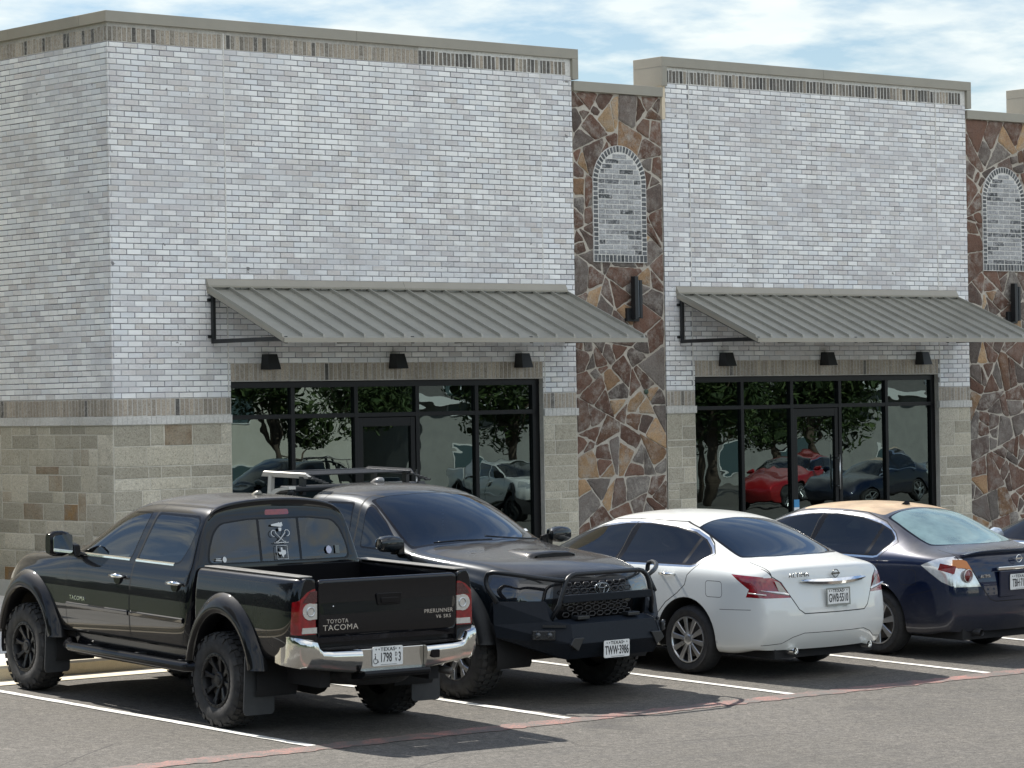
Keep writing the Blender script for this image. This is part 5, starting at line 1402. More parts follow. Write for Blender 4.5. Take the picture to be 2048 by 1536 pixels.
    if not n9:
        for s in (-1, 1):
            nm = {-1: 'L', 1: 'R'}[s]; par = parts['lamp_'+nm]
            m = MB()   # silver blade running through the cluster
            yb = lambda x: -1.03+.20*(x/HW)**2-.030
            tops = [(.555, .790, .015), (.60, .800, .018), (.68, .812, .014), (.76, .825, .008), (.825, .836, .004)]
            rg = [[Vector((s*x, yb(x)-.004, z-h)), Vector((s*x, yb(x)-.014, z)), Vector((s*x, yb(x)-.004, z+h)), Vector((s*x, yb(x)+.02, z))] for x, z, h in tops]
            m.loft(rg, smooth=False, flip=s < 0); m.build('lamp_blade', CLR, par)
            m = MB()
            pts = [(.575, .815), (.655, .825), (.70, .925), (.655, .91)]
            m.add([(s*x, yb(x)-.006, z) for x, z in pts], [(0, 1, 2, 3)]); m.build('reversing_lens', CLR, par)
            m = MB(); m.tube([(s*(.825+.0), -.97, .80), (s*.868, -.90, .806), (s*.885, -.80, .812)], .006, 6); m.build('lamp_blade', CLR, par)
        m = MB(); rg = []
        for x in np.linspace(-.43, .43, 15):
            h = .006+.022*(1-(x/.45)**2)**.5*(1 if abs(x) < .40 else .5); z = .915-.018*(1-(x/.45)**2) ; y = -1.05+.20*(x/HW)**2-.016
            rg.append([Vector((x, y+.02, z-h*1.3)), Vector((x, y-.012, z-h)), Vector((x, y-.026, z+.002)), Vector((x, y-.008, z+h)), Vector((x, y+.02, z+h*1.2))])
        m.loft(rg, smooth=False); m.build('chrome_strip', CHROME, root)
        py = -1.03-.052
        plate(root, (0, py-.012, .755), plate_text, tilt=-.06, frame=simple('plate_frame_grey', (.22, .23, .21), .5))
        text_part('model_badge', 'ALTIMA', .052, (-.455, -1.045+.20*(.46/HW)**2-.030, .968), 'rear', DCHR, root, sx=1.35, spacing=1.15)
        ez = .968
    else:
        for s in (-1, 1):
            nm = {-1: 'L', 1: 'R'}[s]; par = parts['lamp_'+nm]
            yb = lambda x, z=.85: -1.02+.20*(x/HW)**2-.045
            m = MB(); cx, cz = s*.645, .832
            m.tube([(cx, yb(.645)-.010, cz), (cx, yb(.645)-.020, cz)], .058, 24); m.build('brake_lens', REDD, par)
            m = MB(); m.tube([(cx+.062*cos(t), yb(.645)-.017, cz+.062*sin(t)) for t in np.linspace(0, 2*pi, 25)[:-1]], .005, 6, closed=True); m.build('lens_ring', CLR, par)
            m = MB(); pts = [(.590, .885), (.650, .975), (.70, .992), (.800, .992), (.80, .935), (.73, .912), (.66, .905), (.61, .87)]
            m.add([(s*x, yb(x)+.012-(.010), z) for x, z in pts], [(0, 1, 2, 5, 6, 7), (2, 3, 4, 5)]); m.build('indicator_lens', AMB, par)
            m = MB(); m.add([(s*x, y, z) for x, y, z in ((.800, -.955, .93), (.862, -.80, .955), (.868, -.78, .89), (.812, -.94, .855))], [(0, 1, 2, 3)]); m.build('side_lens', RED, par)
        m = MB(); m.box((-.32, -1.092, .877), (.32, -1.060, .912)); m.build('chrome_strip', CHROME, root, bevel=.008)
        m = MB(); m.box((-.29, -1.083, .61), (.29, -1.060, .87)); m.build('plate_recess', col_mat, root, bevel=.01)
        plate(root, (0, -1.094, .755), plate_text)
        text_part('model_badge', 'ALTIMA', .046, (-.445, -1.075+.20*(.44/HW)**2, .822), 'rear', CHROME, root, sx=.92, spacing=1.0)
        ez = .980
        # lip spoiler edge
        m = MB(); rg = []
        for x in np.linspace(-.66, .66, 17):
            y = -1.035+.20*(x/HW)**2; z = 1.066-.05*(x/.70)**4; rg.append([Vector((x, y+.03, z-.02)), Vector((x, y-.022, z+.006)), Vector((x, y-.018, z+.014)), Vector((x, y+.05, z+.006))])
        m.loft(rg, smooth=True); m.build('spoiler', col_mat, root, split=40)
    # round badge with a bar
    ey = (-1.058 if not n9 else -1.078)
    m = MB(); m.tube([(.040*cos(t), ey, ez+.036*sin(t)) for t in np.linspace(0, 2*pi, 25)[:-1]], .0045, 6, closed=True); m.box((-.055, ey-.004, ez-.008), (.055, ey+.004, ez+.008)); m.build('badge', CHROME if n9 else DCHR, root)
    # exhausts
    for s in (-1, 1):
        x = s*.50; m = MB(); yy = -1.00
        prof = [(.0, .030), (.0, .036), (.30, .036)]
        rg = [[Vector((x+r*cos(t), yy-.03+a, .275+r*sin(t))) for t in np.linspace(0, 2*pi, 19)[:-1]] for a, r in ((.25, .028), (.01, .028), (.0, .033), (.01, .037), (.30, .037))]
        m.loft(rg, cap=False); m.build('exhaust_tip', CHROME if not n9 else RIMD, root, split=50)
        m = MB(); m.tube([(x, -.80, .275), (x, -.45, .30)], .08, 12); m.tube([(x*1.0, -.98, .275), (x, -.8, .275)], .027, 8); m.build('silencer', UNDER, root)
    # aerial fin
    m = MB(); m.loft([[Vector((x_*w, y_, 1.47+z_)) for x_, y_ in ((-1, .10), (1, .10), (.6, -.04), (-.6, -.04))] for z_, w in ((-.02, .02), (.0, .018))], smooth=False)
    rg = [[Vector((-.018*k, .44-.05*t, zc+.032*t)), Vector((.018*k, .44-.05*t, zc+.032*t)), Vector((.012*k, .34+.01*t, zc+.032*t)), Vector((-.012*k, .34+.01*t, zc+.032*t))] for t, k, zc in ((0, 1, 1.445), (.6, .6, 1.448), (1, .15, 1.45))]
    if n9: m = MB(); m.loft(rg, smooth=False); m.build('aerial', BLKTRIM, root)
    return root
# ------------------------------------------------------------------ pickups
def hoops(mb, pts, r, n=10): mb.tube(pts, r, n)
def arc3(a, b, c, n=5):
    a, b, c = Vector(a), Vector(b), Vector(c); return [tuple(a*(1-t)**2+b*2*t*(1-t)+c*t*t) for t in np.linspace(0, 1, n)]
def pickup(kind, name, label, paint_, roofm, plate_text):
    root = empty(name, (0, 0, 0), label, 'pickup truck')
    B = kind == 'steel'                 # the one facing out, with the steel bumper
    yc = .80 if B else .42              # back of the cab
    NO = .085 if B else .0
    low = [(.80, .575), (.895, .570), (.925, .70), (.930, .90), (.922, 1.08)]
    def st(y, up, lw=None, w=0): return (y, [(x-w, z) for x, z in (lw or low)]+up)
    G = lambda s7, s8, z7, z8, z9, z10: [(.878, 1.225), (.852, 1.285), (s7, z7), (s8, z8), (.50 if s8 < .69 else .54, z9), (.25, z10), (0, z10+.008)]
    T = [(yc, [(a-.012, b) for a, b in low]+G(.728, .640, 1.625, 1.705, 1.755, 1.785)),
         st(yc+.07, G(.738, .655, 1.640, 1.728, 1.782, 1.808)),
         st(yc+.45 if not B else yc+.30, G(.738, .655, 1.645, 1.735, 1.790, 1.816)),
         st(1.35 if not B else 1.5, G(.738, .657, 1.640, 1.730, 1.786, 1.812)),
         st(1.76, G(.745, .670, 1.595, 1.685, 1.745, 1.775)),
         st(2.02, G(.775, .702, 1.505, 1.592, 1.655, 1.690)),
         st(2.32, G(.812, .748, 1.375, 1.448, 1.515, 1.552)),
         st(2.56, [(.880, 1.215), (.858, 1.260), (.838, 1.285), (.785, 1.318), (.58, 1.365), (.28, 1.395), (0, 1.403)]),
         st(2.76, [(.885, 1.195), (.868, 1.232), (.835, 1.252), (.775, 1.266), (.58, 1.290), (.28, 1.305), (0, 1.310)]),
         st(3.22, [(.880, 1.150), (.858, 1.195), (.812, 1.222), (.745, 1.238), (.55, 1.258), (.27, 1.270), (0, 1.274)]),
         st(3.62+NO*.4, [(.860, 1.10), (.832, 1.160), (.775, 1.195), (.70, 1.212), (.50, 1.226), (.25, 1.234), (0, 1.236)], w=.01),
         st(3.86+NO, [(.80, 1.02), (.765, 1.085), (.71, 1.122), (.63, 1.140), (.45, 1.152), (.22, 1.158), (0, 1.160)], [(.78, .58), (.845, .575), (.865, .68), (.862, .80), (.845, .90)]),
         st(3.93+NO, [(.775, .99), (.735, 1.05), (.68, 1.082), (.60, 1.100), (.43, 1.112), (.21, 1.118), (0, 1.12)], [(.74, .585), (.79, .58), (.815, .68), (.815, .79), (.80, .88)])]
    cv = [(yc, -.045), (yc+.1, -.03), (1.35, 0), (1.76, .10), (2.02, .15), (2.32, .20), (2.56, .22), (2.76, .20), (3.22, .12), (3.62, .15), (3.93+NO, .26)]
    rp = [(.5, 0), (1.27, 0), (1.62, .075), (1.80, .11)]; fp = [(.55, -.03), (.75, .05), (1.0, .06), (1.06, .02), (1.1, 0)]
    S = Shell(subdivide(body_cage(T, cv, rp, fp, .93, kr=8, kf=5), 3))
    WB, R_ = 3.235, .388
    for s in (-1, 1): S.mark('#del', arch_poly(WB, R_, .53, ry=.50), 'x', lambda c, n, s=s: c.x*s > .5 and c.z < 1.0)
    S.delete('#del')
    for s in (-1, 1):
        nm = {-1: 'L', 1: 'R'}[s]; cond = side_cond(s)
        fs_ = lambda y: y
        if not B:
            fd = [(1.415, .60), (1.425, 1.22), (1.335, 1.50), (1.27, 1.735), (1.72, 1.725), (2.02, 1.595), (2.30, 1.42), (2.50, 1.285), (2.515, 1.1), (2.50, .60)]
            rd = [(1.405, .60), (1.415, 1.22), (1.325, 1.50), (1.26, 1.735), (.56, 1.735), (.475, 1.62), (.44, 1.30), (.45, 1.05), (.50, .82), (.56, .66), (.60, .60)]
            fg = [(1.50, 1.285), (1.385, 1.655), (1.70, 1.648), (1.80, 1.61), (2.02, 1.50), (2.20, 1.375), (2.33, 1.272)]
            rg_ = [(1.375, 1.285), (1.245, 1.655), (.62, 1.655), (.575, 1.60), (.62, 1.42), (.70, 1.30), (.76, 1.285)]
        else:
            fd = [(1.72, .60), (1.73, 1.22), (1.70, 1.50), (1.64, 1.735), (1.78, 1.725), (2.04, 1.595), (2.32, 1.42), (2.52, 1.285), (2.535, 1.1), (2.52, .60)]
            rd = [(1.71, .60), (1.72, 1.22), (1.69, 1.50), (1.63, 1.735), (1.12, 1.735), (1.05, 1.60), (1.02, 1.22), (1.02, .60)]
            fg = [(1.83, 1.285), (1.80, 1.45), (1.745, 1.652), (1.83, 1.625), (2.04, 1.51), (2.24, 1.375), (2.40, 1.272)]
            rg_ = [(1.62, 1.285), (1.60, 1.45), (1.55, 1.655), (1.18, 1.650), (1.14, 1.60), (1.12, 1.40), (1.14, 1.30), (1.20, 1.285)]
        S.mark('df_'+nm, fd, 'x', cond); S.mark('dr_'+nm, rd, 'x', cond)
        def grow(pl, k):
            cx = sum(a for a, b in pl)/len(pl); cz = sum(b for a, b in pl)/len(pl); return [(cx+(a-cx)*(1+k/abs(.35)), cz+(b-cz)*(1+k/.19)) for a, b in pl]
        for pl, g in ((fg, 'gf_'), (rg_, 'gr_')):
            q = smooth_poly(pl, .035, 3)
            S.mark('tr_'+nm, grow(q, .018), 'x', cond); S.mark(g+nm, q, 'x', cond)
        S.line(fd, 'x', cond, .008, True); S.line(rd, 'x', cond, .008, True)
        if B:
            S.mark('head_'+nm, [(3.60, 1.105), (3.60, 1.0), (3.74, .925), (4.2, .905), (4.2, 1.075), (3.86, 1.10)], 'x', lambda c, n, s=s: c.x*s > .50 and (abs(n.x) > .55))
            pl = [(.50, .93), (.60, .905), (.95, .92), (.95, 1.07), (.80, 1.065), (.46, 1.035)]
            S.mark('head_'+nm, [(s*a, b) for a, b in pl], 'y', lambda c, n, s=s: c.x*s > .35 and c.y > 3.5 and n.y > .2 and not abs(n.x) > .55)
        else:
            S.mark('head_'+nm, [(3.62, 1.095), (3.66, .97), (4.3, .88), (4.3, 1.075), (3.84, 1.105)], 'x', lambda c, n, s=s: c.x*s > .50 and abs(n.x) > .40)
            S.mark('head_'+nm, [(s*a, b) for a, b in [(.52, .92), (.95, .90), (.95, 1.07), (.50, 1.04)]], 'y', lambda c, n, s=s: c.x*s > .35 and c.y > 3.5 and n.y > .2 and not abs(n.x) > .40)
    topc = lambda c, n: n.z > .2 and c.z > 1.2
    ws = [(-.63, 1.70), (-.3, 1.80), (0, 1.825), (.3, 1.80), (.63, 1.70), (.70, 2.0), (.775, 2.34), (.80, 2.50), (.5, 2.63), (0, 2.71), (-.5, 2.63), (-.80, 2.50), (-.775, 2.34), (-.70, 2.0)]
    S.mark('wt', smooth_poly(ws, .03), 'z', topc)
    S.mark('ws', smooth_poly([(a*.962, b+(.022 if b < 2 else -.03)) for a, b in ws], .05), 'z', topc)
    S.mark('hood', smooth_poly([(-.76, 2.62), (0, 2.74), (.76, 2.62), (.775, 3.0), (.745, 3.55), (.66, 3.78+NO), (.5, 3.87+NO), (0, 3.93+NO), (-.5, 3.87+NO), (-.66, 3.78+NO), (-.745, 3.55), (-.775, 3.0)], .04), 'z', lambda c, n: n.z > .35 and c.y > 2.5 and c.z > 1.0)
    S.line([(-.76, 2.62), (0, 2.74), (.76, 2.62), (.775, 3.0), (.745, 3.55), (.66, 3.78+NO), (.5, 3.87+NO), (0, 3.93+NO), (-.5, 3.87+NO), (-.66, 3.78+NO), (-.745, 3.55), (-.775, 3.0)], 'z', lambda c, n: n.z > .35 and c.y > 2.5 and c.z > 1.0, .008, True)
    S.mark('roof', smooth_poly([(-.60, yc+.13), (0, yc+.10), (.60, yc+.13), (.605, 1.3), (.60, 1.62), (.3, 1.74), (0, 1.765), (-.3, 1.74), (-.60, 1.62), (-.605, 1.3)], .05), 'z', lambda c, n: n.z > .55 and c.z > 1.68)
    # rear window with a sliding centre pane
    rc = lambda c, n: n.y < -.4 and c.y < yc+.3
    rw = smooth_poly([(-.715, 1.290), (.715, 1.290), (.700, 1.40), (.640, 1.54), (.565, 1.605), (.30, 1.632), (-.30, 1.632), (-.565, 1.605), (-.640, 1.54), (-.700, 1.40)], .06, 4)
    S.mark('bt', [(a*1.03, 1.46+(b-1.46)*1.07) for a, b in rw], 'y', rc); S.mark('bw', rw, 'y', rc)
    for x in (-.205, .205): S.mark('bt', [(x-.013, 1.285), (x+.013, 1.285), (x+.013, 1.64), (x-.013, 1.64)], 'y', rc)
    S.mark('brake', smooth_poly([(-.125, 1.668), (.125, 1.668), (.118, 1.712), (-.118, 1.712)], .014), 'y', lambda c, n: c.y < yc+.3 and c.z > 1.6 and n.y < -.1)
    if B: S.mark('grille', smooth_poly([(-.47, .72), (.47, .72), (.50, .80), (.44, 1.06), (.36, 1.085), (-.36, 1.085), (-.44, 1.06), (-.50, .80)], .04), 'y', lambda c, n: c.y > 3.7 and n.y > .3)
    else: S.mark('grille', smooth_poly([(-.46, .78), (.46, .78), (.46, 1.05), (-.46, 1.05)], .05), 'y', lambda c, n: c.y > 3.7 and n.y > .3)
    GF = glassy('door_glass_clear', (.42, .47, .46)) if not B else GL_DARK
    table = {'roof': ('roof', roofm, None), 'hood': ('bonnet', paint_ if not B else roofm, None), 'ws': ('windscreen', GL_CLR if not B else glassy('windscreen_tint', (.10, .14, .17)), None), 'wt': ('window_seal', BLKTRIM, None), 'bt': ('window_seal', BLKTRIM, None),
             'bw': ('rear_window', GL_DARK, None), 'brake': ('brake_light', RED, None), 'grille': ('grille', BLKTRIM, None)}
    for nm in 'LR': table.update({'df_'+nm: ('door', paint_, None), 'dr_'+nm: ('door', paint_, None), 'tr_'+nm: ('window_frame', BLKTRIM, None), 'gf_'+nm: ('side_window', GF, None), 'gr_'+nm: ('side_window', GL_DARK, None), 'head_'+nm: ('headlight', LAMPH if B else CLR, None)})
    parts = S.build(root, paint_, table)
    # ---- bed
    yb0, yb1 = yc-.055, (-1.27 if B else -1.115)
    bed = MB()
    prof = [(.80, .60), (.905, .60), (.924, .74), (.930, .92), (.925, 1.08), (.905, 1.19), (.893, 1.245), (.865, 1.272), (.80, 1.276), (.752, 1.270), (.742, 1.235), (.740, 1.0), (.735, .80), (.735, .66)]
    for s in (-1, 1):
        stn = [(yb0, 0), (yb0-.02, 0), (-.0+.20, 0), (-.45, 0), (yb1+.30, 0), (yb1+.12, .008), (yb1+.045, .028), (yb1+.0, .055), (yb1-.004, .062)]
        bm = bmesh.new(); rings = []
        for (y, dx) in stn:
            rg = []
            for k, (x, z) in enumerate(prof):
                xx = x-dx*(1 if k < 8 else 0)
                if y < yb1+.1 and k >= 9: xx -= .030
                rg.append(bm.verts.new((s*xx, y, z)))
            rings.append(rg)
        m = len(prof)
        for a, b in zip(rings, rings[1:]):
            for k in range(m): bm.faces.new([a[k], a[(k+1) % m], b[(k+1) % m], b[k]])
        for rg in (rings[0], rings[-1]):
            for k in range(m//2-1): bm.faces.new([rg[k], rg[k+1], rg[m-2-k], rg[m-1-k]])
        bmesh.ops.recalc_face_normals(bm, faces=bm.faces)
        bs = Shell(subdivide(bm, 3, crease=lambda e: .0))
        bs.mark('#del', arch_poly(-.02, R_, .545, ry=.475), 'x', lambda c, n, s=s: c.x*s > .78 and c.z < 1.0); bs.delete('#del')
        bs.mark('lamp', [(s*.66, .835), (s*1.0, .835), (s*1.0, 1.04), (s*.875, 1.10), (s*.80, 1.165), (s*.74, 1.19), (s*.66, 1.19)], 'y', lambda c, n: c.y < yb1+.13 and n.y < -.30)
        bs.mark('lamp', [(yb1-.1, .835), (yb1+.075, .835), (yb1+.070, .95), (yb1+.035, 1.06), (yb1+.0, 1.12), (yb1-.1, 1.15)], 'x', lambda c, n, s=s: c.x*s > .8 and n.y >= -.30 and c.y < yb1+.13)
        bp = bs.build(root, paint_, {'body': ('bed_side', paint_, None), 'lamp': ('tail_lamp', RED, None)})
        if not B:
            lp = bp['lamp']; yl = yb1-.010
            # top smoked band, round clear reversing lens, clear lower band
            for nm_, pts, m_ in (('indicator_lens', [(.705, 1.175), (.765, 1.170), (.815, 1.12), (.84, 1.085), (.705, 1.085)], simple('smoky_red', (.060, .012, .014), .1, 0, .4, 25, coat=1.)), ('reversing_lens', [(.705, 1.075)]+[(.770+.072*cos(t), 1.015+.066*sin(t)) for t in np.linspace(pi*.62, -pi*.62, 12)]+[(.705, .955)], CLR), ('lower_lens', [(.705, .890), (.845, .890), (.850, .845), (.705, .845)], CLR)):
                m_b = MB(); q = [(s*a, b) for a, b in pts]
                m_b.prism(q, 1, yl, yl+.012); m_b.build(nm_, m_, lp)
            m_b = MB(); m_b.tube([(s*(.765+.035*cos(t)), yl-.002, 1.015+.035*sin(t)) for t in np.linspace(0, 2*pi, 17)[:-1]], .006, 6, closed=True); m_b.build('lens_ring', RIMS, lp)
            r_ = MB(); r_.box((s*.78-.065, yb1+.04, 1.2755), (s*.78+.085*0+.065, yb0-.03, 1.287)); r_.build('rail_cap', simple('rail_cap', (.21, .20, .18), .36, 0, .1, 20), root, bevel=.006)  # black plastic cap lightened, sun glare painted into its colour
    m = MB(); m.box((-.74, yb1+.06, .72), (.74, yb0, .76)); m.box((-.745, yb0-.045, .72), (.745, yb0-.005, 1.255)); m.build('bed_floor', BLKTRIM, root)
    for s in (-1, 1):
        m = MB(); m.box((s*.74-.0 if s < 0 else .56, -.36, .76), (-.56 if s < 0 else .74, .36, .98)); m.build('wheel_housing', BLKTRIM, root, bevel=.04)
    # tailgate
    bm = bmesh.new(); hw = .694; rr = []
    tp = [(-.000, .800), (-.020, .83), (-.022, .95), (-.014, 1.06), (-.010, 1.20), (-.018, 1.243), (.004, 1.262), (.035, 1.258), (.04, 1.2), (.04, .80)]
    for x in (-hw, -hw+.02, -.35, 0, .35, hw-.02, hw):
        rr.append([bm.verts.new((x, yb1+dy+.0, z)) for dy, z in tp])
    m_ = len(tp)
    for a, b in zip(rr, rr[1:]):
        for k in range(m_): bm.faces.new([a[k], a[(k+1) % m_], b[(k+1) % m_], b[k]])
    for rg in (rr[0], rr[-1]):
        for k in range(m_//2-1): bm.faces.new([rg[k], rg[k+1], rg[m_-2-k], rg[m_-1-k]])
    bmesh.ops.recalc_face_normals(bm, faces=bm.faces)
    ts = Shell(subdivide(bm, 3)); tgp = ts.build(root, paint_, {'body': ('tailgate', paint_, None)}); tg = tgp['body']
    m = MB(); m.prism(smooth_poly([(-.115, 1.035), (.115, 1.035), (.13, 1.13), (-.13, 1.13)], .02), 1, yb1-.027, yb1-.010); m.build('handle', BLKTRIM, tg, bevel=.004)
    m = MB(); m.prism(smooth_poly([(-.085, 1.05), (.085, 1.05), (.09, 1.095), (-.09, 1.095)], .012), 1, yb1-.036, yb1-.026); m.build('handle_pull', BLKTRIM, tg, bevel=.004)
    if not B:
        text_part('maker_badge', 'TOYOTA', .046, (-.515, yb1-.024, .930), 'rear', CHROME, tg, sx=1.02, spacing=1.15)
        text_part('model_badge', 'TACOMA', .062, (-.485, yb1-.024, .880), 'rear', CHROME, tg, sx=1.25, spacing=1.1, ext=.004)
        text_part('trim_badge', 'PRERUNNER', .045, (.505, yb1-.022, .962), 'rear', CHROME, tg, sx=1.10, spacing=1.1)
        text_part('trim_badge', 'V6', .040, (.505, yb1-.022, .915), 'rear', CHROME, tg, sx=1.2, spacing=1.1)
        text_part('trim_badge', 'SR5', .040, (.595, yb1-.022, .915), 'rear', CHROME, tg, sx=1.2, spacing=1.1)
        for s, f in ((-1, 'left'), (1, 'right')): text_part('door_badge', 'TACOMA', .052, (s*.932, 2.30, .885), f, CHROME, root, sx=1.15, spacing=1.1)
        m = MB(); m.tube([(-.555, yb1-.026, 1.048), (-.555, yb1-.02, 1.048)], .006, 8); m.build('lock', CHROME, tg)
    # ---- rear bumper
    BM = simple('bumper_chrome', (.60, .60, .58), .13, 1., .05, 10) if not B else BLKTRIM; o = yb1-.005; bmp = MB(); R = []
    H = [(.905, .20, .815, .60), (.915, .11, .818, .59), (.912, .04, .818, .585), (.893, -.03, .815, .58), (.850, -.075, .808, .572), (.80, -.090, .800, .568), (.755, -.092, .790, .566), (.735, -.094, .742, .562), (.70, -.096, .715, .556), (.60, -.100, .706, .545), (.45, -.105, .703, .528), (.325, -.108, .70, .515)]
    def ring(x, dy, zt, zb_):
        y = o+dy; return [Vector((x, o+.10+max(0, dy), zt-.004)), Vector((x, y+.022, zt)), Vector((x, y+.004, zt-.012)), Vector((x, y-.006, zt-.05 if zt-zb_ > .12 else zt-.03)), Vector((x, y+.006, zb_+.075)), Vector((x, y+.030, zb_+.022)), Vector((x, y+.055, zb_)), Vector((x, o+.10+max(0, dy), zb_))]
    for sgn in (-1, 1):
        rg = [ring(sgn*x, dy, a, b) for x, dy, a, b in H]
        m = MB(); m.loft(rg, smooth=True, flip=sgn > 0)
        m.build('rear_bumper', BM, root, split=42)
    m = MB(); m.box((-.324, o-.055, .515), (.324, o+.08, .70)); m.build('bumper_centre', BM, root, bevel=.006)
    m = MB(); m.prism([(o-.05, .535), (o-.135, .535), (o-.150, .520), (o-.150, .492), (o-.11, .470), (o+.05, .455), (o+.05, .535)], 0, -.33, .33); m.build('step_pad', BLKTRIM, root, bevel=.006)
    m = MB()
    for s in (-1, 1): m.box((s*.345 if s > 0 else -.70, o-.085, .7165), (.70 if s > 0 else -.345, o+.03, .7215))
    m.box((-.30, o-.05, .7005), (.30, o+.03, .712)); m.build('step_cover', BLKTRIM, root, bevel=.004)
    m = MB(); m.prism(smooth_poly([(.365, .60), (.44, .60), (.44, .665), (.365, .665)], .012), 1, o-.124, o-.10); m.build('tow_plug', BLKTRIM, root)
    if not B: plate(root, (-.045, o-.062, .635), '1798', handi=True)
    # ---- arch flares
    for yy, ro, ri, zo, zi, dyc in ((-.03, .60, .465, .715, .545, -.05), (WB, .615, .485, .69, .53, -.02)):
        for s in (-1, 1):
            if B and yy < 1: pass
            m = MB(); rg = []; n = 30
            for k in range(n+1):
                t = radians(-14)+radians(208)*k/n
                c, sn = cos(t), sin(t)
                base = max(sn, -.42)
                def pt(r_, rz, x): return Vector((s*x, yy+dyc+r_*c*(.80 if (yy > 1 and c > 0) else .92 if c > 0 else 1.), max(R_+rz*sn, .52)))
                rg.append([pt(ri-.012, zi-.015, .84), pt(ri, zi, .975), pt(ri+.012, zi+.012, .993), pt(ri+.05, zi+.055, 1.0), pt(ri+(ro-ri)*.70, zi+(zo-zi)*.70, .972), pt(ro-.012, zo-.012, .932), pt(ro, zo, .915), pt(ro, zo, .87)])
            m.loft(rg, closed=False, cap=False, flip=s < 0)
            m.build('wheel_arch_flare', TEX if B else simple_flare, root, split=60)
            m = MB(); r = .52; pts = [(yy+r*cos(t), R_+r*sin(t)*1.05) for t in np.linspace(-.3, pi+.3, 18)]
            m.loft([[Vector((s*.90, a, max(b, .3))) for a, b in pts], [Vector((s*.50, a, max(b, .3))) for a, b in pts]], closed=False, cap=False); m.build('wheel_well', UNDER, root)
    # mud flaps
    for s in (-1, 1):
        for yy, z0, z1, xin in ((-.50, .155, .64, .70), (WB-.47, .20, .66, .74)):
            if B: continue
            m = MB(); m.prism(smooth_poly([(s*xin, z1), (s*xin, z0+.02), (s*(xin+.02), z0), (s*.985, z0), (s*1.0, z0+.03), (s*.985, z1)], .025, 3), 1, yy-.006, yy+.006)
            m.build('mud_flap', simple_rubber, root)
    # running boards
    for s in (-1, 1):
        m = MB(); m.tube([(s*.86, 2.50, .50), (s*.935, 2.46, .465), (s*.955, 2.35, .455), (s*.955, .45, .455), (s*.935, .33, .465), (s*.86, .28, .50)], .046, 12)
        m.build('running_board', BLKTRIM if not B else TEX, root)
        m = MB()
        for yy in (2.1, 1.3, .6): m.box((s*.60 if s > 0 else -.93, yy-.02, .44), (.93 if s > 0 else -.60, yy+.02, .50))
        m.build('board_bracket', UNDER, root)
        m = MB(); m.prism([(2.50, .580), (2.50, .46), (.45, .46), (.45, .580)], 0, s*.80, s*.83); m.build('sill', BLKTRIM, root)
    # body side moulding, belt strip, handles, mirrors
    for s in (-1, 1):
        for a, b in ((2.49, 1.43), (1.405, .54)):
            if B and b < 1: a, b = 1.70, 1.04
            if B and a > 2: b = 1.735
            m = MB(); m.prism([(s*.926, .800), (s*.940, .806), (s*.944, .835), (s*.930, .846)], 1, a, b); m.build('side_moulding', paint_, root, bevel=.003)
        if not B:
            for a, b in ((2.36, 1.50), (1.40, .78)):
                m = MB(); m.prism([(s*.852, 1.262), (s*.872, 1.258), (s*.870, 1.272), (s*.858, 1.282)], 1, a, b); m.build('belt_strip', CHROME, root)
        for yh in ((1.62, .68) if not B else (1.86,)):
            m = MB(); xh = .922
            m.tube([(s*(xh-.01), yh+.10, 1.118), (s*(xh+.035), yh+.075, 1.124), (s*(xh+.040), yh, 1.126), (s*(xh+.035), yh-.075, 1.126), (s*(xh-.01), yh-.10, 1.12)], [.012, .015, .017, .016, .012], 10); m.build('door_handle', CHROME if not B else paint_, root)
            m = MB(); pts = [(yh+.055*cos(t), 1.098+.045*sin(t)) for t in np.linspace(0, 2*pi, 17)[:-1]]
            m.prism(pts, 0, s*.9255, s*.929); m.build('handle_recess', BLKTRIM, root)
        ym = 2.44
        m = MB(); rings = []
        for (x, w, h, dy) in ((.905, .03, .05, .03), (.945, .055, .095, .01), (1.02, .070, .112, 0), (1.10, .068, .108, 0), (1.145, .045, .085, .01)) if not B else ((.905, .03, .04, .03), (.94, .055, .065, .01), (1.02, .070, .078, 0), (1.10, .066, .070, 0), (1.14, .04, .05, .01)):
            rings.append([Vector((s*x, ym+dy+w*(abs(cos(t))**.6)*(1 if cos(t) > 0 else -1), (1.355 if not B else 1.345)+h*(abs(sin(t))**.6)*(1 if sin(t) > 0 else -1))) for t in np.linspace(0, 2*pi, 17)[:-1]])
        m.loft(rings, flip=s < 0); mr = m.build('door_mirror', paint_ if B else BLKTRIM, root, split=50)
        m = MB(); m.prism(smooth_poly([(s*.935, 1.29), (s*1.12, 1.30), (s*1.12, 1.39), (s*.94, 1.40)] if B else [(s*.935, 1.27), (s*1.13, 1.28), (s*1.13, 1.43), (s*.94, 1.44)], .03), 1, ym-.072, ym-.066); m.build('mirror_glass', simple('mirror_silver', (.38, .42, .44), .02, 1.), mr)
        m = MB(); m.prism([(ym+.03, 1.24), (ym-.10, 1.24), (ym-.07, 1.34), (ym+.02, 1.36)], 0, s*.86, s*.93); m.build('mirror_arm', BLKTRIM, mr, bevel=.01)
    # aerial and roof rear
    if not B:
        m = MB(); m.loft([[Vector((a*k, .84+b*q-.05*t, 1.805+.050*t)) for a, b in ((-.022, .05), (.022, .05), (.03, -.05), (-.03, -.05))] for k, q, t in ((1, 1, 0), (.8, .8, .6), (.3, .4, 1))], smooth=True); m.build('aerial', simple('aerial_grey', (.20, .19, .16), .35), root)
    # chassis, axles, spare
    m = MB()
    for s in (-1, 1): m.box((s*.55-.05, yb1+.1, .40), (s*.55+.05, 3.7, .56))
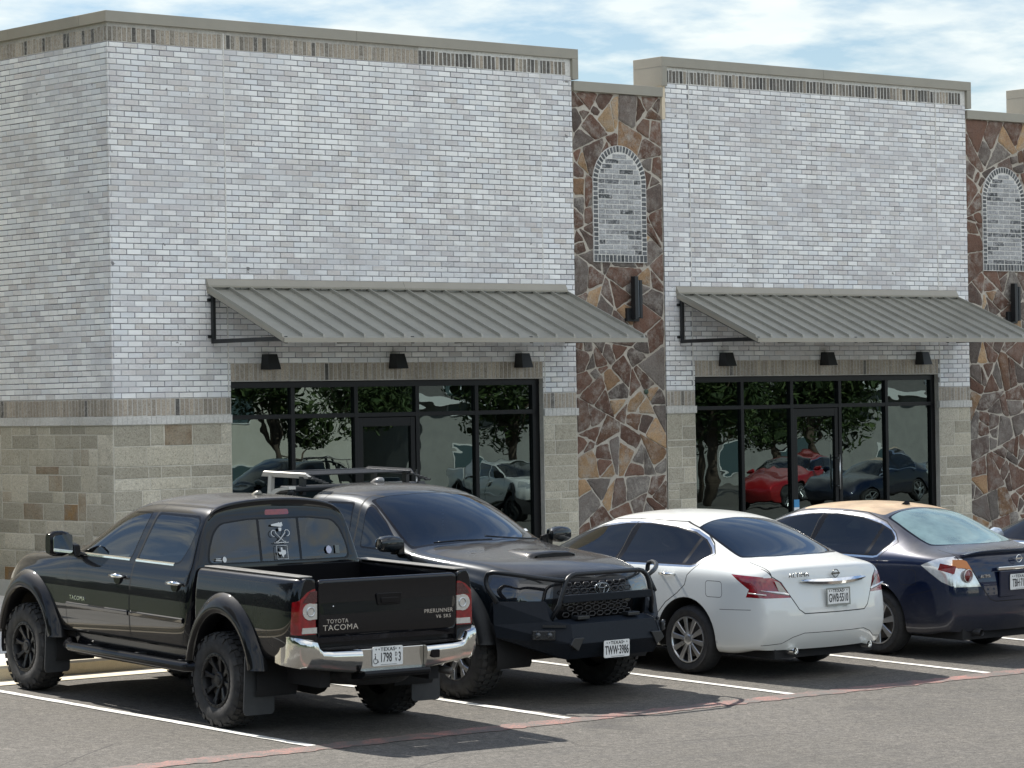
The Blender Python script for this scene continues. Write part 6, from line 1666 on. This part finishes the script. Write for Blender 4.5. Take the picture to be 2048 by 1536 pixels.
    m.box((-.74, yb1+.05, .60), (.74, yb0, .72)); m.box((-.78, .5, .50), (.78, 3.6, .60)); m.box((-.60, 2.7, .34), (.60, 3.6, .55)); m.box((-.50, 2.6, .60), (.50, 3.7, 1.0))
    for yy in (0, WB):
        m.tube([(-.80, yy, R_), (.80, yy, R_)], .05, 10)
    m.tube([(.0, -.10, R_), (0, .12, R_)], .17, 12); m.lathe([(-.10, .0)], 0) if False else None
    m.build('chassis', UNDER, root)
    m = MB(); pts = [(.34*cos(t), -.72+.34*sin(t), .49) for t in np.linspace(0, 2*pi, 25)[:-1]]; m.tube(pts, .095, 10, closed=True); m.cbox((0, -.72, .49), (.5, .5, .12)); m.build('spare_wheel', RUB, root)
    m = MB(); m.tube([(.60, -.55, .47), (.70, -.85, .46), (.74, -1.0, .45)], .032, 10); m.build('exhaust', BRAKE, root)
    for yy in (0, WB):
        for s in (-1, 1): wheel(root, 'wheel', s*(.955 if not B else .95), yy, R_, .265, .218, 'offroad' if not B else 'trd', s, steer=0)
    seats(root, [(1.75, 1.02, 2), (.85, 1.00, 3)] if not B else [(1.85, 1.02, 2)], SEATB if False else SEAT, dash_y=2.42, dash_z=1.22, base=.7)
    m = MB(); m.cbox((0, 1.86, 1.60), (.22, .02, .07)); m.tube([(0, 1.87, 1.62), (0, 1.93, 1.68)], .012, 6); m.build('rear_view_mirror', BLKTRIM, root, bevel=.01)
    return root, parts, yb1
simple_flare = paint('flare_paint', (.005, .005, .006), 0., .42, .07, (.22, .20, .17), .6)
simple_rubber = simple('flap_rubber', (.030, .032, .034), .62, 0, .12, 12)
BLACKP = paint('black_paint', (.0030, .0032, .0050), .0, .25, .022, (.22, .20, .17), .8)
BLACKR = paint('dusty_black_paint', (.005, .005, .006), .0, .4, .26, (.24, .21, .17), .7)
T1, t1p, t1b = pickup('stock', 'black_pickup', 'black double-cab pickup with a chrome rear bumper and black off-road wheels, nose to the kerb', BLACKP, BLACKR, '1798')
place(T1, .93, 1.25, -3.4); T1.scale.x = .942
# window stickers on the first pickup
def sticker(root, name, polys, y, tilt, m_, tubes=()):
    mb = MB()
    def T(x, z): return Vector((x, y+(z-1.29)*tilt, z))
    for pl in polys: mb.add([T(*p) for p in pl], [tuple(range(len(pl)))])
    for pts, r in tubes: mb.tube([T(*p) for p in pts], r, 5)
    return mb.build(name, m_, root)
yw = .42-.018
TL = .215
def A_(x, z, pts, k=1.): return [(x+a*k, z+b*k) for a, b in pts]
tex = [(-.2, 1), (.22, 1), (.22, .55), (.6, .42), (1.0, .38), (1.05, -.1), (.95, -.35), (.5, -.6), (.35, -.8), (.42, -1.05), (.15, -.95), (-.1, -.5), (-.35, -.35), (-.55, -.5), (-.75, -.2), (-1.0, .12), (-.2, .12)]
def rect_t(x0, z0, x1, z1): return [(x0, z0), (x1, z0), (x1, z1), (x0, z1), (x0, z0)]
sticker(T1, 'state_sticker', [], yw, TL, WHT, [(rect_t(-.055, 1.302, .055, 1.412), .0022), (A_(0, 1.357, tex+[tex[0]], .040), .0022)]) if False else None
sticker(T1, 'state_sticker', [A_(-.004, 1.357, [(-.2, 1), (.22, 1), (.22, .55), (.22, -.62), (-.1, -.5), (-.2, -.4)], .040), A_(-.004, 1.357, [(.22, .5), (1.0, .38), (1.05, -.1), (.95, -.35), (.5, -.6), (.22, -.62)], .040), A_(-.004, 1.357, [(-.2, .12), (-.2, -.4), (-.35, -.35), (-.55, -.5), (-.75, -.2), (-1.0, .12)], .040), A_(-.004, 1.357, [(.5, -.6), (.35, -.8), (.42, -1.05), (.15, -.95), (-.1, -.5), (.22, -.62)], .040)], yw, TL, WHT, [(rect_t(-.055, 1.302, .055, 1.412), .0026)])
hook = lambda s: [(s*.012*k_-s*.06, 1.44+.0*k_) for k_ in ()] + [(-s*.055, 1.435), (-s*.02, 1.455), (s*.02, 1.49), (s*.05, 1.520)] + [(s*(.068+.026*cos(t)), 1.515+.026*sin(t)) for t in np.linspace(pi*.8, -pi*.55, 9)]
sticker(T1, 'hooks_sticker', [A_(.0, 1.578, [(-.085, .0), (.02, -.012), (.022, .012), (-.02, .022), (-.085, .012)]), A_(.005, 1.588, [(-.022, -.012), (.028, -.012), (.022, .018), (0, .012), (-.016, .018)]), A_(.0, 1.548, [(-.016, .012), (.018, .012), (.014, -.012), (.0, -.018), (-.012, -.012)])], yw, TL, WHT,
        [(hook(1), .0034), (hook(-1), .0034), ([(-.075, 1.437), (-.03, 1.433), (.0, 1.440), (.03, 1.433), (.075, 1.437)], .003), ([(-.05, 1.447), (.0, 1.434), (.05, 1.447)], .0025)])
sticker(T1, 'window_sticker', [A_(-.575, 1.318, [(.02*cos(t), .024*sin(t)) for t in np.linspace(0, 2*pi, 13)[:-1]])], yw-.0+.03, TL, WHT, [([(-.665, 1.312), (-.605, 1.308)], .005), ([(-.660, 1.325), (-.610, 1.325)], .004)])
sticker(T1, 'window_sticker', [A_(.50, 1.36, [(.030*cos(t), .034*sin(t)) for t in np.linspace(0, 2*pi, 9)[:-1]])], yw+.02, TL, simple('sticker_blue_white', (.42, .44, .56), .5), [])
sticker(T1, 'window_sticker', [A_(.595, 1.36, [(-.022, -.034), (.022, -.034), (.022, .034), (-.022, .034)])], yw+.03, TL, simple('sticker_grey', (.11, .13, .13), .5), [])
# ---- the pickup that faces out
T2, t2p, t2b = pickup('steel', 'black_pickup', 'black pickup facing out with a bull bar, bonnet scoop and steel front bumper', paint('graphite_black_paint', (.006, .009, .012), .3, .28, .05, (.24, .22, .19)), paint('dusty_graphite_paint', (.007, .008, .010), .25, .35, .17, (.25, .22, .18), .8), 'TWW·3986')
place(T2, 3.577, 4.79, 181.3); T2.scale.z = .962
def fmb(): return MB()
SB = simple('powder_coat', (.006, .009, .014), .55, 0, .1, 30, .15, 260, spec=.18)
# steel bumper: centre section and two swept wings
m = MB()
for s in (-1, 1):
    Vv = {'cb': (s*.50, 4.22, .405), 'cm': (s*.52, 4.305, .545), 'ct': (s*.50, 4.25, .715), 'cu': (s*.52, 4.10, .745),
          'wb': (s*.955, 3.80, .600), 'wm': (s*.975, 3.79, .705), 'wt': (s*.965, 3.77, .905), 'wu': (s*.60, 4.03, .905), 'wi': (s*.62, 4.12, .735),
          'bb': (s*.50, 4.0, .42), 'bw': (s*.90, 3.75, .60)}
    k = list(Vv); vs = [Vv[q] for q in k]; I = {q: i for i, q in enumerate(k)}
    fs = [('cb', 'cm', 'wm', 'wb'), ('cm', 'ct', 'wi'), ('cm', 'wi', 'wt', 'wm'), ('wi', 'wu', 'wt'), ('ct', 'cu', 'wi'), ('cb', 'wb', 'bw', 'bb'), ('wi', 'cu', 'wu')]
    fs = [tuple(I[q] for q in f) for f in fs]
    if s > 0: fs = [tuple(reversed(f)) for f in fs]
    m.add(vs, fs)
m.add([(-.50, 4.22, .405), (.50, 4.22, .405), (.52, 4.305, .545), (-.52, 4.305, .545), (.50, 4.25, .715), (-.50, 4.25, .715), (.52, 4.10, .745), (-.52, 4.10, .745), (-.5, 4.0, .42), (.5, 4.0, .42)],
      [(1, 0, 3, 2), (2, 3, 5, 4), (4, 5, 7, 6), (0, 1, 9, 8)])
bo = m.build('steel_bumper', SB, T2)
sm = bo.modifiers.new('t', 'SOLIDIFY'); sm.thickness = .008
bv = bo.modifiers.new('b', 'BEVEL'); bv.width = .006; bv.segments = 2
for s in (-1, 1):
    m = MB(); m.prism([(s*.40, .60), (s*.52, .60), (s*.56, .54), (s*.47, .48)], 1, 4.285, 4.315); m.build('recovery_mount', BLACKM, bo, bevel=.006)
    m = MB(); m.box((s*.30-.07, 4.11, .742), (s*.30+.07, 4.20, .775)); m.build('light_tab', BLACKM, bo, bevel=.006)
for s in (-1, 1):
    M_ = Matrix.Translation((s*.70, 4.125, .625)) @ Matrix.Rotation(-s*radians(44), 4, 'Z')
    m = MB(); m.cbox((0, .015, 0), (.20, .03, .085), M_); fo = m.build('fog_lamp', BLACKM, bo, bevel=.01)
    m = MB()
    for c_ in (-.05, .05):
        for k in range(8):
            a = 2*pi*k/8; p = M_ @ Vector((c_+.044*cos(a), .033, .040*sin(a))); q = M_ @ Vector((c_+.044*cos(a), .038, .040*sin(a))); m.tube([p, q], .004, 6)
        m.tube([M_ @ Vector((c_, .028, 0)), M_ @ Vector((c_, .036, 0))], .026, 14)
    m.build('lamp_lens', LAMPH if False else simple('led_lens', (.06, .065, .07), .1, .3), fo)
    m = MB(); M2 = Matrix.Translation((s*.62, 4.17, .70)) @ Matrix.Rotation(-s*radians(44), 4, 'Z'); m.cbox((0, .004, 0), (.20, .012, .022), M2); m.build('slot', BLACKM, bo)
# bull bar
TB = simple('bar_tube', (.012, .014, .017), .38, 0, spec=.35)
m = MB()
pts = [(.60, 4.10, .74), (.555, 4.16, .88)]+arc3((.505, 4.17, 1.04), (.475, 4.17, 1.135), (.38, 4.17, 1.145))+arc3((-.38, 4.17, 1.145), (-.475, 4.17, 1.135), (-.505, 4.17, 1.04))+[(-.555, 4.16, .88), (-.60, 4.10, .74)]
m.tube(pts, .021, 12)
for s in (-1, 1):
    pts = [(s*.50, 4.16, 1.09)]+arc3((s*.70, 4.04, 1.12), (s*.90, 3.90, 1.16), (s*.955, 3.76, 1.165), 7)+arc3((s*.965, 3.70, 1.15), (s*.975, 3.66, 1.09), (s*.965, 3.70, 1.02), 5)+[(s*.945, 3.80, .90)]
    m.tube(pts, .021, 12)
m.build('bull_bar', TB, T2)
m = MB(); m.box((-.53, 4.165, .895), (.53, 4.185, .965)); m.build('cross_plate', SB, T2, bevel=.006)
# grille mesh and emblem
m = MB()
for r in range(6):
    for c in range(-5, 6):
        cx = c*.092+(.046 if r % 2 else 0); cz = .775+r*.052
        lim = .43-.02*abs(r-2)
        if abs(cx) > lim: continue
        yy = 4.015+.055-.26*(cx/.93)**2+.012+(-.025 if cz > 1.02 else 0)
        pts = [(cx+.040*a, yy, cz+.019*b) for a, b in ((-1, 0), (-.55, 1), (.55, 1), (1, 0), (.55, -1), (-.55, -1))]
        m.tube(pts, .0065, 5, closed=True)
m.build('grille_mesh', simple('grille_grey', (.035, .033, .034), .45), t2p['grille'])
m = MB()
for a, b, dz in ((.085, .052, 0), (.030, .050, 0), (.058, .020, .024)):
    m.tube([(a*cos(t), 4.105, .995+dz+b*sin(t)) for t in np.linspace(0, 2*pi, 25)[:-1]], .0055, 6, closed=True)
m.build('badge', simple('dark_chrome', (.25, .27, .28), .2, 1.), t2p['grille'])
m = MB(); m.loft([[Vector((x*k, 3.98+dy, .71+.0)) for x in (-1, 1) for _ in (0,)] + [Vector((x*k, 3.98+dy, .70)) for x in (1, -1)] for k, dy in ((.5, 0), (.49, .03))], smooth=False); 
plate(T2, (-.02+.04, 4.315, .478), 'TWW·3986', face='front', tilt=-.0)
# bonnet scoop and vents
m = MB(); rg = []
for y, h, w in ((3.02, .0, .16), (3.12, .018, .20), (3.30, .046, .235), (3.42, .058, .245), (3.50, .056, .24)):
    zb = 1.284-(y-3.0)*.135
    rg.append([Vector((-w-.045, y, zb-.03)), Vector((-w, y, zb+h*.75)), Vector((-w*.75, y, zb+h)), Vector((0, y, zb+h+.008)), Vector((w*.75, y, zb+h)), Vector((w, y, zb+h*.75)), Vector((w+.045, y, zb-.03))])
m.loft(rg, closed=False, cap=False, flip=False); sc = m.build('bonnet_scoop', T2['_m'] if False else t2p['hood'].data.materials[0], T2, split=50)
sm = sc.modifiers.new('t', 'SOLIDIFY'); sm.thickness = .012
m = MB(); m.prism(smooth_poly([(-.20, 1.222), (.20, 1.222), (.215, 1.255), (.16, 1.272), (-.16, 1.272), (-.215, 1.255)], .012), 1, 3.47, 3.503); m.build('scoop_mouth', UNDER, sc)
for s in (-1, 1):
    for k in range(3):
        m = MB(); x = s*(.42+.035*k); y = 3.42-.17*k; zb = 1.279-(y-3.0)*.140-.02*abs(x)
        m.add([(x, y, zb+.004), (x+s*.12, y-.03, zb-.006+.004), (x+s*.04, y-.09, zb+.012+.004)], [(0, 1, 2)]); m.build('bonnet_vent', UNDER, t2p['hood'])
# windscreen wipers, dangling ornaments, toll tag
m = MB(); m.tube([(-.55, 2.66, 1.335), (-.05, 2.70, 1.375), (.10, 2.68, 1.39)], .008, 6); m.tube([(.05, 2.72, 1.36), (.40, 2.66, 1.36), (.62, 2.58, 1.345)], .008, 6); m.build('wiper', BLKTRIM, T2)
m = MB()
for k in range(6): m.tube([(0, 1.98, 1.60-.035*k), (.004, 1.98, 1.58-.035*k)], .008, 6)
m.build('hanging_beads', WHT, T2)
m = MB(); m.add([(-.66, 2.42, 1.392), (-.61, 2.44, 1.392), (-.61, 2.41, 1.412), (-.66, 2.39, 1.412)], [(0, 1, 2, 3)]); m.build('toll_tag', WHT, T2)
# bed rack with sail panels and slatted tray
RK = simple('rack_powder_coat', (.022, .023, .025), .38, .2); RK_SUNLIT = simple('rack_sunlit_coat', (.50, .48, .44), .45, .3)  # second colour is the same coat with sunlight painted in, for near parts
for s in (-1, 1):
    m = MB(); pl = [(-.30, 1.28), (.10, 1.42), (.38, 1.655), (.50, 1.735), (.62, 1.775), (.735, 1.785), (.735, 1.72), (.655, 1.66), (.62, 1.28)]
    hole = [(.22, 1.50), (.42, 1.655), (.53, 1.66), (.56, 1.60), (.56, 1.46), (.22, 1.44)]
    outer = [(a, b) for a, b in pl]
    # frame strips round a dark centre with a round star badge
    m.tube([(s*.79, a, b) for a, b in smooth_poly([(.0, 1.33), (.38, 1.655), (.52, 1.74), (.735, 1.76), (.66, 1.66), (.63, 1.30)], .05, 3)], .028, 8, closed=False)
    sp_ = m.build('sport_bar', RK, T2)
    m = MB(); m.prism([(.05, 1.35), (.40, 1.655), (.50, 1.715), (.64, 1.72), (.62, 1.35)], 0, s*.775, s*.785); m.build('sail_panel', RK, sp_)
    m = MB(); m.prism([(.38, 1.680), (.52, 1.760), (.735, 1.792), (.745, 1.762), (.60, 1.745), (.42, 1.668)], 0, s*.75, s*.83); m.build('bar_top', RK_SUNLIT if s > 0 else RK, sp_)
    m = MB(); m.tube([(s*.79, .50+.055*cos(t), 1.645+.055*sin(t)) for t in np.linspace(0, 2*pi, 21)[:-1]], .006, 6, closed=True)
    st_ = []
    for k in range(10):
        a = pi/2+2*pi*k/10; r = .045 if k % 2 == 0 else .018; st_.append((.50+r*cos(a), 1.645+r*sin(a)))
    m.prism(st_, 0, s*.786, s*.792); m.build('star_emblem', WHT, sp_)
m = MB(); m.box((-.76, .50, 1.73), (.76, .73, 1.785)); m.build('cross_beam', RK, T2, bevel=.015)
m = MB()
for x in (-.60, .60):
    m.box((x-.02, .10, 1.875), (x+.02, .78, 1.905))
m.box((-.62, .08, 1.875), (.62, .12, 1.905))
for k in range(6): m.box((-.60, .18+k*.10, 1.885), (.60, .215+k*.10, 1.899))
tr_ = m.build('rack_tray', RK, T2, bevel=.004)
for s in (-1, 1):
    m = MB(); m.add([(s*.62, .06, 1.868), (s*.645, .12, 1.915), (s*.645, .76, 1.915), (s*.62, .84, 1.868)], [(0, 1, 2, 3)]); o_ = m.build('tray_side', RK_SUNLIT if s > 0 else RK, tr_)
    sm = o_.modifiers.new('t', 'SOLIDIFY'); sm.thickness = .02
    m = MB()
    for k in range(5):
        a = .04*k; m.box((s*.62-.03, .80+a*1.3, 1.862-a*.28), (s*.62+.03, .832+a*1.3, 1.880-a*.28))
    m.build('tray_fairing', RK, tr_)
    m = MB(); m.prism([(.14, 1.28), (.20, 1.28), (.235, 1.876), (.185, 1.876)], 0, s*.61, s*.65); m.build('rack_post', RK_SUNLIT if s > 0 else RK, tr_)
    m = MB(); m.box((s*.63-.02, .66, 1.70), (s*.63+.02, .72, 1.876)); m.build('rack_post', RK, tr_)
m = MB(); m.loft([[Vector((a*k, 1.02-b*q+.05*t, 1.812+.055*t)) for a, b in ((-.03, .07), (.03, .07), (.03, -.07), (-.03, -.07))] for k, q, t in ((1, 1, 0), (.7, .8, .6), (.2, .4, 1))], smooth=True); m.build('aerial', paint('aerial_paint', (.2, .2, .2), 0, .3, .2), T2)
WHITE = paint('pearl_white_paint', (.60, .62, .61), 0., .35, .30, (.56, .50, .38))
NAVY = paint('navy_paint', (.004, .010, .034), .35, .30, .42, (.22, .20, .16))
TANROOF = simple('faded_roof_paint', (.38, .275, .17), .50, 0., .25, 3.5, .2, 60, coat=.25)
A13 = saloon('a', 'white_saloon', 'white four-door saloon with tinted windows parked beside the black pickup that faces out', 'saloon cars parked nose-in', WHITE, None, plate_text='GWB·5510')
place(A13, 6.46, 1.70, 0.5)
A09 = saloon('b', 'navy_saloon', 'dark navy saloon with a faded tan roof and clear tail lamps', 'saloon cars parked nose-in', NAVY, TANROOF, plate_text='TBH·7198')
place(A09, 9.06, 1.75, 1.0)
SILV = paint('silver_blue_paint', (.50, .56, .62), .5, .3, .10)
A5 = saloon('a', 'silver_saloon', 'pale silver-blue saloon at the right edge beyond the dark navy saloon', 'saloon cars parked nose-in', SILV, None, plate_text='')
place(A5, 11.93, .80, 0.5, .97)
# ------------------------------------------------------------------ what stands behind the camera and shows in the shop windows
PAV = mat_concrete('far_wall', (.55, .53, .46), (.64, .62, .55), .1)
def house(x0, x1, y, h, label, m_, roofh=2.2):
    r = empty('apartment_building', ((x0+x1)/2, y, gz(y)), label, 'building', 'pale buildings across the lot'); O_ = Matrix.Translation(-Vector(r.location))
    def K(o): o.matrix_parent_inverse = O_; return o
    g = gz(y)-.5; m = MB(); m.box((x0, y-10, g), (x1, y, g+h)); K(m.build('wall', m_, r))
    m = MB(); m.prism([(y+.6, g+h), (y-5, g+h+roofh), (y-10.6, g+h)], 0, x0-.6, x1+.6); K(m.build('roof', simple('shingles', (.10, .095, .09), .9, 0, .2, 8), r))
    m = MB(); m.box((x0-.6, y+.55, g+h-.28), (x1+.6, y+.62, g+h+.02)); K(m.build('fascia', PLW, r))
    n = int((x1-x0)/5)
    for i in range(n):
        for z in ([1.0] if h < 4.5 else [1.0, 4.0]):
            xx = x0+2.5+i*5; m = MB(); m.box((xx-.7, y-.05, g+z), (xx+.7, y+.05, g+z+1.6)); f = K(m.build('window', PLW, r))
            m = MB(); m.box((xx-.62, y+.03, g+z+.08), (xx+.62, y+.06, g+z+1.52)); K(m.build('pane', simple('teal_glass', (.07, .11, .12), .1), r))
house(38, 62, -56, 8.2, 'pale two-storey building across the lot, mirrored in the left storefront', PAV)
house(65, 108, -56, 5.0, 'pale single-storey building across the lot, mirrored in the right storefront', mat_concrete('far_wall_grey', (.26, .26, .25), (.33, .33, .31), .1), 3.0)
LEAF = mat_tint_stone('leaves', [(0, (.030, .055, .016)), (.5, (.045, .075, .022)), (1, (.07, .10, .03))], rough=.6, wamt=0)
BARK = simple('bark', (.10, .075, .055), .9, 0, .3, 12)
def tree(x, y, h, R, seed, label, leafn=5200):
    lf = 1. if R < 4 else 2.2
    rnd = random.Random(seed); r = empty('tree', (x, y, gz(max(y, -60))), label, 'tree', 'trees across the lot')
    m = MB(); m.tube([(0, 0, -.2), (.05, .05, h*.25), (0, .1, h*.5), (.1, 0, h*.8)], [.16, .13, .10, .03], 8)
    cl = []
    for k in range(13):
        a = rnd.uniform(0, 2*pi); q = rnd.uniform(.25, .8)*R; z = h*.38+rnd.uniform(.1, 1)*h*.5; c = (q*cos(a)*(1-.4*(z/h)), q*sin(a)*(1-.4*(z/h)), z); cl.append((c, R*rnd.uniform(.32, .5)))
        m.tube([(0, 0, h*.25+z*.15), (c[0]*.5, c[1]*.5, z*.7), c], [.05, .035, .015], 5)
    m.build('trunk', BARK, r)
    P = Pieces(); V = []; F = []; Tn = []
    for k in range(leafn):
        c, q = rnd.choice(cl); d = Vector((rnd.gauss(0, 1), rnd.gauss(0, 1), rnd.gauss(0, 1))).normalized()*q*rnd.uniform(.55, 1.05)
        p = Vector(c)+Vector((d.x, d.y, d.z*.75)); a = Vector((rnd.gauss(0, 1), rnd.gauss(0, 1), rnd.gauss(0, .6))).normalized(); b = a.cross(Vector((rnd.gauss(0, 1), rnd.gauss(0, 1), rnd.gauss(0, 1)))).normalized(); s_ = rnd.uniform(.035, .075)*lf
        i = len(V); V += [p+a*s_*1.6, p+b*s_*.7, p-a*s_*1.6, p-b*s_*.7]; F.append((i, i+1, i+2, i+3)); t = rnd.random(); Tn += [(t, t, t)]*4
    P.v = [tuple(v) for v in V]; P.f = F; P.t = Tn; P.build('crown', LEAF, r)
for i, (x, y, h, R) in enumerate(((38.4, -30, 6.4, 2.1), (46.8, -29, 6.5, 2.2), (50.4, -24.2, 5.2, 2.5), (56.5, -31, 5.6, 3.0), (61, -30, 5.2, 2.8), (66, -36, 6.0, 3.2), (52, -44, 7.5, 2.6))):
    tree(x, y, h, R, i+2, ['slim leafy tree beside the two-storey building across the lot', 'leafy tree right of the white pickup across the lot', 'leafy tree nearest the red saloon across the lot', 'broad tree behind the red saloon across the lot', 'rounded tree in the middle of the row across the lot', 'tallest tree across the lot, before the low building', 'tree close to the gap between the two pale buildings'][i], 8500)
tree(-14.5, 15.5, 12.5, 4.6, 41, 'large leafy tree added unseen left of the shop building', 15000)  # this tree and the next added out of view to darken pickup window reflections
tree(-21, 24, 14, 5.4, 42, 'tallest leafy tree added unseen further left of the shop building', 12000)
# far wood behind the photographer: one ragged mass
V = []; F = []; Tn = []; rnd = random.Random(5)
for k in range(24000):
    x = rnd.uniform(-260, 30); env = 8+3.5*sin(x*.05)+2.2*sin(x*.17+1)+1.2*sin(x*.41); z = env*rnd.random()**.7; y = -78+rnd.uniform(-6, 6); s_ = rnd.uniform(.7, 1.5)
    if k % 3: y = rnd.uniform(-60, 150); env = 9+2.5*sin(y*.09)+1.6*sin(y*.31); z = env*rnd.random()**.8; x = -46+rnd.uniform(-5, 5)-max(0, y-20)*.12
    a = Vector((rnd.gauss(0, 1), rnd.gauss(0, .5), rnd.gauss(0, 1))).normalized(); b = a.cross(Vector((rnd.gauss(0, 1), rnd.gauss(0, 1), rnd.gauss(0, 1)))).normalized()
    p = Vector((x, y, z-2)); i = len(V); V += [p+a*s_, p+b*s_*.7, p-a*s_, p-b*s_*.7]; F.append((i, i+1, i+2, i+3)); t = rnd.random(); Tn += [(t, t, t)]*4
P = Pieces(); P.v = [tuple(v) for v in V]; P.f = F; P.t = Tn; o = P.build('woodland', LEAF, None); tag(o, 'distant belt of trees', 'woodland', kind='stuff')
# a white pickup and a red saloon over there, built as copies
WP = paint('white_pickup_paint', (.70, .70, .68), 0, .3, .1); RP = paint('red_paint', (.35, .01, .015), .2, .3, .1)
def recolour(src, new, x, y, yaw, label, old, name):
    c = copy_tree(src); c.name = name; c['label'] = label
    if 'group' in c: del c['group']
    def walk(o):
        if o.type == 'MESH' and any(ms.material in old for ms in o.material_slots):
            for i, ms in enumerate(o.material_slots):
                if ms.material in old: ms.link = 'OBJECT'; ms.material = new
        for ch in o.children: walk(ch)
    walk(c); place(c, x, y, yaw); return c
recolour(T1, WP, 43.0, -25.5, 15, 'white double-cab pickup across the lot, mirrored in the left storefront', (BLACKP, BLACKR), 'white_pickup')
recolour(A13, RP, 55.5, -24.5, 75, 'red saloon across the lot, mirrored in the right storefront', (WHITE,), 'red_saloon')
recolour(T2, T2.children[0].data.materials[0] if False else BLACKP, 26.0, -10.5, 100, 'dark pickup across the lot, mirrored low in the left storefront', (), 'dark_pickup')
recolour(A09, NAVY, 47, -13.5, 80, 'dark saloon across the lot, mirrored low in the right storefront', (), 'dark_saloon')
